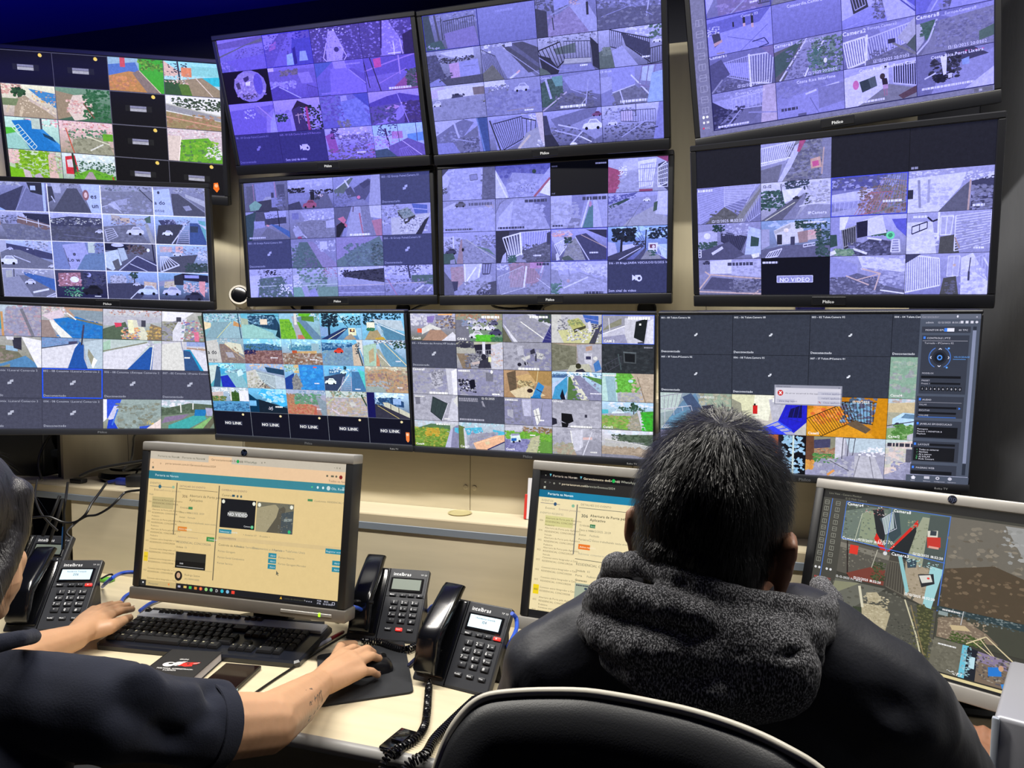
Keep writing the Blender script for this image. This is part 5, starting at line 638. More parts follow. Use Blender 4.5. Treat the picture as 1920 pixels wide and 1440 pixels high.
tv('television in the bottom row showing rows of parked cars and a yellow lit room', (-.513, 1.746, 1.3225), (.7, 6.2, .2), .85, 5, 5, '''
g bbd 665;s dde/ccd 20 0 0 6 4 1;l 99a .3 4 1 5 5;p 87b 6 1 9 .6 8 3 6 3;s 336/667/b96/ccd/225 60 9 .4 16 5 .8;p ddd 4 5 7 3.4 11 5 10 6 8 5 4 7;p a87 5 8 7 5.4 11 5.4 14 8 12 9 4 9;p dde 11 9 15 6 16 7 16 9;r e64 2.4 5 4 6.4;e 99b 4 3.4 .8 1;e ccd 4 3.2 .45 .6;p 88a 9 .4 12 .2 12 2 9 2;l fb7 .4 10 .3 15 .2;T fff 1.3 .4 8.6 Canal3
g 998 687;s a76/987/b97 30 0 0 16 2 .9;p 778 0 2 4 2 5 9 0 9;s 68a/99b 20 2 2 6 4 .8;c ccd 4 3 3.4;c 99c 7.4 2.6 3.4;c dde 5.4 5 4;c eef 9.4 5 4;c 446 11.4 6.6 4.4;c 557 11 3.4 3.6;c dde 4.4 7.6 5;s 99d/eef/223 20 4 1 14 6 .6;s 5b3/6c4/4a2 60 7 7 13 9 1;s 364/475 24 12 7.6 16 9 .7;x fff .8 9 .6 15;T fff 1.3 .4 8.6 CAM 6
g 99b 99a;p 99a 1 2 8 0 16 4 14 9 3 9;s 88a/aab/99a 90 1 1 15 9 1.1;l eee .3 6 2.4 14 8;p dde 0 3 1 4 5 9 3.6 9;p 665 0 4 3 9 0 9;p ccd 8 0 14 3 16 4 16 2 10 0;p 446 11 0 16 0 16 3 12 1.4;s 454 14 12 0 16 2.6 .8;p 337 13 9 16 3 16 9;f 99c .12 5 13 9 16 3 16 9 16 5;x fff .7 9 .5 15
g bbc bba;p ccc 0 0 3 0 4 9 0 9;s 445/dde/667 30 2 .6 5 6 .6;p 46b 10 0 15 .4 15 3 11 2.4;l 99d .2 10 1 15 2;p cc9 2 5 16 4 14 9 4 9;p bb7 5 2 8.6 1 11 3.4 7 5;s 897/9a6/775 24 5.4 1.6 10 3.4 .6;p 443 7 4.6 11 3.4 11 4.2 7.4 5.8;s fff/eef/446/667/dde 60 5 4.6 15 8.6 .6;p dde 11.6 2.4 12.4 2 13 5 12 5;p 445 14 5 16 3 14 9 12 9;s 446 20 13 3 16 6 .6
g bbd ccd;p 99a 0 0 8 0 8 3 0 6;p 887 2 3 6 1 6 3 0 5;p ccd 7 1 11 1 10 9 7 9;l eef .3 0 6 7 3.4;p 1a1f22 10.4 2 14 1 13 8.4 9.8 7;r eee 11.4 2.6 12 3.2;p dde 14 2 16 1 16 9 13.6 9;p 99b 0 7 7 6 8 9 0 9;l dde .25 2 1 2.4 5;p 445 11 8.4 13 8.2 13 9 11 9;x fff .8 8 .6 14.6;T fff 1.3 .6 8.5 CAM 2;b 57f .16
D 46495c c4c8d8 015 - 11 Recanto das Arvores.VIP Intelbras
g bba 99a;s 445/334/667 30 0 0 6 2 .9;e 334 3 1.4 2 .8;p 223 6 1 12 .6 12 4 7 4.6;f 99a .2 6 7 3 12 2.6 7 4.6 12 4.4;p dde 9 0 10 0 10 5 9 5;p 876 0 4 4 4 5 9 2 9;s 778/445/99a/667 60 3 4 11 8.6 .8;p 334 8 6.4 11 5 12 8.6 7.4 8.8;e 223 9.4 5 .9 1;p ccd 12 1 16 0 16 9 12 9;s ddd/bbc/c98 20 12 2 16 8 .7;r eeb 11 5 12 6.6;p cbb 5 7 8 6.4 8 7.2 5.6 7.8
g 99a 99a;p aab 0 0 7 1 6 8 0 9;p 88a 7 2 16 2 16 9 7 9;s aab/889/99a 40 0 1 16 9 1.3;p bbc 4.4 1.4 6.4 1 7 4 5 4.4;p 334 9 2.6 10.4 1.8 10.8 3.4 9.2 3.8;p ccc 11 3 13.6 3.6 13 5.4 11 5;p 445 10.6 4 11.2 3.4 11.2 6 10.6 6;p ccc 6 5 9 4 9 5 7 6;s 445/ccd 12 10 3.4 14 5 .4;e 223 5.4 7.2 .7 .6;e 223 7.6 6.8 .6 .6;l bbc .3 7 4 8 7.6;x fff .7 5 8.2 12
g a98 99a;p 776 0 0 8 1 8 8 0 9;s 887/665 30 0 1 8 8 1.3;p aab 8 .4 16 0 16 9 9 9;p ccd 10.4 3 13 3 13 7 10.6 6;p 335 11 4 12.6 4 12.6 5 11 5;p b98 11 1 13 .6 13 2 11 2.4;p bba 6 7 12 6.4 13 9 5 9;e 332 8.6 7.2 .9 .9;p 334 8 8.4 10 8 11 9 7.6 9;p 47b 13.4 6.4 15 5 16 8 14 9;e ddd 14 4.6 .7 .6
g 33373d 2a2e33;s 3a4046/22262b/2b3036 70 0 0 16 9 1.4;p 4a5056 6.6 2.4 10.6 2.6 10.6 6 6.8 5.8;p 15181c 7 2.8 10.2 3 10.2 5.6 7.2 5.4;l 667078 .25 6.6 2.4 10.6 2.6;f 556 .12 6 0 7 6 3.6 1 9 6 6;l 445055 .4 5 3 6 8;x 99a .4 13 .7 15.6
g 99a aab;s 88a/99b/aab 40 0 0 16 9 1.5;p bbc 6 2 10 .6 11 6 8 7;s 667/ccd/889 40 7 1 11 6 .8;p ccd 12 0 16 0 16 9 13 9;p eef 14 1 16 0 16 9 14.6 9;T fff 1.3 .2 .9 Camera8;x fff .7 6 8.2 12.6
g 99b 88a;s 99a/aab/88a 40 0 0 16 9 1.5;p 778 10 1 12.6 1 12.4 4 10 4;s 223/334/223 24 .6 3.6 6.4 8 .9;s eee/dde 10 2 4 6.4 8 .5;p 112 4 4 6 3.4 6.4 6 4.6 7;s 99b/778/bbc 24 13 4 16 9 .8;e fff 12 .8 .4 .6;x fff .5 12 8 14.6;x fff .5 .4 .4 4.4
g b97 a86;p 654 1 1 4 0 4.4 6 2 7;l 443 .1 1.4 2 4.2 3;l 443 .1 1.6 4 4.2 5;p ca7 4 2 8 1 12 3 8 6;p a85 8 0 16 0 16 5 11 4;s 543/875/eda/dc9/432 60 4.6 3.4 10 7 .7;p dca 2 7 8 5 14 8 10 9 4 9;e 322 8.8 6.6 1 .7;p 38c 9.6 8.4 11.6 3.6 13.6 5 12 9;l 235 .3 11 6 12.8 7;p 27b 9 8.6 12 7.6 12.6 9 9 9;l eda .15 11.6 0 11 4
g bdf 89a;s def/fff 14 4 0 16 1.6 1;p 469 0 1 5 .6 5 2 0 2;s 246/8ac 20 0 .6 16 1.6 .6;p bce 0 4 5 1.4 4.6 9 0 9;p 49c 1 5 5 1.4 5 6 3.6 9 0 9;p 574 5.4 1.6 6 1.6 9.4 9 5 9;p ddc 6 1.6 7 1.4 12 9 9.4 9;p 88a 7 1.4 9 1 16 7 16 9 12 9;s 99b/779 30 7 2 15 9 .8;p 584 10 1 16 2 16 4;p 112 2.6 8 3.4 5.6 4.4 9 3 9;x eef .4 12.4 6.6 16
g bcd aab;p bdd 0 0 4 0 5 9 0 9;p 9bc 1 1 4 1 4.6 9 2 9;p 6a4 4.4 0 9 0 12 4 11 6 5 6;s 593/6b4/7c5 50 4.6 .6 10 6 .9;p ba9 9 0 16 0 16 9 13 9 12 4;s a98/cba 40 9.6 1 16 9 1;p aab 5 6.6 11 6 12 9 5 9;s 99a/bba 24 5 6 12 9 .9;e bde 9 2.4 .8 .5;l 876 .25 11 1 13.6 9;x eee .5 .4 .5 4.4
g aab aab;s bbc/99a 30 0 1 16 9 1.5;p 334144 7 .6 12.6 3 10 9 6 6;f 223 .15 3 7 1 12.4 3 6.2 6 10 8.6;l ccd .3 12.6 2.8 10.2 8.8;p 778 .6 1 2.4 1 2.4 3.4 .8 3.6;p ccd 14 1 16 1 16 9 12 9;p ddd 14.4 2 16 0 16 4;x eee .4 .6 .6 4;x eee .4 11 8 13
g 46495a 4a4d5e;x 99a .6 .3 .7 7;x 99a .5 .3 1.4 7;T ddd 1.2 8.2 1 12-12-2025;l 889 .6 8.4 1.6 9 3.4;l aab .2 8.6 1.6 9.4 3.6;x aab .6 .4 7.8 9
g 99a 88a;p 88a 0 1 6 0 6 9 0 9;s 889/99b/778 40 0 1 16 9 1.3;p bbd 6 .4 9 .4 9 6 6.6 6;f ccd .15 6 6 1 9 1 6.6 5.4 9 5.4;p 99b 9 0 16 0 16 9 10 9;p eee 9.8 4 11.6 3 12.4 7 11 9;l 445 .15 10.6 3.6 11.8 8;l 445 .15 9.8 6 12 5.4;l 778 .2 2 1 4 8;l 778 .2 13 1 12 8;p aab 1 4 3 4 3 7 1 6;x eee .5 .4 .5 4.6;x fff .4 12 7 13.4
g 99a bbc;s 99a/aab/bbc 40 0 0 16 9 1.5;p 0c0d12 3 4.4 6.4 4.6 7 7 5 8 3 7;p 0e0f14 3 7.4 5.4 8 5 9 3.2 9;p 223 0 6 1.4 6.4 1.6 8 0 8.6;r 334 10.6 4.6 11.4 5.6;T fff 1.1 0 .8 Camera1;x fff .6 6 8.4 13
g bdf 786;s cde/eef 16 2 0 16 2 1;k 354 10 1.4 1.4;s 354/465 40 5 1.6 14 3 .6;c def 3 4 4;p 5bc 0 2.6 2 2.6 2 4 0 4;p aab 0 4 9 3.4 9 4.6 0 5;p 7a4 0 4.6 9 4.4 8 9 2 8 0 7;s 694/8b5/a96 60 0 4.6 9 8.4 .9;p 998 9 5 11 3 13 9 9 9;s 887/aaa/ba9 30 8 4 12 9 .7;p ccd 11 2.4 12 2.6 14 9 12.6 9;p 493 12 3 16 2.6 16 9 14 9;s 3a3/4b3 30 12.6 3 16 9 .9;T fff 1.3 .4 8.6 Canal2
g ccd 7a4;s cde/bcd 14 0 0 10 2 1.1;p 575 0 3 6 1 13 1 13 3 0 4;p 683 0 3 8 2 13 4 11 9 0 9;s 694/7a4/aa4/583/ba5 110 0 2.4 13 8.8 1;s ca4/b93 30 4 2.6 9 5.4 .9;p bbd 13 3 14.6 1.6 15.6 1 13 9 11 9;p 88a 14 2 16 1 16 9 13 9;p 5bd 14.6 2 16 2 16 4 14.6 3.4;x eee .6 8 .7 13;T fff 1.2 .4 8.6 Canal4
g bcd 99a;s 8cd/def 14 0 0 16 1.4 .8;p 674 0 1 2 1.6 3 9 0 9;p ccd 1.6 2 2.4 2 3 9 2 9;p 5bd 2 2 8 1.4 8.6 3 3 4.4;s 247/eef 10 2.4 2 8 3.4 .4;p 5bd 12 2 16 2.6 16 5 12 3.4;p 99a 4 4 12 3 16 5 6 9 3 9;s 88a/aab 40 4 3 14 8 1;p eb9 5 7 13 4 16 3.6 16 6 10 9 6 9;l fdb .2 6 7 14 4.4;p dca 9 6.4 10.6 6 11 7 9.6 7.4;l 336 .4 10 9 16 6;T fff 1.3 .4 8.6 Canal3
g bbc 889;p ccd 0 1 6 .4 6 2 0 2;s 654/875/a86 40 6 .6 16 3 .9;p 694 0 2.4 16 2.6 16 9 10 9;s 593/7b4/6a3/8b4 70 0 2.2 16 5 .9;p 88b 0 5 9 4.4 11 9 0 9;s 77a/99c/669 50 0 5 10 9 1;p dee 2 3.4 5 3 5.6 5.4 2 6;p 26b 2.2 4.6 4 4.4 4 5.4 2.2 5.6;p 99b 2 3 5 2.8 5 3.4 2.4 3.8;e 223 3 5.8 .4 .4;e 223 5 5.4 .4 .4;p bb9 8 7 9 4 12 3 11 9 7 9;s cca/998 24 8 4 12 9 .6;r eee 8.6 3 10.4 3.4;T fff 1.2 .4 8.6 Canal4
g bbc 99a;s aab/99a 30 0 0 16 9 1.4;p ccd 6 1 10 .4 10 7 7 8;l eee .3 6 1 7 8;l dde .3 9.6 .6 9.2 7;p a98 0 7 6 5 8 9 2 9;s 998/aa9 30 0 5 7 9 1;p 99a 9 7 14 3 16 4 16 9;p dbb 10 3 13 2.8 13 3.6 10 3.8;l dde .3 13 1 10 9;x eee .4 12.4 7.6 14.6
g dde 998;s eef/cde 16 0 0 16 1.6 1.2;p 565 5 1.6 16 1 16 5 5 3;s 454/676/343 60 3 1.4 16 4 .8;p bbb 1 3 16 5 16 6 1 5.4;l ddd .2 1 3 16 5;p a98 0 5.4 16 6 16 9 0 9;s ba9/987 40 0 5.4 16 8.6 1.1;p 889 0 8 10 8 16 9 0 9
''', thin=True, back='20222e', gap=.001, extra=r3c3_extra, roku=True, back_y=1.83)
G4 = 'd 353a48 d8dce8 '
def r3c4_extra(scn, w, h):
    a = Art(100, 56)
    a.run('r 50586a 83 0 100 53.6;r 666c7e 83 0 100 1.6;t aab .9 83.4 1.2 Gerenciador;e eef 93.5 .8 .25 .4;t dde 1 98.6 1.2 x;t ccd .9 84.6 3 admin;t ccd .8 88 3 12/12/2025 18:50:23;r dde 94.4 2.2 95.2 3;r dde 95.8 2.2 96.6 3;r dde 97.2 2.2 98 3;e dde 98.9 2.6 .4 .4')
    a.run('r 3a3f4d 83.6 4 97.4 6;r 3a3f4d 83.8 6.8 97.2 26;r 3a3f4d 83.4 26.8 97 34;r 3a3f4d 83.2 35 96.8 41;r 3a3f4d 83 42 96.6 49;r 3a3f4d 82.8 50 96.4 53.4;r 8a92b0 98 4.6 99 52;r 2e3442 98 4 99 5.2;r 2e3442 98 49 99 53')
    a.run('t dde .8 84.6 5.4 MONITOR 1;t dde .8 88.6 5.4 CPU;r eef 90 4.5 92.8 5.6;r 48f 90 4.5 90.8 5.6;t dde .8 94 5.4 40 TPC;r 48f 84.2 7.2 84.8 8;t dde .8 85.2 8 CONTROLE | PTZ;l aab .12 84 8.6 96.8 8.6;t ccd .8 84.6 9.6 Torvado - IPCamera 02')
    for r_, c in ((3.2, '4a7ad0'), (2.95, '3a3f4d'), (2.1, '2a2e3a'), (1.5, '1c1f28'), (.75, '5aa0ff'), (.45, '1c1f28')):
        a.lay += 1; a.ell(hexc(c), 89.2, 14, r_, r_ * 1.12, 28)
    a.run('p 3a3f4d 87.6 10 90.8 10 90.4 11.6 88 11.6;p 3a3f4d 87.6 18 90.8 18 90.4 16.6 88 16.6;l eef .2 88.8 11.4 89.2 11 89.6 11.4;l eef .2 88.8 16.6 89.2 17 89.6 16.6;l eef .2 86.8 13.6 86.5 14 86.8 14.4;l eef .2 91.6 13.6 91.9 14 91.6 14.4;t 6af .7 93.2 14 VELOCIDADE;l 6af .12 93 14.5 96.6 14.5;e 6af 91.6 11 .3 .3;e 6af 91.4 17.2 .3 .3')
    a.run('t ccd .7 84.4 19.4 MODELOS;r 15171d 84.2 20 95.6 20.8;t ccd .7 84.4 21.8 PRESET;t ccd .7 84.4 22.8 Preset 1;r 15171d 87 22.2 95.6 22.8')
    for i in range(10):
        a.lay += .1; x = 84.3 + i * 1.2; a.poly([(x, 23.6), (x + .9, 23.6), (x + .9, 24.9), (x, 24.9)], hexc('181a20')); a.lay += .1; a.text(hexc('eef'), .9, x + .25, 24.6, str((i + 1) % 10))
    a.run('r 48f 84 27.4 84.6 28.2;t dde .8 85 28.2 AUDIO;l aab .1 84 28.8 96.4 28.8;t ccd .7 84.2 29.8 FALAR;r 15171d 84 30.2 95 30.9;t ccd .7 84.2 31.7 ESCUTAR;r 15171d 84 32 95 32.7;t ccd .7 84.2 33.4 VOLUME;l 48f .15 84 33.7 95 33.7;p 48f 95.6 30.2 96.2 30.6 95.6 31')
    a.run('r 48f 83.8 35.5 84.4 36.3;t dde .8 84.8 36.3 JANELAS EM EXECUCAO;r 15171d 83.8 37 95.8 40.6;t dde .7 84 38 Mensagens;t dde .7 84 38.8 Monitor 1: MONITOR B;t dde .7 84 39.6 Playback;r 48f 83.4 42.5 84 43.3;t dde .8 84.6 43.3 LAYOUTS;r 15171d 88 42.6 95.4 43.4;r 15171d 83.4 44 95.4 48.6;t eef .75 85 45 Todas as cameras;t eef .75 85 45.8 Nenhum;t eef .75 85 46.6 AJ e outros;t eef .75 85 47.4 AJ SOLAR;t eef .75 85 48.2 Rede Concert')
    a.run('s 6c8 8 84.2 44.6 84.6 48 .2;r 48f 83.2 50.5 83.8 51.3;t dde .8 84.4 51.3 PAGINAS WEB;r 15171d 83 52 95 53.2;r 50586a 81.6 53.6 100 56;p eef 83 54.5 83.8 53.8 84.6 54.5 84.3 54.5 84.3 55.1 83.3 55.1 83.3 54.5;r ccd 87 53.9 88.6 54.8;e ccd 91 54.4 .6 .55;e 50586a 91 54.4 .25 .25;e ccd 94.6 54.4 .6 .55;t ccd .5 83 55.7 Home;t ccd .5 86.8 55.7 Biblioteca;t ccd .5 90 55.7 Configuracoes;t ccd .5 94 55.7 Aplicativos')
    a.build('control_panel', -w / 2, h / 2, w / 2, -h / 2, -.0016, scn, M_ui)
    d = Art(100, 56)
    d.run('r 9a9cae 41.4 24.2 63 31.2;r d8d6e4 41.8 25.2 62.6 30.8;t 445 .8 42 25 Observations;t 335 .9 61.8 25.1 x;e c33 43.4 27 .95 1.05;l fff .28 43 26.5 43.8 27.5;l fff .28 43.8 26.5 43 27.5;t 445 .8 45 27.3 An error occurred in this application.;r c4c4d6 55.4 26.3 62.2 27.5;t 447 .8 56.6 27.2 continue application;r c4c4d6 55.4 27.9 62.2 29.1;t 447 .8 56.6 28.8 restart application;r c4c4d6 55.4 29.4 62.2 30.6;t 447 .8 57.2 30.3 Close application;l a33 .2 55.8 29.7 56.4 30.3;r c4c4d6 42.2 29.2 48 30.4;t 447 .8 43 30.1 show bug report')
    d.build('error_dialog', -w / 2 - .013, h / 2, w / 2 - .013, -h / 2, -.0016, scn, M_ui)
tv('bottom row television on the right with a control panel and error box', (.104, 1.663, 1.3225), (-1.3, 8.4, -.4), .85, 4, 4, f'''
{G4}001 - 08 Tulum.Camera 06
{G4}002 - 06 Tulum.Camera 08
{G4}003 - 02 Tulum.Camera 02
{G4}004 - 04 Tulum.Camera 04
{G4}005 - 18 Tulum.IPCamera 02
{G4}006 - 08 Tulum.Camera 05
{G4}007 - 17 Tulum.IPCamera 01
g 9aa 88a;p 8a9 0 0 9 0 9 9 0 9;s 99a/8a9/aba 30 0 1 9 9 1.4;p 343 8 1 16 1 16 5 9 4;p ccc 8 4 10 4 14 9 9 9;s 887/bbb 20 9 3 14 9 .8;T 9aa 1.3 .6 1.6 intelbras;T eee .95 .3 8.6 Canal4
g 89a 9aa;p bcc 0 0 5 0 4 4 0 5;f 99a .25 5 0 1 5 0 0 4 4 4;p 68a 5 2 8 0 9 2 3 9 0 9;p 457 5 1 7 0 12 7 10 9;f ccd .2 3 1 4 7 3 1 8 8 7;p 69b 2 6 6 4 6 9 2 9;p 9a9 10 0 16 0 16 9 12 9;s bba/887/aa9 40 9 0 16 6 .9;p 334 9.4 3 12 2.6 12.4 5.6 10 6;f 112 .2 4 9.6 4 12 3.6 10 6 12 5.6;s 584/7a5/c95 40 6 6.6 15 8.6 .8;p 457 6 5 8 4 13 9 11 9;T eee .85 9 1.1 12/12/2025;T fff .95 .3 8.6 Canal1
g dcb bbb;p eed 4 0 9 0 8 6 3 5;p ddb 0 0 5 0 4 9 0 9;p 998 0 1 2 2 3 9 0 9;p bbc 8 1 13 0 13 5 9 7;p 22c 12 1 16 0 16 6 13 9 10 6;p 115 12.6 3 15 2 15 5 12 5;f 22a .2 4 12 2 15.6 1 11 5 15 6;p aac 6 8 10 6 14 9 6 9;f 35f .4 3 6 8 8 9 10 6 13 8;r c22 4.6 2.4 5.6 4.4;r 211 4.8 2 5.2 2.5;p 34f 7 7.6 9 7 12 9 8 9;x fff .9 8.8 .6 13
g b71 c82;p d92 0 3 6 1 9 5 5 9 0 9;s e94/c71/fa5/d53 50 1 1 9 6 1;p 7ac 6 1 13 1 13 6 9 5;s 8be/546/345/667 40 7 0 14 6 1;f 321 .22 16 0 5 8 1 3 9 10 5;f 210 .22 10 7 1 14 1 8 5 14 6;p c81 14 0 16 0 16 9 13 9;p d92 4 9 9 6 13 8 14 9;p 654 8 6 10 5 13 7 12 8;T fff .9 9 1.2 12/12/2025;T fff .95 .3 8.6 Canal5
g bcd 99a;s dde/cab/a98 20 0 0 9 3 .9;p cb9 0 1 6 .6 6 3 0 4;p aa9 0 3 9 3 9 6 0 6;p bdf 1 4.4 3 3 6 3.2 7.4 4.4 7 5.6 1 6;p 68a 2.6 4.2 3.4 3.2 5.6 3.4 6.6 4.4;e 223 2 5.8 .6 .6;e 223 6 5.4 .6 .6;r b34 7 2 9 4;r 45c 7.6 2.6 9 3.6;p 8a7 0 6.6 9 5 9 9 0 9;s 473/584/695 50 1 5.6 9 8.8 .9;p bbc 4 8 8 6 9 9 4 9;l 445 .2 0 6 9 4;T fff .95 .3 8.6 Canal2
g 334 446;r 88a 0 0 4 2;p bbc 2 1 6 1 6 5 2 6;s 445/667 20 0 3 9 9 1
g a52 c74;r b63 4 0 10 9;l 521 .3 4 2.6 10 2.6;l 521 .3 4 5.2 10 5.2;l 521 .3 4 7.8 10 7.8;r 112 10.2 0 11 9;r 334 11 0 16 9;r 0a0c14 11 0 16 9;s 9bd/bdf/8bd 40 11.2 0 15.8 9 .9;l cdd .4 13.4 0 13.4 9
g aab 99b;p 887 0 0 6 0 6 4 0 6;s a86/976/c97/754 60 1 2.6 6 5.4 .7;p 446 0 1 5 .4 5 2.4 0 3;p 643 0 0 1.6 0 1.8 6 0 7;s 584/695/374 50 1.6 4 7 6 .6;s c84/da5 30 0 5.6 1.6 7.8 .7;p ccd 6 0 8 0 8 4 6 5;p bcd 8 0 16 0 16 3 9 3.4;f 445 .3 2 7.6 0 10 0 7.4 5 9.6 4;p 99b 2 8 9 4 12 4 9 9 0 9;s 88a/bbc 40 3 5 10 9 1;p bbc 10 4 14 4 16 9 10 9;l 889 .2 11 4 10 9;l 889 .2 13 4 14 9;l 445 .15 5 5.4 9 7.6;l d95 .5 4.6 8.8 6 7.6;s eef 14 11 2 16 4 .6
g cdd 99b;p dcc 0 1 6 0 5 6 0 8;s bbc/ccb 30 0 1 6 6 1;p 556 4 2 5.6 2 5.4 5 4 5.4;p 99b 1 8 6 4 9 6 9 9 1 9;s 88a/aac 40 1 5 9 9 .9;x 334 .8 .3 .7 9
''', thin=True, back='14161c', gap=.0008, extra=r3c4_extra, roku=True, back_y=1.83)
# ---------------- desk, shelf ----------------
def desk():
    e = empty('desk', (-.9, 1.4, 0), 'long pale wooden desk with grey front edge under the three monitors', 'desk')
    mv = Matrix.Translation((.9, -1.4, 0))
    MB().box((-2.7, 1.116, .724), (.62, 1.692, .75), .002, 1).build('worktop', M_desk, e, M=mv)
    prof = [(1.118, .7235)] + [(1.118 - .0135 * math.sin(t), .737 - .0135 * math.cos(t)) for t in [PI * i / 8 for i in range(9)]] + [(1.118, .7505)]
    b = MB(); b.loft([[(x, y, z) for y, z in prof] for x in (-2.7, .62)]); b.build('front_edge', M_edge, e, M=mv)
    MB().box((-1.857, 1.692, .05), (.62, 1.712, .9525)).build('back_panel', M_maple, e, M=mv)
    for x in (-1.84, -.36, .58): MB().box((x - .012, 1.16, 0), (x + .012, 1.692, .724)).build('leg_panel', M_maple, e, M=mv)
desk()
def shelf():
    e = empty('raised_shelf', (-.6, 1.75, .9525), 'pale raised shelf with blue grey edge strip behind the monitors', 'shelf')
    mv = Matrix.Translation((.6, -1.75, -.9525))
    b = MB().prism([(-2.62, 1.702), (.62, 1.702), (.62, 1.814), (-1.362, 1.814), (-1.362, 2.095), (-1.56, 2.085), (-1.89, 1.935), (-2.02, 1.69), (-2.62, 1.9)][::1], .956, .990)
    b = MB().prism([(-2.62, 1.702), (.62, 1.702), (.62, 1.814), (-1.365, 1.814), (-1.365, 2.085), (-1.57, 2.085), (-1.875, 1.938), (-1.955, 1.775), (-2.02, 1.95), (-2.62, 1.95)], .956, .990)
    b.build('board', M_maple, e, M=mv, smooth=0)
    MB().box((-2.62, 1.69, .9708), (.62, 1.702, .9900)).build('apron', M_apron, e, M=mv)
    MB().box((-2.62, 1.688, .9525), (.62, 1.702, .9706), .001, 1).build('edge_strip', M_shelfedge, e, M=mv)
    MB().lathe([(.027, 0), (.030, .003), (.027, .004), (.024, .0015), (.001, .001)], 32, M=Matrix.Translation((-.094, .022, .0376))).build('cable_ring', mat('beige_plastic', 'b3a97c', .45), e)
    for x in (-2.6, .6): MB().box((x - .012, 1.705, .02), (x + .012, 1.80, .955)).build('support', M_maple, e, M=mv)
shelf()
# ---------------- monitors ----------------
def monitor(label, loc, rot, art, led=False, hp=True):
    M = eul(*rot, loc); e = empty('computer_monitor', loc, label, 'monitor', 'widescreen monitors on the desk', M)
    w, h = .474, .296; s, t, bt = .018, .020, .031
    X = w / 2 + s
    for sx in (-1, 1): MB().box((min(sx * w / 2, sx * X), -.006, -h / 2 - .004), (max(sx * w / 2, sx * X), .04, h / 2 + .002), .003, 2).build('side_bezel', M_black, e)
    MB().box((-w / 2, -.003, -h / 2 - .006), (w / 2, .03, -h / 2)).build('lower_lip', M_black, e)
    tb = MB().box((-X, -.007, h / 2), (X, .042, h / 2 + t), .003, 2).build('top_bezel', M_silver, e)
    bb = MB().box((-X - .004, -.009, -h / 2 - bt), (X + .004, .042, -h / 2 - .005), .003, 2).build('bottom_bezel', M_silver if not led else M_silverd, e)
    MB().box((-X + .004, .03, -h / 2 - .02), (X - .004, .06, h / 2 + .015), .012, 2).build('back_shell', M_black, e)
    if hp:
        lg = MB().lathe([(.0075, 0), (.0075, .0012), (.001, .0014)], 24, M=Matrix.Translation((0, -.0068, h / 2 + t / 2)) @ Matrix.Rotation(PI / 2, 4, 'X'))
        lg.text('hp', .013, (.0003, -.0088, h / 2 + t / 2 - .0035), ux=(1, 0, .0), uy=(.25, 0, 1), mi=1, align='c', bold=.01).build('brand_badge', [M_chrome, mat('badge_ink', '2b3550', .4)], e, smooth=0)
    if led:
        MB().box((w / 2 - .125, -.0105, -h / 2 - .021), (w / 2 - .008, -.008, -h / 2 - .015), .0006, 1).build('button_bar', M_silver, e)
        MB().box((w / 2 - .038, -.0115, -h / 2 - .022), (w / 2 - .033, -.008, -h / 2 - .014), .0008, 1).build('power_light', mat('green_light', '9cff20', .3, emit=1.2), e)
    sc = MB().box((-w / 2, 0, -h / 2), (w / 2, .01, h / 2)).build('screen', M_screen, e)
    art(sc, w, h)
    # stand: arm down to a flat base on the desk
    Mi = M.inverted(); p = Vector(loc); f = M.to_3x3() @ Vector((0, 1, 0)); f.z = 0; f.normalize()
    top = p + f * .13; rt = Vector((f.y, -f.x, 0))
    def slab(a, b, wx, wy):
        return [[a + rt * sx * wx + f * sy * wy for sx, sy in ((-1, -1), (1, -1), (1, 1), (-1, 1))], [b + rt * sx * wx + f * sy * wy for sx, sy in ((-1, -1), (1, -1), (1, 1), (-1, 1))]]
    b0 = Vector((top.x, top.y, .752))
    st = MB().loft([[Mi @ v for v in r] for r in slab(b0, Vector((top.x, top.y, p.z + .03)), .045, .014)])
    st.loft([[Mi @ v for v in r] for r in slab(Vector((top.x, top.y, p.z - .05)), Vector((top.x, top.y, p.z + .05)), .06, .03)])
    st.build('stand_column', M_black, e)
    MB().lathe([(.10, 0), (.105, .006), (.092, .013), (.02, .018)], 40, M=Mi @ Matrix.Translation((b0.x, b0.y, .7505)) @ Matrix.Diagonal((1.15, .55, 1, 1))).build('stand_base', M_black, e)
    return e
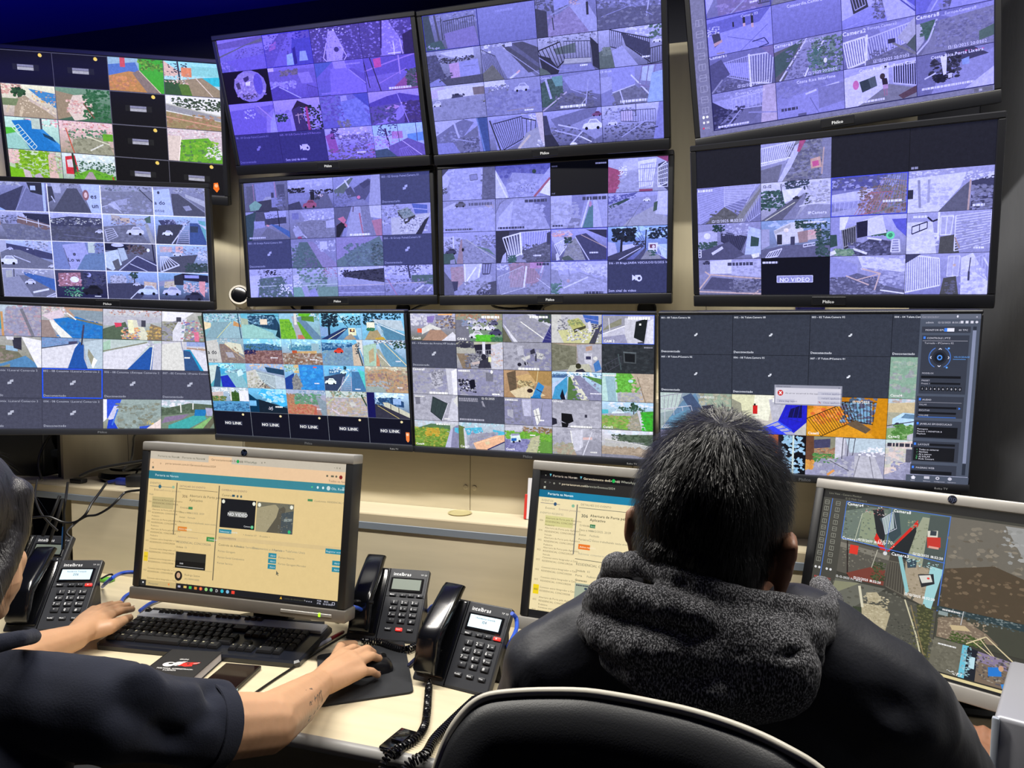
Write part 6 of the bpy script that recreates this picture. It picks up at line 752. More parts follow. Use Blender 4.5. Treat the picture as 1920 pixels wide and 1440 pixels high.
def art_left(sc, w, h):
    a = Art(100, 62.5, 5)
    a.run('g e6cb92 e2c78c;r c9bfae 0 0 100 3.6;r ecc8a0 31 .6 43 3.6;r ecc8a0 0 3.6 100 9;r c9bfae 0 0 100 .5;t 665 1.4 4 2.6 Portaria na Nuvem;t 665 1.4 17 2.6 Portaria na Nuvem;t 654 1.4 32.4 2.6 Gerenciamento de Eventos;e 2a5 46.2 2.2 .7 .8;t 454 1.4 47.4 2.6 (1) WhatsApp;t 665 1.6 14.6 2.6 x;t 665 1.6 28.4 2.6 x;t 665 1.6 41.8 2.6 x;t 665 1.6 58 2.4 x +;t 665 1.6 94 2.4 - o x;t 654 1.5 1.2 6 <;t 654 1.5 5.4 6 o;t 543 1.3 8.4 5.8 portarianuvem.com.br/GerenciarEventos/2024;e 822 97.6 6 .8 .9;e 665 91 5.8 .5 .5;r 665 92.8 5.4 94.2 6.2;e 665 95.4 5.8 .5 .5;t 665 1.4 91.8 8.4 Todos os favoritos;r 776 1.4 7.2 2.4 8.2')
    a.run('r 3d8796 0 9.2 100 13;r 2f7888 0 9.2 12 13;t dee 1.5 3.4 11.6 Portaria na Nuvem;e cdd 92 11.2 .9 1;t dee 1.5 93.4 11.8 Ola, Rodrigo;e 5c8 84 11.2 .4 .4;e dee 86.8 11.2 .5 .6;e dee 89.4 11.2 .5 .6;l dee .25 98.6 10.6 99.6 10.6;l dee .25 98.6 11.4 99.6 11.4')
    a.run('l 887 .25 1 16.4 13 16.4;e 367 6.4 16.4 .8 .9;t 776 1.3 1 15.4 EVENTOS;t 876 1.3 3.4 18.4 Eventos;t a97 1.3 8 18.4 Eventos passados;e 9b9 13.6 16.2 .7 .7;t 776 1.1 1 20.6 Hoje;r c3b27e 2.8 21.2 14.4 26.4')
    y = 23
    for i in range(9):
        a.lay += .1
        for j, s_ in enumerate(('Abertura de Porta pelo Aplicativo' if i < 4 else 'Conexao entre Integrador e Casa', 'RESIDENCIAL CONCORDIA', 'Pedestre' if i < 4 else '')):
            a.text(hexc('6b5a3c' if j < 2 else '7b6a4c'), 1.05, 3.2, y + j * 1.5, s_)
        a.text(hexc('8a7a58'), 1.05, .9, y + 1, '006' if i < 1 else '002'); y += 4.55
    a.run('r eac92e .6 47.2 2.8 51.4;t 654 1 .9 49.6 002;r 6b634f 15.2 14 15.7 38;r 6b634f 37.4 13.8 37.9 57;l b9a87c .2 16.6 36 37 36.2;l 887a5c .25 16.6 16.6 37 16.8;l b9a87c .2 16.6 53 37 53.2;t 766 1.2 17 15.8 DETALHES DO EVENTO;t 654 1.9 18.6 20.6 306;t 554 1.6 22.6 20 Abertura de Porta pelo;t 554 1.6 22.6 22 Aplicativo;t 554 1.1 18 25.6 Criticidade;r 4a8a5a 22.4 24.6 24.6 25.8;t 554 1.1 18 27.8 Data e Hora;t 776 1.1 22.4 27.8 08/12/2025, 20:59;t 554 1.1 18 30 Status;t 776 1.1 22.4 30 Fechado;t 554 1.1 18 32.2 Porteiro;t 776 1.1 22.4 32.2 Estou trabalhando neste evento;r e08a3a 17.6 34 22.4 36;t eed 1.1 18.2 35.4 Ativo restrito;t 987 1.1 18 39 Adicionar comentario;r 3e8f4a 33 37.6 37 39.6;t eee 1.1 33.8 39 Comentar')
    a.run('t 776 1.5 17.4 43.2 RESIDENCIAL CONCORDIA;t 443 1.1 17.4 46 Unidade;t 776 1.1 22 46 03;t 443 1.1 17.4 48 Porta;t 776 1.1 22 48 Pedestre;t 443 1.1 17.4 50 Gravacao;g e6cb92 e6cb92')if False else None
    a.run('t 776 1.5 17.4 39.2 . ;t 776 1.4 17.4 41.6 RESIDENCIAL CONCORDIA;t 443 1.1 17.4 43.8 Unidade;t 776 1.1 22 43.8 03;p 2a2a26 17.6 45.6 33.4 45.6 33.4 53 17.6 53;r 191916 17.6 49.6 33.4 53;l bbb .2 18.4 52.2 32.6 52.2;t eee 1 20 51.2 0:00;e 211c18 19.8 56.6 2 2.3;e c8a080 19.8 56.4 1 1.3;t 665 1.2 23 56.2 Rodrigo Santos;t 776 1.1 23 58 (41) 99999-0000;t 554 1 18.4 60.4 Tipo Pessoa: Morador')
    a.run('t 766 1.2 39 16 CAMERAS DO EVENTO;t 554 1.4 39.4 18.4 Cameras;r 356 44.6 17.4 46 18.4;e 566 47.4 18 .5 .6;e 566 49.2 18 .5 .6;r 4a8a5a 82.4 16.6 84.8 17.6;t 776 1.1 85.6 17.6 Condominio: RESIDENCIAL CONCORDIA;r 1b1c20 39.2 19.4 57 32.6;r 8a8a86 43.6 25 52.6 27.4;u eee 2 48.1 27 NO VIDEO;e eed 40.4 20.8 .8 .9;e eed 56 20.8 .8 .9;e 3b7 55.8 31.4 .7 .8;t eee 1 51.6 31.6 Camera 01')
    a.run('r 75715f 57.6 19.6 76 33;p a59b7c 57.6 22.4 66 20.4 67 20.4 68.6 22 67.6 26 63 33 57.6 33;p 5d584b 67.6 26 68.6 22 71 21 72 22 70 33 63 33;p 4a5357 70 24 76 22.6 76 33 70 33;p 8f9894 71.4 26.4 75.4 26 75.4 27.2 71.4 27.6;s 6b6a5f/8d8a78/3c4244/556064 40 68.6 20 75.6 32.6 .6;s b0a688/978e70 20 58 23 66 31 .7;e eed 58.8 21 .8 .9;e eed 74.8 21 .8 .9;e 3b7 74.4 32 .7 .8;r 2f8a9e 39.2 33.4 45.6 35.2;t dee 1.1 39.8 34.8 Selecionar cenario;t 776 1.1 51.6 35.4 < Anterior;t 776 1.1 57 35.4 1/7;t 776 1.1 60 35.4 Proximo >')
    a.run('r d9c08c 39 36.6 100 38.4;t 766 1.1 39.2 37.8 ACIONAMENTOS;t 554 1.4 39.4 41 Controle de Acessos;t 887 1.4 48.6 41 Rede e Servidores;t 887 1.4 57 41 Documentos e Arquivos;t 887 1.4 67.4 41 Ramais e Telefones Uteis;r 2f8a9e 92.6 37.6 100 39.8;t dee 1.1 93 39.2 Registrar ocorrencia;t 776 1.2 39.4 43.8 Portao Garagem;t 776 1.2 39.4 46.6 Portao Social Condominio;t 776 1.2 39.4 49.2 Portao Servico;t 776 1.2 70 44 Portao Interno;t 776 1.2 70 46.8 Portao Garagem Morador')
    for x, y in ((65, 42), (65, 44.5), (65, 47), (96.2, 42.6), (96.2, 45.4)):
        a.lay += .1; a.poly([(x, y), (x + 4, y), (x + 4, y + 2.1), (x, y + 2.1)], hexc('2f8a9e')); a.lay += .1; a.text(hexc('dee'), 1.1, x + 1, y + 1.5, 'Abrir')
    a.run('p 665 69.4 49.6 69.4 51.6 69.9 51.2 70.4 51.9 70.6 51.7 70.2 51 70.8 50.9;r c9b27c 0 60 19 62.5;t 776 1.3 4.4 61.8 Pesquisar;p e84 14.6 60.8 15.6 60.4 15.4 61.8;r 2c2c2c 0 60 3 62.5;r eee 1.1 60.9 1.8 61.6;r 1c1d20 19 60 100 62.5;r aab 20 60.9 21.4 61.8;r db6 23 60.8 24.6 61.8;r 4b5 25.8 60.7 27.2 61.9;r d83 28.6 60.7 30 61.9;e d54 32 61.3 .8 .8;e ec4 32 61.3 .3 .3;e 9c7 34.8 61.3 .8 .8;e 7b8 37.4 61.3 .8 .8;t eee 1.8 39.6 62 D;e 3bc 43 61.3 .8 .8;e 8bd 45.8 61.3 .8 .8;r e43 47.8 60.6 49.4 62;p da3 72 61.8 72.6 60.6 73.2 61.8;t 554 1.1 74 61.7 Limite de desempenho;t dde 1.2 84 61.8 ^ o o o;t dde 1 90.2 61.1 POR;t dde 1 90.2 62.2 PTB;t dde 1 93.4 61.1 18:52;t dde 1 93 62.2 12/12/2025;l dde .15 97.4 60.8 98.6 60.8 98.6 61.8 97.4 61.8 97.4 60.8')
    a.build('web_page', -w / 2, h / 2, w / 2, -h / 2, -.0003, sc, M_ui, 1.2e-5)
def art_mid(sc, w, h):
    a = Art(100, 62.5, 6)
    a.run('g f3e2b4 f0deae;r 141313 0 0 100 3.6;r 2a2825 0 3.6 100 8.4;t ccb 1.2 2 2.3 v;p 6bc 4 1.2 5 1.2 4.5 2.4;t dcb 1.35 5.6 2.4 Portaria na Nuvem;t ccb 1.5 15.6 2.4 x;p 6bc 18 1.2 19 1.2 18.5 2.4;t fec 1.35 19.6 2.4 Gerenciamento de Eventos;t ccb 1.5 30.4 2.4 x;e 2b5 33 1.9 .7 .8;t ccb 1.35 34.4 2.4 (1) WhatsApp;t ccb 1.6 1.8 5.6 <;t 777 1.6 4 5.6 >;t ccb 1.6 6 5.6 o;t ccb 1.5 8.6 5.6 =;t fec 1.3 10 5.6 portarianuvem.com.br;t bba 1.3 20 5.6 /GerenciarEventos/2024;r bba 1.8 6.8 2.7 7.8;r 1d83a8 0 8.4 100 11.6;r 146e90 0 8.4 14 11.6;T eff 1.35 4 10.4 Portaria na Nuvem')
    a.run('t 887 1.2 1.4 13.4 EVENTOS;l 667 .2 1 14.2 10 14.2;e 357 7.8 14.2 .7 .8;t 776 1.3 3.4 16.6 Eventos;t a98 1.3 9.6 16.6 Eventos passados;e 8b9 16 14.2 .7 .7;t 887 1.1 1.2 18.8 EVENTOS RECENTES;r d9d290 3.8 19.4 16.6 23.8')
    y = 20.9
    for i in range(10):
        a.lay += .1
        for j, s_ in enumerate(('Abertura de Porta pelo Aplicativo' if i < 4 or i == 8 else 'Conexao entre Integrador e Casa', 'RESIDENCIAL CONCORDIA', ('Pedestre', 'Veiculo')[i % 2] if i < 4 or i == 8 else '')):
            a.text(hexc('76684c'), 1.08, 4, y + j * 1.5, s_)
        a.text(hexc('8a7c5c'), 1.1, 1.2, y + 1.2, ('006', '006', '002', '002', '003', '002', '003', '002', '002', '003')[i]); y += 4.25
    a.run('r f2d41e 1 49.4 3.6 53.4;T 554 1.1 1.4 51.8 002;r 77756e 17.6 13.4 18.1 34.6;l 776 .25 18.6 14.6 100 14.6;t 776 1.2 19.4 13.6 DETALHES DO EVENTO;T 665 1.9 20 18.6 306;T 554 1.5 24 18 Abertura de Porta pelo;T 554 1.5 24 19.8 Aplicativo;t 554 1.2 19.6 22.4 Criticidade;r 3d7e50 24.2 21.2 26.6 22.7;t cdc .9 24.6 22.3 Baixa;t 554 1.2 19.6 24.4 Data e Hora;t 776 1.2 24.4 24.4 08/12/2025, 20:59;t 554 1.2 19.6 26.4 Status;t 776 1.2 24.4 26.4 Fechado;t 554 1.2 19.6 28.4 Porteiro;l 887 .12 24.4 27.5 25.2 27.5 25.2 28.4 24.4 28.4 24.4 27.5;t 776 1.2 25.8 28.4 Estou trabalhando neste evento;r ee7a28 19.8 30 25 32.2;T fec 1.1 20.4 31.5 Ativo restrito;t 998 1.2 20 34.4 Adicionar comentario;r 2f9a48 36 33.8 42 35.8;t dfd 1.1 36.8 35.2 Comentar;l 665 .25 18.8 36.4 45 36.8;t 665 1.5 19.4 39 RESIDENCIAL CONCORDIA;t 443 1.2 19.6 41.6 Unidade;t 776 1.2 24.6 41.6 03;t 443 1.2 19.6 43.6 Porta;t 776 1.2 24.6 43.6 Pedestre;T 443 1.2 19.6 45.6 Gravacao;r 8b9a86 19.8 46.4 45 57;p a6b09a 19.8 46.4 29 46.4 28 57 19.8 57;p 223 23 50.4 28.4 49.6 29 54.6 24.4 55.4;f aab .2 6 23.8 50.8 28 50.2 24.8 54.8 28.4 54.2;r 223 30 47 30.4 57;e 345 24.6 48.4 .7 .5;p fff 20.8 54.8 20.8 56 21.6 55.4;T fff 1.2 22.6 55.9 0:00 / 0:20;x 334 .5 20.2 47 26')
    a.run('r 1b1b1b 0 60.2 100 62.5')
    a.build('web_page', -w / 2, h / 2, w / 2, -h / 2, -.0003, sc, M_ui, 1.2e-5)
def art_right(sc, w, h):
    a = Art(100, 62.5, 7)
    a.run('g 45443c 3f3e37;r 2c2b28 0 0 100 3.4;t 887 1.1 2 1.8 Live View - Camera Monitor;t 887 1.1 9 3.2 12.12 Multi Camera;r 4a4942 0 3.4 10 42;l 4a7ad8 .3 3.8 3.6 3.4 37')
    for i in range(10):
        for x in (.9, 5.6):
            a.lay += .05; y = 4.6 + i * 2.7
            for l in (((x, y), (x + 1.7, y), (x + 1.7, y + 1.6), (x, y + 1.6), (x, y)), ((x + .85, y), (x + .85, y + 1.6)) if i % 2 else ((x, y + .8), (x + 1.7, y + .8))): a.line(hexc('99998c'), .16, l)
    a.run('e ddd 1 33 .5 .5;e ddd 2.6 33 .5 .5;e ddd 5.8 33 .5 .5;e ddd 7.4 33 .5 .5;t d44 1.2 1 37.4 REC;t d44 1.2 5.8 37.4 REC')
    a.run('r 4c554e 10 4 27 20;p 6d7a70 10 8 20 5 27 5 27 9 20 20 10 20;p 8f9a80 17 8 21 6 25 20 17 20;s 7a8a7c/5c665a/93a08c/3c443e 60 10 5 27 19.6 .8;p 23262a 21 6 25 5 27 12 27 20 25 20;s 2c3034/cc5a4a/ddd 16 18 4.4 26 8 .5;l c4c8b0 .25 17 8 15.4 20;b 334 .01;r 5d6f66 27 4.2 50 22;p 3a4a50 24 9 31 5 33 14 30 18;p 9fb0b0 25 9 29 6 30 12 27 15;f dde .2 5 25 9 29 5.6 27 15 31 12;p d62a1e 23.6 15 28.6 21.6 28.4 24.4 23 17.4;p d62a1e 28.6 21.4 38.4 7.4 38.8 9.6 28.8 24.4;t fed 1.9 24.6 18.6 (94370-;t fed 1.5 30 20 -3271;p 9fa48c 38 12 40 6 43 6 42 26 34 26;s 8a9078/a8ac94/70785f 50 35 8 43 24 .7;p 4e5854 42.6 5 50 4.6 50 26 42 26;p dad6c8 42.4 11 46 10.4 46.4 17 43 17.4;p c5382c 42.4 13.4 47.2 12.8 47.6 16.6 43 17.4;p 384048 43.4 10.8 45.6 10.6 45.6 12.4 43.4 12.6;r e0a090 43.4 16.6 47 17.4;p 23282a 29 22 38 10 38.4 12 36 24;T fff 1.6 10.4 5.4 Camera4;T fff 1.6 29 5.6 Camera8;T fff 1.25 16.6 19.2 12/12/2025 18:52:20;T fff 1.25 38 21 12/12/2025 18:52:20')
    a.run('p 5b5850 10 20 30 21.6 29 35 10 33;p 7f7b70 10 21 30 23 30 25 10 23;s 6f6b60/4a463e/8c887a 50 11 22 29 31 .8;r dd3a2c 14 21.4 17.4 25;l 2c2420 .5 12.6 20 14.6 34;p 7a4034 14 33 25 28 29 29 29 35 16 35;s 3f4a2e/2f3a24/566040 40 24 26.4 29 34 .9;l b8b4a4 .3 25 21.6 23.6 29;e ddd 28 22.4 .8 .8;T fff 1.6 10.2 19.8 Camera1;T fff 1.25 17 34.6 12/12/2025 18:52:20;p 4a463e 30 22 38 24 37 38 29 35;f 6a665a .4 7 30 25 36 25 30 35 37 37;p a89a84 36 24 49 26 47 40 37 37;s b8aa94/978a74/86795f 40 37 25 46 37 .9;p 8fc4c8 33 22.6 34.4 22.4 38.6 35 37.6 36.4;p 9fd0d4 45 24 49.6 24.6 47 40 44 39;p 2a2c30 41 28 46.4 26.8 47.2 30.4 42.8 32.6;p d8d8d0 41.4 28.4 45.4 27.4 46.4 29.8 42.8 31;e e04840 44.8 28.8 .5 .4;p 3a4c58 36 22.6 40 22.8 40 25.6 37 26.4;s dee/8cc/34424c 20 36 22.6 48 25.4 .6;T fff 1.6 30.4 22.6 Camera3;T fff 1.25 37 36.6 12/12/2025 18:52:20;l 4a7ad8 .3 10 4 10 19.4 49.8 22;l 4a7ad8 .3 49.8 4.2 49.2 40;l 4a7ad8 .25 10 4 49.8 4.4;l 4a7ad8 .2 28.4 4.2 28 22')
    a.run('r 6f6a60 50 4.4 100 38;s 7d766a/625c50/8a8274/544c40/968c7c 110 50 5 100 37 1.8;p 524636 50 24 66 20 100 30 100 38 50 38;s 6a5a46/7c6a54/46392b 60 50 24 100 38 1.6;p 9a9a98 68 5 100 5 100 20 76 18;s aaaaa8/8a8a86 30 68 6 100 18 1.6;l 3a382f .3 50 38 100 38')
    a.run('p 54534a 10 34.6 49 40 49 61 6 61;p 6a6a60 10 36 30 36 14 50 8 50;s 5f5e54/4b4a42/6f6e62 90 9 37 46 60.6 1.3;p 8a8a70 10 37 20 36 12 41 9 41;p b5aa8c 23 39 27 38 29 40 28 42 24 42;p b3a88a 22 43.4 29 42.8 33 45 32 52 27 54 22 50;s c6bb9c/a09474/8f8466/d2c8aa 90 22 39 32 53 .8;p 8a7f62 20 50 28 51 36 57 34 60 24 58;p d0c4a0 19 50.6 24 51.6 33 56 32.6 59 26 57;l d8d2b8 1 20 37 22.4 45;p 3d4434 18.6 45.4 22 45 22.6 48.4 19 49;p d0562a 12.8 47.6 15.8 46.6 18 51 14.8 52;p 7f8a8c 11.4 45.8 14.4 44.6 16 47 13 48.6;l d8a890 .4 8 47 14 53;p 45482f 42 39 48 40 47.6 61 46 61;s 555a38/3a4028/6a6a44/837a50 90 41 39 48.6 60.6 .9;l cfc8a8 .5 37.6 38.4 43 50 46.6 60;l 8a7a58 .4 40 40 47 58;s 30322c/6a6a60 60 33 46 44 60 .6;T eee 1.3 33.4 55 Camera 03;T ddd 1.2 10 35.4 12-12-2025 Fri 18:52')
    a.run('r 46473c 49.4 38 100 49.4;p 2f4044 49 38 100 38 100 41 49 39.6;s 38484c/546468/8a9494 40 50 38 76 41 .8;p 7f6f5e 50 42 57 40.4 66 44 70 47 56 49 50 49;s 8c7a68/6a5a4a/9c8c78/b4a48c 70 50 41 66 48.6 .9;p c8b48c 54 43.8 59 43 61 44.4 55 45.4;r 8e9c9c 49.8 39.6 53 41;l bbb .3 58 38 57.6 43;s 46562c/34441f/5a6a38 50 54 46 66 49.4 .9;l d8c8a0 .4 66 45 60 49;l d8c8a0 .4 66 45 76 52;l d8c8a0 .3 62 47.6 74 54;l d8c8a0 .3 64 46 72 54;x ddd .6 51 38.6 57')
    a.run('p 6d6a5c 49.4 49.4 59 49.6 58.6 61 48.4 61;s 7a7768/605d50 40 49 50 58.6 60.6 1.2;p 6cc0d8 59 49.6 61 49.6 60.6 61 58.6 61;p 20242c 60.6 50 64 50.4 64 61 60.6 61;r bfe0ea 61.6 53 63.4 57;s a8dce8/48586a/9ab8c0 30 59 50 62 60 .7;p 7a6a5a 64 50.6 76 52 76 62 64 61;p 8a7c9a 64 50.6 76 51.6 76 55 64 54;s 4a4858/2a2c38/b0a898/6a5848 50 64 51 74 60 .9;p 2a7ad0 67.6 55 71.6 54 72 57 68 58;e c8a080 71.6 54.4 .8 1;p 3a8ad8 72 59.6 76 58 76 62 73 62;s eee 10 55 59.6 60 60.8 .4;x eee .5 51 51 57;r 33322c 0 61 100 61.7;r e0d09c 0 61.5 100 62.5')
    a.build('camera_view', -w / 2, h / 2, w / 2, -h / 2, -.0003, sc, M_ui, 1.2e-5)
monitor('left monitor showing a pale web page, behind the keyboard', (-1.047, 1.381, 1.023), (4.52, -7.3, .86), art_left, led=True)
monitor('middle monitor with dark browser bar, mostly hidden by the seated man', (-.189, 1.499, 1.01), (-4.15, -12.2, .4), art_mid)
monitor('right monitor showing street cameras and a sand heap', (.329, 1.501, 1.002), (-31.2, -18.1, -2.0), art_right)
# ---------------- phones ----------------
M_phone = mat('phone_charcoal_plastic', '2e3036', .42, bump=.04, bscale=900)
M_phkey = mat('phone_key_plastic', '26282e', .5)
M_handset = mat('handset_gloss_plastic', '0a0b0f', .17, spec=.55, bump=.02, bscale=400)
M_lcdframe = mat('lcd_frame', '08080c', .2)
M_redkey = mat('lit_red_key', 'ff3a34', .4, emit=.75)
M_lcdoff = mat('grey_green_lcd', '7d877f', .35)
M_lcdon = mat('lit_lcd', 'b4cbd8', .35, emit=.75)
M_ink = mat('dark_print', '39404c', .5)
def coil(pts, R, r=.0021, pitch=.0060, label=None, parent=None, Mi=None, name='coiled_cord'):
    S = spline(pts, 24); L = [0]
    for a, b in zip(S, S[1:]): L.append(L[-1] + (b - a).length)
    N = int(L[-1] / pitch * 10); out = []; up = Vector((0, 0, 1)); k = 0
    for i in range(N + 1):
        d = L[-1] * i / N
        while k < len(L) - 2 and L[k + 1] < d: k += 1
        t = (d - L[k]) / max(1e-9, L[k + 1] - L[k]); p = S[k].lerp(S[k + 1], t); q0 = S[max(0, k - 2)]; q1 = S[min(len(S) - 1, k + 3)]
        tg = (q1 - q0).normalized(); u = tg.cross(Vector((.3, .2, 1))).normalized(); v = tg.cross(u); a = 2 * PI * d / pitch
        rr = R * min(1, .15 + 6 * min(i, N - i) / N * 2)
        out.append(p + (u * math.cos(a) + v * math.sin(a)) * rr)
    if Mi is not None: out = [Mi @ p for p in out]
    return MB().tube(out, r, 5).build(name, mat('glossy_cord', '0b0b10', .25), parent)
def phone(label, base, yaw, tilt, lit, redkey, lcdtext, cords=(), s=1.0):
    # base: middle of the keypad's lower edge on the desk; local x along the face, z up the face, -y out of it
    M = eul(yaw, tilt, 0, base) @ Matrix.Scale(s, 4); Mi = M.inverted()
    e = empty('desk_telephone', base, label, 'telephone', 'charcoal office telephones', M)
    w, h = .10, .18
    P = lambda u, v, y=0: (-w / 2 + w * u, y, h * (1 - v))
    MB().box((-w / 2 - .078, 0, 0), (w / 2, .018, h), .004, 2).build('body', M_phone, e)
    MB().box((-w / 2 - .0006, -.0008, .004), (w / 2 - .003, .001, h - .003), .0008, 1).build('face_plate', M_phone, e)
    MB().box((-w / 2 - .002, -.0012, .002), (-w / 2 + .0005, .0, h - .002)).box((-w / 2, -.0012, h * .6), (w / 2 - .002, 0, h * .6 + .0006)).build('seam', M_lcdframe, e)
    MB().box((-w / 2 - .072, -.006, .012), (-w / 2 - .004, .002, h - .004), .004, 2).build('cradle', M_gloss, e)
    # handset: lofted side profile with rounded cross sections
    prof = [(.012, -.030, .010), (.016, -.036, .017), (.045, -.046, .020), (.068, -.058, .0215), (.078, -.060, .0215), (.10, -.055, .019), (.15, -.041, .018), (.19, -.030, .017), (.203, -.022, .012)]
    rings = []
    for z, yo, th in prof:
        ring = []
        for k in range(24):
            a = 2 * PI * k / 24; cx = math.copysign(abs(math.cos(a)) ** .45, math.cos(a)); cy = math.copysign(abs(math.sin(a)) ** .55, math.sin(a))
            wd = .0255 * (1 if z < .19 else .93) * (.94 if z < .014 else 1)
            ring.append((-w / 2 - .038 + wd * cx, yo + th * .5 + th * .72 * cy, z))
        rings.append(ring)
    hs = MB().loft(rings).build('handset', M_handset, e, smooth=50)
    MB().text('HD', .0085, (-w / 2 - .038, -.0395, .1665), uy=(0, .18, 1), align='c', bold=.02).build('printed_mark', M_print, hs, smooth=0)
    MB().text('intelbras', .0115, P(.1, .105, -.0016), bold=.02).text('TIP 125', .005, P(.80, .09, -.0016)).build('brand_logo', M_print, e, smooth=0)
    f = MB().box(P(.06, .345, -.003)[0:1] + (-.003,) + (h * (1 - .335),), (w * .40, .001, h * (1 - .13)), .0015, 1)
    fr = f.build('display_frame', M_lcdframe, e)
    MB().box((-w * .38, -.0036, h * (1 - .30)), (w * .345, -.002, h * (1 - .155))).build('display', M_lcdon if lit else M_lcdoff, fr)
    if lcdtext:
        t = MB()
        for i, (tx, sz) in enumerate(lcdtext): t.text(tx, sz, (-.002, -.0039, h * (1 - .195 - .048 * i)), align='c')
        t.build('display_text', M_ink, fr, smooth=0)
    def key(u, v, wd, hh, txt, sub='', m=M_phkey, tm=M_print, sz=.0085):
        x, _, z = P(u, v); k = MB().box((x - wd / 2, -.0045, z - hh / 2), (x + wd / 2, .0, z + hh / 2), .0012, 2)
        k.text(txt, sz, (x - wd * .28 if sub else x - .001, -.0048, z - sz * .33), mi=1, align='c', bold=.02)
        if sub: k.text(sub, .0042, (x + wd * .22, -.0048, z - .0018), mi=1, align='c')
        return k.build('key', [m, tm], e, smooth=30)
    for r, row in enumerate((('1', '2 abc', '3 def'), ('4 ghi', '5 jkl', '6 mno'), ('7 pqrs', '8 tuv', '9 wxyz'), ('*', '0', '#'))):
        for c, kk in enumerate(row):
            a, *b = kk.split(); key((.26, .52, .78)[c], .475 + .083 * r, .0185, .0105, a, b[0] if b else '')
    for i, (u, tx) in enumerate(((.18, 'Menu'), (.44, 'v'), (.64, '^'), (.86, 'M'))):
        key(u, .375, .0165, .0068, tx, m=M_redkey if redkey == i else M_phkey, sz=.0045)
    for i, (u, tx) in enumerate(((.24, 'Redial'), (.51, 'Mute'), (.78, 'Viva'))):
        key(u, .835, .0165, .0075, tx, m=M_redkey if redkey == 4 + i else M_phkey, sz=.0045)
    # rear foot reaching down to the desk
    fwd = Vector((-math.sin(math.radians(yaw)), math.cos(math.radians(yaw)), 0))
    for x0 in (.012, -.10):
        tp = [M @ Vector((x0 + dx, .016, h * zz)) for dx in (0, .034) for zz in (.42, .80)]
        q = [tp[1], tp[0], Vector((tp[0].x, tp[0].y, .751)) + fwd * .012, Vector((tp[1].x, tp[1].y, .751)) + fwd * .004]
        d = tp[2] - tp[0]
        MB().loft([[Mi @ v for v in q], [Mi @ (v + d) for v in q]]).build('rear_foot', M_black, e, smooth=0)
    for pts, R in cords: coil(pts, R, parent=e, Mi=Mi)
    return e
phone('telephone with lit display, nearest to the seated man, cord hanging over the desk edge', (-.514, 1.346, .752), -9, -37, True, 3, (('1 Residencia Granada', .0052), ('104', .0085)), s=.97,
      cords=(([(-0.5909, 1.3521, 0.765), (-0.5807, 1.3237, 0.76), (-0.5442, 1.2313, 0.758), (-0.5298, 1.1852, 0.758), (-0.5294, 1.145, 0.758), (-.553, 1.092, .752), (-.562, 1.082, .70), (-.57, 1.08, .62)], .0058),
             ([(-0.4735, 1.3326, 0.762), (-0.4818, 1.2943, 0.76), (-0.4912, 1.2154, 0.76), (-0.4961, 1.1559, 0.76), (-.493, 1.110, .759), (-.515, 1.085, .745), (-.522, 1.08, .68), (-.527, 1.08, .60)], .0072)))
phone('telephone with blank display and a red lit lower key, beside the left monitor', (-.745, 1.517, .752), 7, -37.5, False, 5, (), s=.945,
      cords=(([(-0.8074, 1.4687, 0.768), (-0.797, 1.4835, 0.76), (-0.7712, 1.4892, 0.76), (-0.7354, 1.4773, 0.76), (-0.7007, 1.4714, 0.76), (-0.6882, 1.4934, 0.76), (-0.6801, 1.5149, 0.761)], .0066),))
phone('telephone with lit blue display in front of the seated woman', (-1.505, 1.325, .752), 20, -42, True, 3, (('Residencia Tranquila', .0052), ('206', .0085)), s=.98)
phone('telephone with a grey display, half hidden behind the one before the woman', (-1.735, 1.445, .752), 14, -38, False, -1, (), s=1.0)
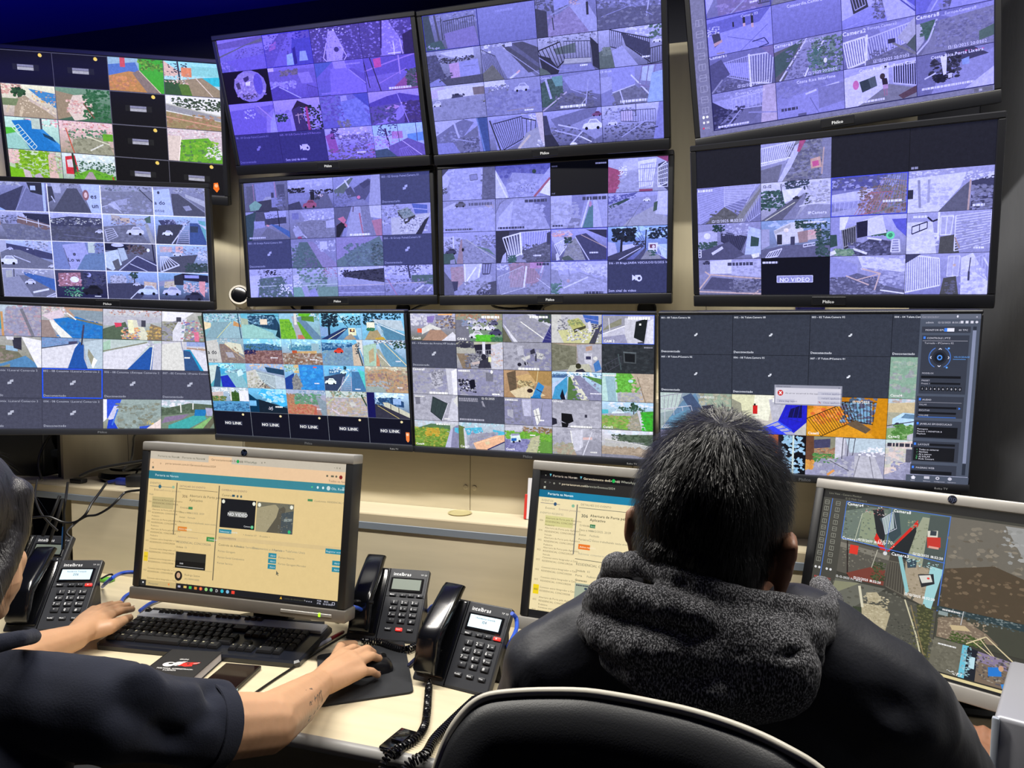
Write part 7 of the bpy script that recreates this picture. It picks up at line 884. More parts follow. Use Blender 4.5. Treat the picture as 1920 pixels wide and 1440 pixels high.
# ---------------- keyboard ----------------
def keyboard():
    M = eul(7.2, 3.0, 0, (-1.124, 1.394, .752)); loc = M.translation
    e = empty('keyboard', loc, 'black keyboard with silver strip in front of the left monitor', 'keyboard', None, M)
    W_, D = .474, .180
    M_kb = mat('keyboard_blue_black', '161923', .32, coat=.2); M_ks = mat('keyboard_silver', 'b9bcc4', .35, metal=.2); M_k = mat('keycap_black', '15161a', .5); M_kl = mat('keycap_print', 'c9c3a4', .5)
    b = MB(); b.loft([[(x, y, z) for x, y in [(-W_ / 2 + c, -D / 2 + d), (-W_ / 2 + d2, -D / 2 + c), (W_ / 2 - d2, -D / 2 + c), (W_ / 2 - c, -D / 2 + d), (W_ / 2 - c, D / 2 - d), (W_ / 2 - d2, D / 2 - c), (-W_ / 2 + d2, D / 2 - c), (-W_ / 2 + c, D / 2 - d)]]
                       for z, c, d, d2 in ((-.004, .006, .012, .012), (.004, 0, .009, .009), (.013, 0, .009, .009), (.017, .004, .011, .011))])
    b.build('case', M_kb, e, smooth=30)
    MB().box((-W_ / 2 + .008, .0405, .0165), (W_ / 2 - .008, .0765, .0245), .0012, 1).build('silver_strip', M_ks, e)
    MB().box((-W_ / 2 + .02, .0772, .016), (W_ / 2 - .02, .089, .0255), .002, 2).build('rear_rib', M_kb, e)
    keys = []; U = .0190; V = .0221; z00 = .0400; x0 = -W_ / 2 + .012
    rows = ["' 1 2 3 4 5 6 7 8 9 0 - = <2", 'Tab1.5 Q W E R T Y U I O P ´ [1', 'Caps1.8 A S D F G H J K L Ç ~ ]', 'Shift1.25 | Z X C V B N M , . ; / Sh1.75', 'Ctrl1.3 W1.2 Alt1.2 _5.6 AltG1.2 W1.1 M1.1 Ctrl1.4']
    import re as _re
    for r, row in enumerate(rows):
        x = x0; z = z00 - r * V
        for k in row.split():
            m = _re.match(r'^(.*?)(\d+\.\d+|(?<=[<\[])\d)?$', k); lab, wd = m[1], float(m[2] or 1)
            keys.append((x, z, U * wd, lab[:4] if lab not in ('_',) else '', V)); x += U * wd
    keys.append((x0 + U * 13.8, z00 - 2 * V, U * 1.2, 'E', V))
    for g, xs in enumerate(((0,), (1.9, 2.72, 3.54, 4.36), (5.75, 6.57, 7.39, 8.21), (9.6, 10.42, 11.24, 12.06), (13.4, 14.22, 15.04))):
        for i, u in enumerate(xs): keys.append((x0 + U * u, .0745, U * .78, 'Esc' if g == 0 else ('F%d' % (4 * (g - 1) + i + 1) if g < 4 else ('Prt', 'Scr', 'Pau')[i]), V * .6))
    nx = x0 + U * 15.3
    for r in range(2):
        for c in range(3): keys.append((nx + U * c, z00 - r * V, U, ('Ins', 'Hom', 'PgU', 'Del', 'End', 'PgD')[r * 3 + c], V))
    keys += [(nx + U, z00 - 3 * V, U, '^', V), (nx, z00 - 4 * V, U, '<', V), (nx + U, z00 - 4 * V, U, 'v', V), (nx + 2 * U, z00 - 4 * V, U, '>', V)]
    px = nx + U * 3.35
    for r, row in enumerate(('N / * -', '7 8 9 +', '4 5 6 .', '1 2 3 E')):
        for c, t in enumerate(row.split()): keys.append((px + U * c, z00 - r * V, U, t, V))
    keys += [(px, z00 - 4 * V, 2 * U, '0', V), (px + 2 * U, z00 - 4 * V, U, ',', V)]
    keys.sort(key=lambda k: -(k[0] - k[1] * .2))
    rest = MB()
    for i, (x, z, w, t, d) in enumerate(keys):
        mb = MB() if i < 99 else rest
        g = .0012; a = .0028; y0 = z - d + g; zo = .0065 if z > .06 else 0
        lo = [(x + g, y0, .016 + zo), (x + w - g, y0, .016 + zo), (x + w - g, z - g, .016 + zo), (x + g, z - g, .016 + zo)]
        md = [(x + g + .0006, y0 + .0006, .0205 + zo), (x + w - g - .0006, y0 + .0006, .0205 + zo), (x + w - g - .0006, z - g - .0006, .0215 + zo), (x + g + .0006, z - g - .0006, .0215 + zo)]
        hi = [(x + g + a, y0 + a * .8, .0245 + zo), (x + w - g - a, y0 + a * .8, .0245 + zo), (x + w - g - a, z - g - a * .6, .0255 + zo), (x + g + a, z - g - a * .6, .0255 + zo)]
        mb.loft([lo, md, hi])
        if t:
            sz = .0058 if len(t) == 1 else .0036
            mb.text(t, sz, (x + g + a + .0012, z - .0095 - (0 if len(t) == 1 else .001), .0255 + zo), uy=(0, 1, .05), mi=1, bold=.03)
        if i < 99: mb.build('key', [M_k, M_kl], e, smooth=0)
    if rest.v: rest.build('key', [M_k, M_kl], e, smooth=0)['kind'] = 'stuff'
    MB().tube([(x, .078, -.001) for x in (-.16, -.13)], .004).tube([(x, .078, -.001) for x in (.13, .16)], .004).build('rear_feet', M_black, e)
keyboard()
# ---------------- things lying on the desk ----------------
def rrect(pts, r=.008, n=5):
    out = []; N = len(pts)
    for i in range(N):
        p, a, b = Vector(pts[i]).to_2d(), Vector(pts[i - 1]).to_2d(), Vector(pts[(i + 1) % N]).to_2d()
        u, v = (a - p).normalized() * r, (b - p).normalized() * r
        for k in range(n + 1):
            t = k / n; out.append(((p + u) * (1 - t) ** 2 + p * 2 * t * (1 - t) + (p + v) * t * t))
    return [(q.x, q.y) for q in out]
PADQ = [(-.872, 1.397), (-.749, 1.205), (-.607, 1.312), (-.729, 1.525)]
o = MB().prism(rrect(PADQ, .012), .7508, .7545).build('mouse_pad', mat('worn_black_cloth', '24262a', .85, bump=.3, bscale=700, var=.2, vscale=14)); tag(o, 'worn black mouse pad beneath the woman\'s right hand', 'mouse pad')
def notebook():
    M = eul(12, 0, 0, (-1.085, 1.222, .7508)); e = empty('notebook', M.translation, 'thick black notebook with a red and white printed emblem on its cover', 'notebook', None, M)
    w, d, t = .112, .165, .020
    MB().box((-w / 2 + .002, -d / 2 + .002, .002), (w / 2 - .002, d / 2 - .002, t - .002)).build('pages', mat('page_edges', 'cfcbd0', .7, bump=.5, bscale=500, stretch=(.2, .2, 12)), e)
    for z in (0, t - .002): MB().box((-w / 2, -d / 2, z), (w / 2, d / 2, z + .002), .0008, 1).build('cover', mat('black_cover', '1b1c20', .55), e)
    MB().box((-w / 2 - .001, -d / 2, 0), (-w / 2 + .003, d / 2, t), .001, 1).build('spine', MATS['black_cover'], e)
    a = Art(100, 60, 2)
    a.run('e eee 22 30 17 11;e 1b1c20 24 26 7 4;e eee 45 24 12 9;p eee 30 34 50 14 62 12 56 22 44 36;p c22a24 50 36 56 20 74 16 100 14 94 24 84 26 88 34 70 38 58 34;p 1b1c20 66 22 76 20 72 28;l 1b1c20 2 34 38 60 14;l eee 1.6 84 22 98 16;T eee 7 34 6 GRUPO;T eee 7 2 52 PORTARIA, ADMINISTRACAO;T eee 7 24 60 E LIMPEZA')
    q = a.build('printed_emblem', -.038, .028, .038, -.028, -(t + .0003), e, None, 2e-5)
    for v in q.data.vertices: v.co = (v.co.x, v.co.z + .012, -v.co.y)
    q.data.materials.clear(); m = bpy.data.materials.new('cover_print'); m.use_nodes = True; n = m.node_tree.nodes.new('ShaderNodeVertexColor'); n.layer_name = 'px'
    m.node_tree.links.new(n.outputs[0], m.node_tree.nodes['Principled BSDF'].inputs['Base Color']); q.data.materials.append(m)
notebook()
def smartphone():
    M = eul(9, 0, 0, (-.972, 1.222, .7508)); e = empty('smartphone', M.translation, 'dark smartphone lying beside the notebook, part hidden by the woman\'s arm', 'phone', None, M)
    MB().box((-.039, -.080, 0), (.039, .080, .0085), .0022, 3).build('case', mat('phone_case_edge', '2a2622', .35), e)
    MB().box((-.0365, -.0775, .0080), (.0365, .0775, .0089), .0003, 1).build('screen', mat('phone_glass', (.012, .006, .006), .06, spec=.6), e)
    MB().box((.0388, -.035, .0022), (.0394, -.018, .0062)).build('side_sticker', mat('pale_blue_sticker', '9fc4d4', .5), e)
smartphone()
def pen(a, b, label, m1, m2, r=.0042):
    a, b = Vector(a), Vector(b); e = empty('pen', a, label, 'pen', 'pens on the desk'); d = b - a
    MB().tube([d * t for t in (.0, .06, .5)], [r * .35, r, r], 12).build('barrel', m1, e)
    MB().tube([d * t for t in (.5, .52, .96, 1)], [r, r * 1.1, r * 1.05, r * .5], 12).build('cap', m2, e)
    return e
pen((-0.8954, 1.4295, 0.756), (-0.8799, 1.5235, 0.757), 'maroon capped pen with clear barrel beside the keyboard', mat('clear_pen_plastic', 'b9bcc8', .15), mat('maroon_plastic', '5a0f18', .3))
pen((-0.6639, 1.4069, 0.756), (-0.6633, 1.5, 0.756), 'navy blue pen between the mouse pad and the nearest telephone', mat('navy_plastic', '14183a', .3), M_black)
def mouse():
    M = eul(-48, 0, 0, (-0.7324, 1.3627, 0.7548)); e = empty('computer_mouse', M.translation, 'small black mouse under the woman\'s right hand', 'mouse', None, M)
    prof = [(-.048, .012, .008), (-.044, .022, .020), (-.02, .029, .033), (.01, .029, .035), (.035, .026, .026), (.046, .020, .016), (.05, .010, .007)]
    b = MB().loft([[(w * math.copysign(abs(math.cos(t)) ** .7, math.cos(t)), y, max(0, h * abs(math.sin(t)) ** .7)) for t in [PI * k / 12 for k in range(13)]] for y, w, h in prof])
    b.build('shell', mat('mouse_black', '0e0e14', .3), e, smooth=60)
    MB().cyl((-.003, .03, .026), (.003, .03, .026), .008).build('scroll_wheel', M_dark, e)
mouse()
def clampo():
    p = (-0.5498, 1.1587, 0.751); e = empty('desk_clamp', p, 'black hanger clamp on the desk edge under the coiled cord', 'clamp')
    R = Matrix.Rotation(math.radians(-8), 4, 'Z')
    MB().box((-.022, -.05, 0), (.022, .018, .006), .002, 2, M=R).box((-.012, -.03, .006), (.012, -.004, .012), .002, 2, M=R).build('top_plate', M_gloss, e)
    MB().box((-.013, -.052, -.13), (.013, -.042, .004), .002, 2, M=R).build('drop_arm', M_gloss, e)
    MB().box((-.013, -.052, -.14), (.013, .0, -.128), .002, 2, M=R).build('hook', M_gloss, e)
clampo()
o = MB().box((-.008, -.022, 0), (.008, .02, .009), .002, 2).box((-.006, -.036, .002), (.006, -.022, .007), .0008, 1).build('plug', mat('grey_metal_plug', '8d8a86', .35, metal=.6)); o.location = (-0.9194, 1.6098, 0.7508); o.rotation_euler.z = -.3; tag(o, 'small grey cable plug lying between the left monitor and telephone', 'plug')
o = MB().box((-.02, -.012, 0), (.02, .012, .010), .004, 2).build('green_connector', mat('green_plastic', '5fae3a', .4)); o.location = (-1.6802, 1.637, 0.7508); tag(o, 'small bright green connector on the desk left of the left monitor', 'connector')
for pts, r, lab, m in (
    ([(-0.7471, 1.689, 0.757), (-0.6471, 1.497, 0.8542), (-0.6445, 1.5597, 0.8377), (-0.6865, 1.7483, 0.757)], .0042, 'blue network cable between the two middle telephones', M_blue),
    ([(-0.4432, 1.417, 0.8912), (-0.4377, 1.4282, 0.877), (-0.4284, 1.3988, 0.8675), (-0.4269, 1.3566, 0.8576), (-0.4945, 1.5376, 0.757)], .0042, 'blue network cable looping behind the telephone next to the man', M_blue),
    ([(-1.6414, 1.5847, 0.757), (-1.3317, 1.3047, 0.8959), (-1.3566, 1.3595, 0.8909), (-1.3432, 1.3846, 0.8884), (-1.3111, 1.4147, 0.8739)], .0042, 'blue network cable leaving the telephone in front of the woman', M_blue),
    ([(-1.5295, 1.5968, 0.757), (-1.5342, 1.569, 0.757), (-1.5202, 1.5316, 0.757), (-1.4819, 1.4807, 0.757), (-1.4308, 1.3986, 0.757)], .0042, 'blue network cable curling beneath the left monitor corner', M_blue),
    ([(-1.4083, 1.5914, 0.757), (-1.4233, 1.5611, 0.757), (-1.4297, 1.5264, 0.757), (-1.4159, 1.4767, 0.757)], .0042, 'blue network cable behind the keyboard', M_blue),
    ([(-0.8391, 1.4158, 0.8616), (-0.8251, 1.4406, 0.8523), (-0.803, 1.4472, 0.848), (-0.8821, 1.6424, 0.757)], .0042, 'blue network cable right of the left monitor', M_blue),
    ([(-1.5325, 1.5744, 0.754), (-1.5193, 1.5203, 0.754), (-1.5118, 1.479, 0.754), (-1.512, 1.4482, 0.754)], .0022, 'thin black wire left of the left monitor', M_cable),
    ([(-1.3485, 1.2996, 0.8993), (-1.3501, 1.3203, 0.9011), (-1.349, 1.3309, 0.898), (-1.3464, 1.3206, 0.8894)], .002, 'thin black wire loop near the green connector', M_cable),
    ([(-0.8928, 1.1987, 0.753), (-0.8909, 1.2724, 0.753), (-0.8859, 1.349, 0.753), (-0.8795, 1.4424, 0.753), (-0.8691, 1.541, 0.753), (-0.8624, 1.6054, 0.753)], .0024, 'thin black mouse wire running right of the keyboard', M_cable),
    ([(-0.8396, 1.4775, 0.8451), (-0.8325, 1.5005, 0.8417), (-0.7982, 1.5111, 0.8385)], .004, 'short black cable behind the blank telephone', M_cable)):
    cable(pts, r, lab, m)
# ---------------- on the raised shelf ----------------
def tower():
    M = eul(8, 0, 0, (-2.26, 1.84, .991)); e = empty('computer_tower', M.translation, 'black computer tower in the dark left end of the shelf', 'computer', None, M)
    MB().box((-.21, -.09, 0), (.19, .09, .33), .006, 2).build('case', M_black, e)
    MB().box((.188, -.088, .004), (.196, .088, .326), .004, 2).build('front_panel', mat('grey_front', '3a3a3a', .4), e)
    MB().tube([(-.05 + .1 * math.cos(t), -.092, .17 + .1 * math.sin(t)) for t in [2 * PI * k / 40 for k in range(40)]], .003, 6, close=True).build('side_ring', mat('ring_grey', '2b2b28', .4), e)
tower()
def router():
    e = empty('router', (-1.80, 1.86, .991), 'flat round black router on the shelf behind the left monitor', 'router')
    MB().lathe([(.085, 0), (.092, .01), (.088, .026), (.06, .034), (.001, .036)], 32).build('body', M_gloss, e)
    MB().lathe([(.06, .034), (.062, .037), (.05, .039), (.001, .039)], 32).build('top_disc', mat('router_top', '3a3a3c', .3), e)
router()
o = MB().box((-.055, -.022, 0), (.055, .022, .032), .005, 2).build('power_adapter', M_black); o.location = (-1.665, 1.778, .991); o.rotation_euler.z = .35; tag(o, 'black power adapter brick on the shelf left of the left monitor', 'adapter')
o = MB().box((-.02, -.01, 0), (.02, .01, .02), .004, 2).tube([(-.02, 0, .01), (-.035, -.003, .008), (-.05, -.004, .004)], .005).build('blue_connector', mat('vga_blue', '1c2f8a', .4)); o.location = (-1.742, 1.765, .991); tag(o, 'blue video connector beside the power adapter', 'connector')
o = MB().box((-.022, -.012, 0), (.022, .012, .012), .003, 2).build('cable_adapter', M_black); o.location = (-1.885, 1.745, .991); tag(o, 'small black cable adapter in front of the router', 'adapter')
def rack():
    e = empty('cable_rack', (-2.0, 1.80, .991), 'dark upright rack post with small shelves left of the router', 'rack')
    mv = Matrix.Translation((2.0, -1.80, -.991))
    MB().box((-2.012, 1.79, .991), (-1.985, 1.815, 1.27)).build('post', M_black, e, M=mv)
    for z, m in ((1.19, mat('rack_tan', '5a5138', .6)), (1.12, M_black), (1.05, mat('rack_blue_grey', '20242c', .5))): MB().box((-2.05, 1.80, z), (-2.012, 1.86, z + .02)).build('ledge', m, e, M=mv)
rack()
for pts, r, lab, m in (
    ([(-1.80, 1.93, 1.16), (-1.7633, 1.8371, 1.1272), (-1.7285, 1.7937, 1.103), (-1.6946, 1.7494, 1.0695), (-1.6751, 1.7014, 1.0481), (-1.78, 1.88, 1.03)], .0032, 'black cable hanging from the far left television to the router', M_cable),
    ([(-1.7497, 1.6247, 1.0403), (-1.7086, 1.6392, 1.0596), (-1.6533, 1.6575, 1.0719), (-1.5869, 1.6794, 1.0842), (-1.5014, 1.708, 1.1054)], .0045, 'thick black cable sweeping over the shelf to the right', M_cable),
    ([(-1.6157, 1.583, 1.0398), (-1.5825, 1.5295, 1.0288), (-1.5697, 1.49, 1.0079), (-1.5676, 1.4679, 0.9847), (-1.5921, 1.4586, 0.9621), (-1.5933, 1.436, 0.9462), (-1.583, 1.4383, 0.9332)], .0032, 'black cable dropping from the router over the shelf front', M_cable),
    ([(-1.4563, 1.5284, 1.0423), (-1.4969, 1.5255, 1.0345), (-1.4986, 1.503, 1.0214), (-1.5115, 1.487, 1.0024), (-1.5399, 1.4767, 0.985), (-1.5649, 1.4685, 0.9808), (-1.5922, 1.4588, 0.966), (-1.6198, 1.45, 0.9657), (-1.6555, 1.4397, 0.9785), (-1.7057, 1.4235, 0.9741)], .003, 'grey black cable waving across the front panel', M_cable),
    ([(-1.6963, 1.5367, 1.0429), (-1.6398, 1.4795, 1.0237), (-1.6351, 1.4677, 0.9859), (-1.6326, 1.4656, 0.946), (-1.6336, 1.4614, 0.8928)], .003, 'dark cable hanging straight down beside the front panel', M_cable),
    ([(-1.6425, 1.473, 0.9461), (-1.6431, 1.4711, 0.9233), (-1.6434, 1.4686, 0.8899)], .004, 'short bright blue cable left of the front panel', mat('bright_blue_cable', '2468b0', .4)),
    ([(-1.772, 1.5132, 1.049), (-1.7316, 1.4711, 1.0185), (-1.6924, 1.4498, 0.988), (-1.6725, 1.4541, 0.9616), (-1.649, 1.4599, 0.9392)], .0026, 'thin grey cable falling from the tower', M_cable),
    ([(-1.7151, 1.5282, 1.008), (-1.7124, 1.5053, 0.9712), (-1.7271, 1.4981, 0.9367), (-1.7368, 1.493, 0.9092)], .004, 'black cable bundle below the shelf, left strand', M_cable),
    ([(-1.707, 1.5302, 1.0012), (-1.7015, 1.5077, 0.9575), (-1.7134, 1.501, 0.9163), (-1.7204, 1.4967, 0.8888)], .004, 'black cable bundle below the shelf, right strand', M_cable),
    ([(-2.0038, 1.7609, 1.1247), (-2.0255, 1.7511, 1.0846), (-1.9919, 1.7063, 1.0457), (-1.9375, 1.6682, 1.0091)], .004, 'black cable in front of the rack ledges', M_cable)):
    cable(pts, r, lab, m)
def booklet():
    e = empty('booklet', (-.47, 1.772, .991), 'white booklet with a red spine standing behind the middle monitor', 'booklet')
    R = Matrix.Rotation(math.radians(-9), 4, 'X')
    MB().box((-.05, -.004, 0), (.13, .004, .10), .001, 1, M=R).build('pages', mat('white_paper', 'd4d4da', .6), e)
    MB().box((-.056, -.005, 0), (-.049, .005, .06), .001, 1, M=R).build('red_spine', mat('red_card', 'c8352c', .5), e)
booklet()
def seccam():
    e = empty('security_camera', (-1.5569, 2.1, 1.5223), 'white round security camera on the wall by the lavender television', 'camera')
    p = Vector(e.location); h = Vector((-1.4978, 1.99, 1.5444)) - p; wl = mat('camera_white', 'cfc9bd', .4)
    d = (h).normalized(); q = d.to_track_quat('Z', 'Y').to_matrix().to_4x4()
    MB().lathe([(.034, 0), (.034, .012), (.026, .02), (.012, .026)], 28, M=Matrix.Rotation(PI / 2, 4, 'X')).cyl((0, -.02, 0), h * .6, .014).build('mount', wl, e)
    b = MB().lathe([(.006, -.045), (.026, -.04), (.031, -.02), (.031, .02), (.029, .026)], 32, M=Matrix.Translation(h) @ q).build('housing', wl, e)
    MB().lathe([(.0235, .0), (.0235, .0015), (.02, .003), (.001, .003)], 32, M=Matrix.Translation(h + d * .0255) @ q).build('lens_face', M_gloss, e)
seccam()
def sidecase():
    M = eul(-20, 0, 0, (.372, 1.10, .751)); e = empty('silver_device', M.translation, 'silver device standing at the right edge in front of the right monitor', 'device', None, M)
    MB().box((-.055, -.10, 0), (.06, .10, .245), .006, 3).build('case', mat('silver_case', 'a5a6ae', .35, metal=.3), e)
    MB().box((-.057, -.104, .002), (-.049, -.096, .243), .002, 2).build('edge_trim', mat('pale_trim', 'c8d0dc', .25, metal=.5), e)
sidecase()
def dock():
    M = eul(-24, 0, 0, (.20, 1.262, .7508)); e = empty('black_tray', M.translation, 'black tray under the right monitor with a grey front lip', 'tray', None, M)
    MB().box((-.09, -.06, 0), (.12, .09, .022), .004, 2).build('tray', M_gloss, e)  # one black slab for the docking base and the shadow around it
    MB().box((-.09, -.068, .004), (.12, -.058, .018), .003, 2).build('front_lip', mat('grey_lip', '66686c', .4), e)
dock()
# ---------------- people ----------------
def ico(c, r, M=None, sub=2):
    bm = bmesh.new(); bmesh.ops.create_icosphere(bm, subdivisions=sub, radius=1)
    bm.transform((Matrix.Translation(c) @ (M or Matrix.Identity(4)) @ Matrix.Diagonal((r[0], r[1], r[2], 1))))
    return bm
def blob(prims, voxel, smooth=6, fac=.5, disp=None):
    b = MB()
    for p in prims:
        if p[0] == 'e': b.bm(ico(Vector(p[1]), p[2], p[3] if len(p) > 3 else None, 3))
        else:
            q = p[1]
            for (x0, y0, z0, r0), (x1, y1, z1, r1) in zip(q, q[1:]):
                d = math.dist((x0, y0, z0), (x1, y1, z1)); n = max(1, int(d / (max(voxel * .8, .28 * min(r0, r1)))))
                for i in range(n + 1):
                    t = i / n; r = r0 + (r1 - r0) * t
                    b.bm(ico((x0 + (x1 - x0) * t, y0 + (y1 - y0) * t, z0 + (z1 - z0) * t), (r, r, r), None, 2))
    me = bpy.data.meshes.new('b'); me.from_pydata(b.v, [], b.f); o = bpy.data.objects.new('b', me); COL.objects.link(o)
    m = o.modifiers.new('r', 'REMESH'); m.mode = 'VOXEL'; m.voxel_size = voxel; m.adaptivity = 0
    s = o.modifiers.new('s', 'SMOOTH'); s.factor = fac; s.iterations = smooth
    out = bpy.data.meshes.new_from_object(o.evaluated_get(bpy.context.evaluated_depsgraph_get()))
    bpy.data.objects.remove(o); bpy.data.meshes.remove(me)
    if disp:
        nn = [v.normal.copy() for v in out.vertices]
        for v, n in zip(out.vertices, nn): v.co += n * disp(v.co)
    out.shade_smooth(); return out
def part(name, me, m, parent, M=None, loc=None):
    if M is not None: me.transform(M)
    me.materials.clear(); me.materials.append(m); o = link(name, me, parent); me.name = name
    return o
def cut(me, co, no, R):
    # clean hem: remove what lies beyond the plane near co, close the opening
    bm = bmesh.new(); bm.from_mesh(me); co = Vector(co); no = Vector(no).normalized()
    vs = {v for v in bm.verts if (v.co - co).length < R}
    g = list(vs) + [e for e in bm.edges if e.verts[0] in vs and e.verts[1] in vs] + [f for f in bm.faces if all(v in vs for v in f.verts)]
    bmesh.ops.bisect_plane(bm, geom=g, plane_co=co, plane_no=no, clear_outer=True)
    bmesh.ops.holes_fill(bm, edges=[e for e in bm.edges if e.is_boundary], sides=0)
    bm.to_mesh(me); bm.free(); me.shade_smooth(); me.set_sharp_from_angle(angle=math.radians(50))
def frame(o, fwd, roll=0, pitch=0):
    # x right, y forward, z up
    f = Vector(fwd).normalized(); r = f.cross(Vector((0, 0, 1))).normalized(); u = r.cross(f)
    M = Matrix(((r.x, f.x, u.x, o[0]), (r.y, f.y, u.y, o[1]), (r.z, f.z, u.z, o[2]), (0, 0, 0, 1)))
    return M @ Matrix.Rotation(math.radians(roll), 4, 'Y') @ Matrix.Rotation(math.radians(pitch), 4, 'X')
def head_prims(M, k=1.0, neck=True, ears=True):
    def c(*pts): return ('c', [tuple(M @ Vector(p[:3])) + (p[3] * k,) for p in [(x * k, y * k, z * k, r) for x, y, z, r in pts]])
    R = M.to_3x3().to_4x4()
    def e(p, r, rot=None): return ('e', tuple(M @ (Vector(p) * k)), tuple(x * k for x in r), R @ rot if rot else R)
    out = [e((0, -.012, .053), (.071, .095, .090)), e((0, .03, -.025), (.063, .064, .078)), e((0, -.025, -.0), (.064, .073, .07)),
           c((-.052, .0, -.055, .022), (-.03, .055, -.085, .018), (0, .075, -.092, .018), (.03, .055, -.085, .018), (.052, .0, -.055, .022)),
           c((0, .088, .018, .008), (0, .108, -.022, .011)), c((-.011, .098, -.026, .008), (.011, .098, -.026, .008)),
           c((-.042, .072, .026, .013), (0, .082, .024, .012), (.042, .072, .026, .013)),
           c((-.020, .083, -.055, .006), (0, .092, -.053, .0075), (.020, .083, -.055, .006)), c((-.018, .082, -.065, .006), (0, .09, -.066, .008), (.018, .082, -.065, .006)),
           c((-.04, .065, -.02, .02), (-.035, .06, -.05, .02)), c((.04, .065, -.02, .02), (.035, .06, -.05, .02))]
    for s in (-1, 1) if ears else ():
        rot = Matrix.Rotation(s * math.radians(22), 4, 'Z') @ Matrix.Rotation(s * math.radians(-6), 4, 'Y')
        out += [c((s * .066, -.004, -.005, .014), (s * .075, -.014, .004, .010)),
                c((s * .073, .004, .020, .006), (s * .081, -.008, .031, .0065), (s * .0865, -.023, .024, .0065), (s * .0855, -.025, .002, .006), (s * .079, -.014, -.022, .0065), (s * .072, -.001, -.032, .0065)),
                e((s * .077, -.012, .003), (.006, .017, .026), rot)]
    if neck: out.append(c((0, -.022, -.05, .056), (0, -.032, -.13, .058)))
    return out
def eyes(M, k, parent):
    for s in (-1, 1):
        b = MB(); p = M @ (Vector((s * .032, .074, .006)) * k); b.bm(ico(p, (.0125 * k,) * 3, None, 3))
        b.bm(ico(M @ (Vector((s * .032, .0795, .006)) * k), (.0078 * k,) * 3, None, 2), 1)
        b.build('eye', [mat('eye_white', 'd8d4cc', .2), mat('eye_dark', '20120c', .1)], parent, smooth=60)
def nz(p, f): return noise.noise(Vector(p) * f)
def foldline(pts, w, h):
    P = [Vector(p) for p in pts]
    def fn(co):
        best = 9
        for a, b in zip(P, P[1:]):
            d = b - a; t = max(0, min(1, (co - a).dot(d) / d.length_squared)); best = min(best, (co - a - d * t).length)
        return h * math.exp(-(best / w) ** 2)
    return fn
def strands(name, me_src, n, keep, flow, length, width, m, parent, lift=.25, seed=3):
    # many single hairs laid over the cap; each is a thin two-step ribbon
    rng = random.Random(seed); V = me_src.vertices; polys = [p for p in me_src.polygons if keep(p.center)]
    b = MB()
    for i in range(n):
        p = rng.choice(polys); vs = [V[j].co for j in p.vertices]; w = [rng.random() for _ in vs]; sw = sum(w)
        c = sum((v * a for v, a in zip(vs, w)), Vector()) / sw; nn = p.normal
        t = flow(c) + Vector((rng.gauss(0, .25), rng.gauss(0, .25), rng.gauss(0, .25))); t = t - nn * t.dot(nn)
        if t.length < 1e-4: continue
        t.normalize(); L = length(c) * rng.uniform(.6, 1.25); s = t.cross(nn) * width * rng.uniform(.6, 1.4)
        q = [c, c + t * L * .5 + nn * L * lift, c + t * L + nn * L * lift * rng.uniform(.5, 1.5)]
        b.add([q[0] - s, q[0] + s, q[1] + s, q[1] - s, q[2]], [(0, 1, 2, 3), (3, 2, 4)])
    return b.build(name, m, parent, smooth=0)
M_skin_m = mat('brown_skin', (.30, .145, .085), .5, bump=.08, bscale=500, sss=.15)
M_skin_w = mat('tan_skin', (.52, .295, .17), .48, bump=.06, bscale=500, var=.04, vscale=25, sss=.12)
M_hair = mat('black_hair', (.006, .0058, .006), .36, spec=.28)
M_hair2 = mat('long_black_hair', (.014, .012, .014), .36, spec=.6, bump=.6, bscale=90, stretch=(6, 6, .35))
M_jacket = mat('dark_navy_jacket', (.014, .0155, .023), .5, spec=.3, sheen=.06, bump=.12, bscale=260)
M_shirt = mat('navy_polo_cotton', (.0135, .016, .028), .85, spec=.15, sheen=.08, bump=.25, bscale=420)
def heather(name, dark, light):
    m = mat(name, dark, .95, spec=.1, sheen=.06); nt = m.node_tree; b = nt.nodes['Principled BSDF']
    tc = nt.nodes.new('ShaderNodeTexCoord'); mp = nt.nodes.new('ShaderNodeMapping'); mp.inputs['Scale'].default_value = (1, 1, .42)
    n = nt.nodes.new('ShaderNodeTexNoise'); n.inputs['Scale'].default_value = 760; n.inputs['Detail'].default_value = 4
    r = nt.nodes.new('ShaderNodeValToRGB'); r.color_ramp.elements[0].position = .47; r.color_ramp.elements[1].position = .68
    r.color_ramp.elements[0].color = dark + (1,); r.color_ramp.elements[1].color = light + (1,)
    bp = nt.nodes.new('ShaderNodeBump'); bp.inputs['Strength'].default_value = .4; bp.inputs['Distance'].default_value = .002
    nt.links.new(tc.outputs['Object'], mp.inputs[0]); nt.links.new(mp.outputs[0], n.inputs['Vector']); nt.links.new(n.outputs['Fac'], r.inputs[0])
    nt.links.new(r.outputs[0], b.inputs['Base Color']); nt.links.new(n.outputs['Fac'], bp.inputs['Height']); nt.links.new(bp.outputs[0], b.inputs['Normal'])
    return m
M_hood = heather('grey_heather_fleece', (.018, .018, .021), (.34, .34, .36))
def finger(pts, r0, r1): return ('c', [tuple(p) + (r0 + (r1 - r0) * i / (len(pts) - 1),) for i, p in enumerate(pts)])
def nail(tip, d, up, parent, m, s=.0055):
    f = Vector(d).normalized(); u = Vector(up); u = (u - f * u.dot(f)).normalized(); r = f.cross(u)
    M = Matrix(((r.x, f.x, u.x, 0), (r.y, f.y, u.y, 0), (r.z, f.z, u.z, 0), (0, 0, 0, 1))); M.translation = Vector(tip)
    MB().bm(ico((0, 0, 0), (s, s * 1.35, s * .25), None, 2), M=M).build('fingernail', m, parent, smooth=60)
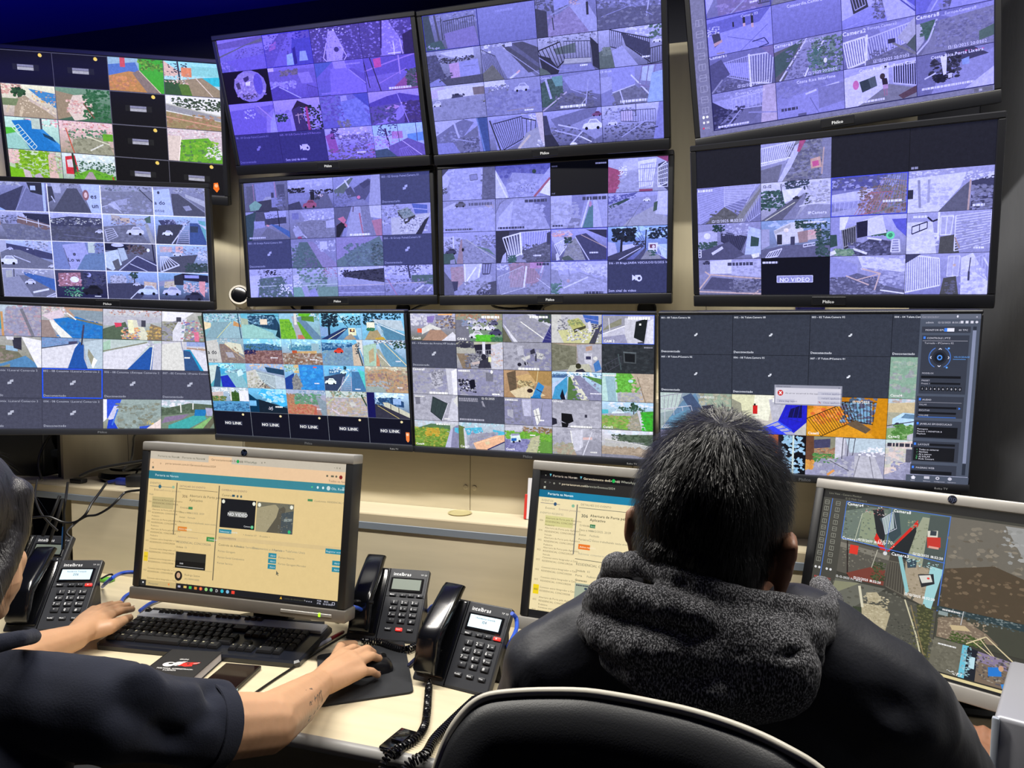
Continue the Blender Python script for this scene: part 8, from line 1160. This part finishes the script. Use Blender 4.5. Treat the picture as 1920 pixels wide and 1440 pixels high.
# ----- the man -----
def man():
    O = Vector((-0.0387, 0.8329, 1.2188)); F = Vector((.235, .93, -.06)).normalized()
    N = Vector((-0.0365, 0.8448, 1.1567)); SL = Vector((-0.194, 0.7944, 1.0765)); SR = Vector((0.1297, 0.8287, 1.0817))
    Fh = Vector((F.x, F.y, 0)).normalized(); Rt = Fh.cross(Vector((0, 0, 1)))
    base = Vector((N.x, N.y, .47)); D = Vector((0, 0, -1))
    e = empty('person', base, 'seated man seen from behind with short black hair and grey hood', 'person')
    mv = Matrix.Translation(-base)
    HM = frame(O, F, roll=3.2, pitch=-3)
    Rm = Matrix(((Rt.x, Fh.x, 0, 0), (Rt.y, Fh.y, 0, 0), (0, 0, 1, 0), (0, 0, 0, 1)))
    EL, ER = Vector((-0.2733, 0.9001, 0.8522)), Vector((0.2387, 0.9817, 0.906))
    WR = Vector((0.3297, 1.271, 0.795)); WL = Vector((-0.2423, 1.1096, 0.8))
    t = lambda v, r: tuple(v) + (r,)
    hips = base + Fh * .04 + Vector((0, 0, .08))
    def arm(S, E, Wr, r): return ('c', [t(S, r[0]), t(S.lerp(E, .5), r[1]), t(E, r[2]), t(E.lerp(Wr, .4), r[3]), t(Wr, r[4])])
    prims = head_prims(HM) + [('c', [t(O + D * .12, .058), t(N + D * .05, .062)]), ('e', tuple(N + D * .28 + Fh * .05), (.155, .10, .24), Rm), ('e', tuple(hips), (.16, .12, .12), Rm),
             ('c', [t(N + D * .05, .055), t(SL + D * .012, .045)]), ('c', [t(N + D * .05, .055), t(SR + D * .012, .045)]),
             arm(SL, EL, WL, (.045, .042, .036, .034, .026)), arm(SR, ER, WR, (.045, .042, .036, .034, .026))]
    for s in (-1, 1):
        K = hips + Fh * .42 + Rt * s * .12 + Vector((0, 0, .0)); A = Vector((K.x, K.y, .08)) + Fh * .02
        prims.append(('c', [t(hips + Rt * s * .09, .09), t(K, .06), t(K.lerp(A, .4), .055), t(A, .04)]))
    nails = []
    for Wr, E, sd, tips in ((WR, ER, 1, [((0.3583, 1.3473, 0.775)), ((0.3704, 1.3504, 0.772)), ((0.3802, 1.3478, 0.77)), ((0.3874, 1.3413, 0.768))]), (WL, EL, -1, None)):
        d = (Wr - E); d.z = 0; d.normalize(); d = (d * .4 + Fh * .6).normalized(); side = d.cross(Vector((0, 0, 1)))
        pc = Wr + d * .05
        prims.append(('e', tuple(pc), (.040, .05, .016), Matrix(((side.x, d.x, 0, 0), (side.y, d.y, 0, 0), (0, 0, 1, 0), (0, 0, 0, 1)))))
        for i, (o, L) in enumerate(((-.030, .062), (-.010, .078), (.011, .083), (.031, .074))):
            a = pc + side * o + d * .038; q = [a, a + d * L * .45 + Vector((0, 0, .012)), a + d * L * .8 + Vector((0, 0, -.002)), a + d * L * .95 + Vector((0, 0, -.016))]
            prims.append(finger(q, .0092, .0072))
        th = -side if sd > 0 else side
        a = pc + th * .032 - d * .02; prims.append(finger([a, a + th * .022 + d * .03, a + th * .026 + d * .06 - Vector((0, 0, .008))], .011, .0085))
    body = part('body', blob(prims, .0045, 4), M_skin_m, e, mv)
    eyes(mv @ HM, 1, e)
    # jacket
    jp = [('e', tuple(N + D * .14 + Fh * .02), (.185, .105, .12), Rm), ('e', tuple(N + D * .33 + Fh * .04), (.19, .135, .27), Rm), ('e', tuple(hips + Vector((0, 0, .06))), (.185, .145, .11), Rm),
          ('c', [t(N + D * .045 - Fh * .0, .062), t((N + SL) * .5 + D * .0 + Vector((0, 0, .006)), .068), t(SL, .064)]), ('c', [t(N + D * .045, .062), t((N + SR) * .5 + Vector((0, 0, .004)), .066), t(SR, .066)]),
          arm(SL, EL, WL, (.064, .058, .055, .048, .038)), arm(SR, ER, WR, (.067, .064, .057, .046, .036))]
    f1 = foldline([(0.0775, 0.7332, 1.0791), (0.1185, 0.748, 1.1038), (0.1687, 0.806, 1.105)], .02, -.006); f2 = foldline([(0.0578, 0.7054, 1.0707), (0.1131, 0.734, 1.08), (0.1822, 0.8174, 1.0589)], .018, .006)
    f3 = foldline([(-0.2281, 0.7413, 1.0728), (-0.2108, 0.7296, 1.1256), (-0.1856, 0.7609, 1.1564)], .004, -.002); f4 = foldline([(0.1636, 0.8048, 1.1101), (0.1798, 0.8287, 1.0799), (0.1935, 0.8515, 1.046)], .012, .012)
    jm = blob(jp, .006, 10, .6, lambda c: .006 * nz(c, 9) + .0025 * nz(c, 26) + f1(c) + f2(c) + f3(c) + f4(c))
    cut(jm, WR + (ER - WR).normalized() * .03, WR - ER, .07); cut(jm, WL + (EL - WL).normalized() * .03, WL - EL, .07)
    part('jacket', jm, M_jacket, e, mv)
    o = MB().bm(ico((0.2013, 0.8494, 1.0545), (.004, .004, .006), None, 2)).build('cuff_button', mat('brass_stud', 'b49a5a', .25, metal=1), e, M=mv)
    # hood lying on the back in thick rolls
    hp = [('c', [(-0.1587, 0.8732, 1.1389, 0.0175), (-0.1408, 0.8198, 1.1935, 0.0152), (-0.1043, 0.7646, 1.2157, 0.0135), (-0.0669, 0.7344, 1.2159, 0.0133), (-0.0294, 0.7298, 1.2061, 0.014), (0.0091, 0.7412, 1.1965, 0.0145), (0.048, 0.7633, 1.1868, 0.0147), (0.0727, 0.8017, 1.1736, 0.0143), (0.0863, 0.8683, 1.1632, 0.0137), (0.0804, 0.9293, 1.1604, 0.0134)]),
          ('c', [(-0.1499, 0.773, 1.1678, 0.0144), (-0.1375, 0.7415, 1.1866, 0.0181), (-0.1077, 0.7201, 1.1962, 0.0184), (-0.0713, 0.7103, 1.1935, 0.0189), (-0.0397, 0.7094, 1.1886, 0.0176), (-0.028, 0.7129, 1.1853, 0.0108)]),
          ('c', [(-0.0158, 0.7166, 1.183, 0.0108), (0.0002, 0.7163, 1.1812, 0.0165), (0.0284, 0.73, 1.1747, 0.0176), (0.0552, 0.7537, 1.1681, 0.016), (0.0698, 0.7894, 1.1616, 0.0146)]),
          ('c', [(-0.1545, 0.7699, 1.1456, 0.0156), (-0.1311, 0.7254, 1.1544, 0.0198), (-0.0939, 0.7005, 1.1561, 0.0209), (-0.0593, 0.6956, 1.1563, 0.0204), (-0.0243, 0.7014, 1.1554, 0.0193)]),
          ('c', [(-0.0243, 0.7014, 1.1554, 0.0164), (0.0057, 0.7076, 1.1546, 0.0144), (0.0335, 0.7248, 1.1539, 0.0146), (0.058, 0.7537, 1.1556, 0.013)]),
          ('c', [(-0.1247, 0.7361, 1.1295, 0.0158), (-0.0938, 0.7039, 1.1306, 0.02), (-0.0584, 0.6939, 1.1287, 0.0214), (-0.0232, 0.6945, 1.1288, 0.022), (0.011, 0.7108, 1.1317, 0.0203), (0.039, 0.7358, 1.1374, 0.0177), (0.0591, 0.7635, 1.1414, 0.0142)]),
          ('c', [(-0.0697, 0.7147, 1.102, 0.0131), (-0.035, 0.7097, 1.0997, 0.0148), (-0.0045, 0.7194, 1.1, 0.0148), (0.0213, 0.7386, 1.1079, 0.013)]),
          ('e', (-0.0355, 0.739, 1.1434), (.105, .052, .062), Rm), ('c', [(-0.131, 0.7679, 1.1606, 0.0285), (-0.0835, 0.7355, 1.1594, 0.03), (-0.0335, 0.7406, 1.1562, 0.0306), (0.0153, 0.7557, 1.1516, 0.0286), (0.056, 0.8004, 1.1557, 0.0234)]), ('c', [(-0.0995, 0.7439, 1.1271, 0.0243), (-0.0516, 0.7273, 1.1251, 0.0274), (-0.003, 0.7422, 1.118, 0.0274), (0.0359, 0.7709, 1.1271, 0.0217)]), ('c', [(-0.1427, 0.7732, 1.1402, 0.0278), (-0.0749, 0.753, 1.1458, 0.0317), (0.0007, 0.7715, 1.1433, 0.0315), (0.0624, 0.8174, 1.1446, 0.0244)])]
    seam = foldline([(-0.0376, 0.6717, 1.1658), (-0.0358, 0.6602, 1.1449), (-0.0338, 0.6691, 1.1148)], .0016, -.0025)
    g1 = foldline([(-0.0236, 0.6892, 1.2018), (-0.0213, 0.684, 1.192), (-0.0264, 0.6817, 1.1826)], .004, -.010)
    f5 = foldline([(-0.0297, 0.6643, 1.1747), (0.0008, 0.6741, 1.1764), (0.0318, 0.6886, 1.1701), (0.0459, 0.7087, 1.1686)], .0045, -.008); f6 = foldline([(-0.1352, 0.6928, 1.1586), (-0.0979, 0.6626, 1.1586), (-0.047, 0.6627, 1.1554), (0.0014, 0.6729, 1.1581)], .006, -.006)
    part('hood', blob(hp, .0032, 8, .55, lambda c: .0022 * nz(c, 34) + .0010 * nz(c, 90) + seam(c) + g1(c) + f5(c) + f6(c)), M_hood, e, mv)
    # collar of the jacket in front of the hood, and trousers
    tp = []
    for s in (-1, 1):
        K = hips + Fh * .42 + Rt * s * .12; A = Vector((K.x, K.y, .10)) + Fh * .02
        tp.append(('c', [t(hips + Rt * s * .09, .105), t(K, .075), t(K.lerp(A, .4), .068), t(A, .055)]))
    part('trousers', blob(tp, .012, 6), mat('dark_trousers', (.012, .012, .015), .8), e, mv)
    # hair
    HI = HM.inverted(); R4 = HM.to_3x3().to_4x4(); k = 1.0
    q = lambda p, r: ('e', tuple(HM @ Vector(p)), r, R4)
    cap = blob([q((0, -.014, .054), (.0735, .0975, .0915)), q((0, -.030, .008), (.0675, .0765, .07)), q((0, -.034, -.045), (.057, .050, .05))], .004, 4)
    bm = bmesh.new(); bm.from_mesh(cap)
    bmesh.ops.delete(bm, geom=[v for v in bm.verts if (lambda l: (l.y > .045 and l.z < .075) or (l.y > .012 and l.z < .02) or l.z < -.085)(HI @ v.co)], context='VERTS')
    bm.to_mesh(cap); bm.free(); cap.shade_smooth()
    W0 = HM @ Vector((.012, -.05, .13))
    def flow(c):
        l = HI @ c; v = c - W0
        return v.normalized() * 1.2 + HM.to_3x3() @ Vector((.1, -.25, -.5)) * (1 if l.z > .05 else .9)
    def ln(c):
        z = (HI @ c).z; return .026 if z > .06 else max(.006, .006 + (z + .03) * .22)
    hair = part('hair', cap, M_hair, e, mv)
    cap2 = cap.copy(); cap2.transform(Matrix.Translation(base))
    strands('hair_strands', cap2, 17000, lambda c: (HI @ c).z > -.07, flow, ln, .0003, M_hair, hair).data.transform(mv)
man()
# ----- the woman -----
def woman():
    O = Vector((-0.9746, 0.7013, 1.1642)); F = Vector((-.20, .97, -.10)).normalized(); Fh = Vector((F.x, F.y, 0)).normalized(); Rt = Fh.cross(Vector((0, 0, 1)))
    N = O + Vector((0, 0, -.145)) - Fh * .035; D = Vector((0, 0, -1))
    SR = Vector((-0.7672, 0.752, 0.9612)); SL = N + (N - SR) * .9; SL.z = SR.z + .0; SL += Fh * .05
    base = Vector((N.x, N.y - .06, .47)); mv = Matrix.Translation(-base)
    e = empty('person', base, 'woman in a navy short sleeved shirt typing at the left keyboard', 'person')
    t = lambda v, r: tuple(v) + (r,)
    HM = frame(O, F, roll=0, pitch=-4); Rm = Matrix(((Rt.x, Fh.x, 0, 0), (Rt.y, Fh.y, 0, 0), (0, 0, 1, 0), (0, 0, 0, 1)))
    hips = base + Vector((0, .06, .09))
    E = Vector((-0.6811, 0.9555, 0.857)); M1 = Vector((-0.7059, 1.0614, 0.8307)); Wr = Vector((-0.7424, 1.1984, 0.8)); cuff = Vector((-0.7108, 0.8748, 0.8877))
    prims = head_prims(HM, .97, True, False) + [('c', [tuple(HM @ Vector((s * .040, .036, -.012))) + (.026,), tuple(HM @ Vector((s * .040, .040, -.045))) + (.029,), tuple(HM @ Vector((s * .028, .044, -.072))) + (.024,)]) for s in (-1, 1)] + [('c', [t(O + D * .1 - Fh * .02, .050), t(N + D * .03, .055)]), ('e', tuple(N + D * .27 + Fh * .0), (.15, .10, .22), Rm), ('e', tuple(hips), (.17, .14, .12), Rm),
             ('c', [t(N + D * .03, .05), t(SR, .038), t(SR.lerp(cuff, .6), .036), t(cuff, .049), t(E, .0455), t(M1, .0395), t(M1.lerp(Wr, .55), .0325), t(Wr, .0265)])]
    # right hand on the mouse
    kn = [Vector((-0.7626, 1.3096, 0.808)), Vector((-0.7339, 1.2966, 0.812)), Vector((-0.7123, 1.2829, 0.808)), Vector((-0.6975, 1.2766, 0.796))]
    mid = [Vector((-0.757, 1.3462, 0.806)), Vector((-0.7247, 1.3443, 0.809)), Vector((-0.7066, 1.3304, 0.803)), Vector((-0.6915, 1.3018, 0.786))]
    tip = [Vector((-0.7596, 1.3793, 0.789)), Vector((-0.7283, 1.3782, 0.787)), Vector((-0.7071, 1.3629, 0.784)), Vector((-0.6915, 1.3282, 0.767))]
    pal = (kn[0] + kn[3]) / 2
    prims += [('c', [t(Wr, .0265), t(Wr.lerp(kn[0], .6), .019), t(kn[0], .0125)]), ('c', [t(Wr, .0265), t(Wr.lerp(kn[1], .55), .021), t(kn[1], .0128)]),
              ('c', [t(Wr, .0265), t(Wr.lerp(kn[2], .55), .021), t(kn[2], .0125)]), ('c', [t(Wr, .0265), t(Wr.lerp(kn[3], .55), .019), t(kn[3], .0118)]), ('c', [t(kn[0], .0118), t(kn[1], .0122), t(kn[2], .012), t(kn[3], .011)])]
    for a, b, c, r in zip(kn, mid, tip, (.0100, .0102, .0098, .0088)): prims.append(finger([a, b, c], r * 1.1, r * .82))
    ta = Wr.lerp(kn[0], .45); prims.append(finger([ta, Vector((-0.8029, 1.379, 0.79)), Vector((-0.7998, 1.4269, 0.776))], .014, .0095))
    # left arm and hand on the keyboard
    EL = Vector((-1.3126, 0.9902, 0.8263)); ML = Vector((-1.3287, 1.1104, 0.8146)); WL = Vector((-1.3333, 1.213, 0.802))
    prims.append(('c', [t(N + D * .03, .05), t(SL, .05), t(SL.lerp(EL, .5), .048), t(EL, .045), t(ML, .038), t(WL, .0285)]))
    lk = [Vector((-1.3584, 1.3298, 0.806)), Vector((-1.3782, 1.3345, 0.808)), Vector((-1.4028, 1.3422, 0.806)), Vector((-1.43, 1.3533, 0.8))]
    lm = [Vector((-1.3585, 1.3632, 0.804)), Vector((-1.3813, 1.3709, 0.806)), Vector((-1.4075, 1.3785, 0.804)), Vector((-1.4301, 1.3822, 0.8))]
    lt = [Vector((-1.3663, 1.4025, 0.793)), Vector((-1.3943, 1.4186, 0.793)), Vector((-1.4218, 1.4241, 0.793)), Vector((-1.4407, 1.4175, 0.793))]
    for a, r in zip(lk, (.013, .0128, .0122, .0115)): prims.append(('c', [t(WL, .0275), t(WL.lerp(a, .55), .022), t(a, r)]))
    for a, b, c, r in zip(lk, lm, lt, (.0098, .01, .0094, .0085)): prims.append(finger([a, b, c], r * 1.08, r * .8))
    prims.append(('c', [t(lk[0], .012), t(lk[1], .012), t(lk[2], .0115), t(lk[3], .011)]))
    th = [WL.lerp(lk[0], .35) + Vector((0, 0, -.006)), Vector((-1.3155, 1.2854, 0.8)), Vector((-1.3226, 1.3234, 0.797)), Vector((-1.3313, 1.3582, 0.793))]
    prims.append(('c', [t(th[0], .021), t(th[1], .017), t(th[2], .0125), t(th[3], .0092)]))
    for s in (-1, 1):
        K = hips + Fh * .42 + Rt * s * .12; A = Vector((K.x, K.y, .08))
        prims.append(('c', [t(hips + Rt * s * .09, .10), t(K, .065), t(K.lerp(A, .4), .058), t(A, .04)]))
    tat = None
    body = part('body', blob(prims, .0036, 4, .5, lambda c: .0004 * nz(c, 60)), M_skin_w, e, mv)
    eyes(mv @ HM, .97, e)
    M_nail = mat('fingernail_pink', (.66, .42, .34), .25)
    for (b, c) in list(zip(mid, tip))[1:] + [(th[2], th[3]), (lm[0], lt[0])]:
        d = (c - b).normalized(); up = Vector((-.25, -.35, .9)); u = (up - d * up.dot(d)).normalized()
        nail(mv @ (c + d * .003 + u * .0064), d, u, e, M_nail, .0048)
    # faded lettering tattooed along the forearm
    A0, A1 = Vector((-0.6858, 1.0206, 0.8333)), Vector((-0.6951, 1.1321, 0.816)); dx = (A1 - A0).normalized(); toward = (Vector((0, 0, 1.45)) - A0).normalized()
    dz = (Vector((0, 0, 1)) - dx * dx.z).normalized()
    T = MB().text('el Fort', .030, (0, 0, 0), ux=(1, 0, 0), uy=(.25, 1, 0)); bm = bmesh.new()
    for v in T.v: bm.verts.new(A0 + dx * v[0] + dz * v[1])
    bm.verts.ensure_lookup_table()
    for f in T.f:
        try: bm.faces.new([bm.verts[i] for i in f])
        except ValueError: pass
    bmesh.ops.subdivide_edges(bm, edges=bm.edges[:], cuts=1)
    bd = body.data; from mathutils.bvhtree import BVHTree
    tree = BVHTree.FromPolygons([v.co - mv.translation for v in bd.vertices], [p.vertices[:] for p in bd.polygons])
    for v in bm.verts:
        h = tree.find_nearest(v.co); v.co = h[0] + h[1] * .0004
    tm = bpy.data.meshes.new('tattoo'); bm.to_mesh(tm); bm.free(); part('tattoo', tm, mat('faded_ink', (.13, .105, .085), .5), e, mv)
    # shirt
    dirc = (E - cuff).normalized()
    jp = [('e', tuple(N + D * .13 + Fh * .01), (.165, .105, .11), Rm), ('e', tuple(N + D * .32 - Fh * .0), (.19, .15, .26), Rm), ('e', tuple(hips + Vector((0, -.01, .06))), (.20, .18, .13), Rm),
          ('c', [t(N + D * .04, .062), t(N.lerp(SR, .5) + D * .005, .062), t(SR, .062), t(SR.lerp(cuff, .5), .060), t(cuff, .057), t(cuff + dirc * .05, .055)]),
          ('c', [t(N + D * .04, .062), t(SL, .06), t(SL.lerp(EL, .45), .058)])]
    f1 = foldline([(-0.8242, 0.6892, 1.067), (-0.7721, 0.694, 1.0524), (-0.7368, 0.7141, 1.0312), (-0.7272, 0.7161, 1.0164)], .006, .0035); f2 = foldline([(-0.7274, 0.7165, 1.0229), (-0.7398, 0.7544, 1.0202), (-0.7431, 0.7846, 1.0154)], .007, -.006)
    f3 = foldline([(-0.7142, 0.7186, 0.994), (-0.694, 0.7431, 0.955), (-0.7037, 0.7897, 0.9153)], .018, -.010); f4 = foldline([(-0.6967, 0.782, 0.9241), (-0.6916, 0.8263, 0.9317), (-0.6989, 0.8571, 0.9535)], .014, -.007); f5 = foldline([(-0.703, 0.8464, 0.969), (-0.6846, 0.8386, 0.9268), (-0.6929, 0.8419, 0.8636)], .008, -.004)
    f6 = foldline([(-0.7363, 0.7548, 1.0094), (-0.7045, 0.7739, 0.9904), (-0.6929, 0.8186, 0.9756)], .016, .008); f7 = foldline([(-0.7248, 0.6415, 0.9919), (-0.7068, 0.645, 0.9623), (-0.7002, 0.6449, 0.9326)], .016, -.007)
    jm = blob(jp, .0055, 8, .6, lambda c: .008 * nz(c, 9) + .004 * nz((c.x, c.y, c.z * .5), 24) + f1(c) + 1.5 * (f2(c) + f3(c) + f4(c) + f5(c) + f6(c) + f7(c)))
    cut(jm, cuff + dirc * .004, dirc, .13)
    sh = part('polo_shirt', jm, M_shirt, e, mv)
    # hem band on the sleeve
    u = dirc.orthogonal().normalized(); v = dirc.cross(u)
    ring = lambda o, r: [mv @ (cuff + dirc * o + (u * math.cos(a) + v * math.sin(a)) * r) for a in [2 * PI * i / 40 for i in range(40)]]
    MB().loft([ring(-.024, .0575), ring(-.023, .0595), ring(.004, .0585), ring(.005, .0545)], cap=False).build('sleeve_hem', M_shirt, sh)
    cp = [(-0.9675, 0.6638, 1.0529, 0.0132), (-0.8866, 0.6379, 1.0678, 0.0138), (-0.831, 0.6408, 1.082, 0.0123), (-0.8216, 0.6699, 1.0795, 0.0107), (-0.8408, 0.7048, 1.066, 0.0099), (-0.8865, 0.7417, 1.0486, 0.009)]
    part('collar', blob([('c', cp)], .004, 4), M_shirt, sh, mv)
    tp = []
    for s in (-1, 1):
        K = hips + Fh * .42 + Rt * s * .12; A = Vector((K.x, K.y, .10))
        tp.append(('c', [t(hips + Rt * s * .09, .118), t(K, .08), t(K.lerp(A, .4), .07), t(A, .055)]))
    part('trousers', blob(tp, .012, 6), mat('dark_trousers', (.012, .012, .015), .8), e, mv)
    # long hair
    HI = HM.inverted(); R4 = HM.to_3x3().to_4x4(); q = lambda p, r: ('e', tuple(HM @ Vector(p)), r, R4)
    hc = lambda *pts: ('c', [tuple(HM @ Vector(p[:3])) + (p[3],) for p in pts])
    cap = blob([q((0, -.016, .050), (.0775, .100, .090)), q((0, -.045, -.02), (.072, .072, .09)), hc((.0, -.06, -.05, .07), (0, -.07, -.14, .06), (-.02, -.075, -.21, .04), (-.03, -.08, -.28, .02)),
                hc((.056, .036, .07, .024), (.060, .034, .02, .021), (.062, .014, -.02, .022), (.058, -.006, -.05, .026), (.05, -.03, -.10, .030), (.04, -.05, -.15, .03)), hc((-.060, .028, .05, .026), (-.062, .006, .0, .024), (-.05, -.03, -.10, .03))], .0045, 6, .5, lambda c: .0012 * nz((c.x * 40, c.y * 40, c.z * 5), 1.6))
    bm = bmesh.new(); bm.from_mesh(cap)
    bmesh.ops.delete(bm, geom=[v for v in bm.verts if (lambda l: (l.y > .05 and l.z < .07))(HI @ v.co)], context='VERTS')
    bm.to_mesh(cap); bm.free(); cap.shade_smooth()
    h = part('hair', cap, M_hair2, e, mv); c2 = cap.copy(); c2.transform(Matrix.Translation(base))
    strands('hair_strands', c2, 1500, lambda c: True, lambda c: Vector((0, -.1, -1)) * 3, lambda c: .045, .00022, M_hair, h, lift=.02).data.transform(mv)
woman()
# ----- office chairs -----
def chair(label, top, drop, seat_c, fwd):
    top = [Vector(p) for p in top]; n = len(top); base = Vector((seat_c[0], seat_c[1], 0)); mv = Matrix.Translation(-base)
    e = empty('office_chair', base, label, 'chair')
    f = Vector(fwd).normalized(); S = spline(top, 6); c0 = (top[0] + top[-1]) / 2
    low = [p + Vector((0, 0, -1)) * (p.z - (c0.z - drop)) + f * .05 for p in S[::-1][4:-4:6]]
    sd = lambda a, b: [a.lerp(b, k) for k in (.3, .6)]
    out = spline([*S[::4], *sd(S[-1], low[0]), *low, *sd(low[-1], S[0])], 3, True)
    ctr = sum(out, Vector()) / len(out)
    rings = []
    for s, o in ((.15, -.040), (.5, -.038), (.8, -.030), (.93, -.018), (.985, -.004), (.985, .006), (.93, .022), (.8, .034), (.5, .04), (.15, .042)):
        rings.append([mv @ (ctr + (p - ctr) * s + f * o) for p in out])
    MB().loft(rings).build('backrest', mat('black_leather', (.014, .015, .018), .45, spec=.35, bump=.1, bscale=700), e, smooth=60)
    MB().tube([mv @ p for p in out], .0036, 8, close=True).build('edge_trim', mat('pale_edge_trim', (.56, .53, .45), .35), e, smooth=60)
    g = Vector((seat_c[0], seat_c[1], 0)); r = f.cross(Vector((0, 0, 1))); Q = Matrix(((r.x, f.x, 0, 0), (r.y, f.y, 0, 0), (0, 0, 1, 0), (0, 0, 0, 1)))
    MB().box((-.24, -.22, .40), (.24, .25, .47), .03, 3, M=Q).build('seat', MATS['black_leather'], e)
    MB().tube([Q @ Vector((0, -.16, .41)), Q @ Vector((0, -.27, .43)), mv @ (ctr + Vector((0, 0, -.06)) - f * .012)], .018, 8).build('back_support', M_black, e)
    MB().cyl((0, 0, .09), (0, 0, .41), .025).build('gas_column', M_black, e)
    for k in range(5):
        a = 2 * PI * k / 5 + .3; d = Vector((math.cos(a), math.sin(a), 0))
        MB().tube([Vector((0, 0, .10)) + d * .02, Vector((0, 0, .075)) + d * .29], [.026, .016], 8).build('base_leg', M_black, e)
        MB().cyl(d * .29 + Vector((-d.y, d.x, 0)) * -.018 + Vector((0, 0, .028)), d * .29 + Vector((-d.y, d.x, 0)) * .018 + Vector((0, 0, .028)), .028).cyl(d * .29 + Vector((0, 0, .028)), d * .29 + Vector((0, 0, .085)), .008).build('caster', M_dark, e)
chair('black leather office chair with pale edge trim behind the seated man', [(-0.2341, 0.5299, 1.0833), (-0.2262, 0.5345, 1.1125), (-0.2196, 0.5435, 1.1341), (-0.2079, 0.5536, 1.1506), (-0.192, 0.5594, 1.1601), (-0.1572, 0.5604, 1.1681), (-0.1145, 0.5587, 1.1751), (-0.0736, 0.5559, 1.1762), (-0.0347, 0.5524, 1.1754), (0.0024, 0.548, 1.1708), (0.0305, 0.5407, 1.165), (0.0525, 0.5365, 1.1557), (0.0706, 0.5305, 1.1406)], .34, (.10, .83), (.25, .97, 0))
chair('second black office chair, the woman\'s own, almost wholly below the picture', [(-1.22, .50, .74), (-1.20, .50, .84), (-1.12, .50, .90), (-.98, .50, .92), (-.84, .50, .90), (-.76, .50, .84), (-.74, .50, .74)], .2, (-.98, .72), (0, 1, 0))
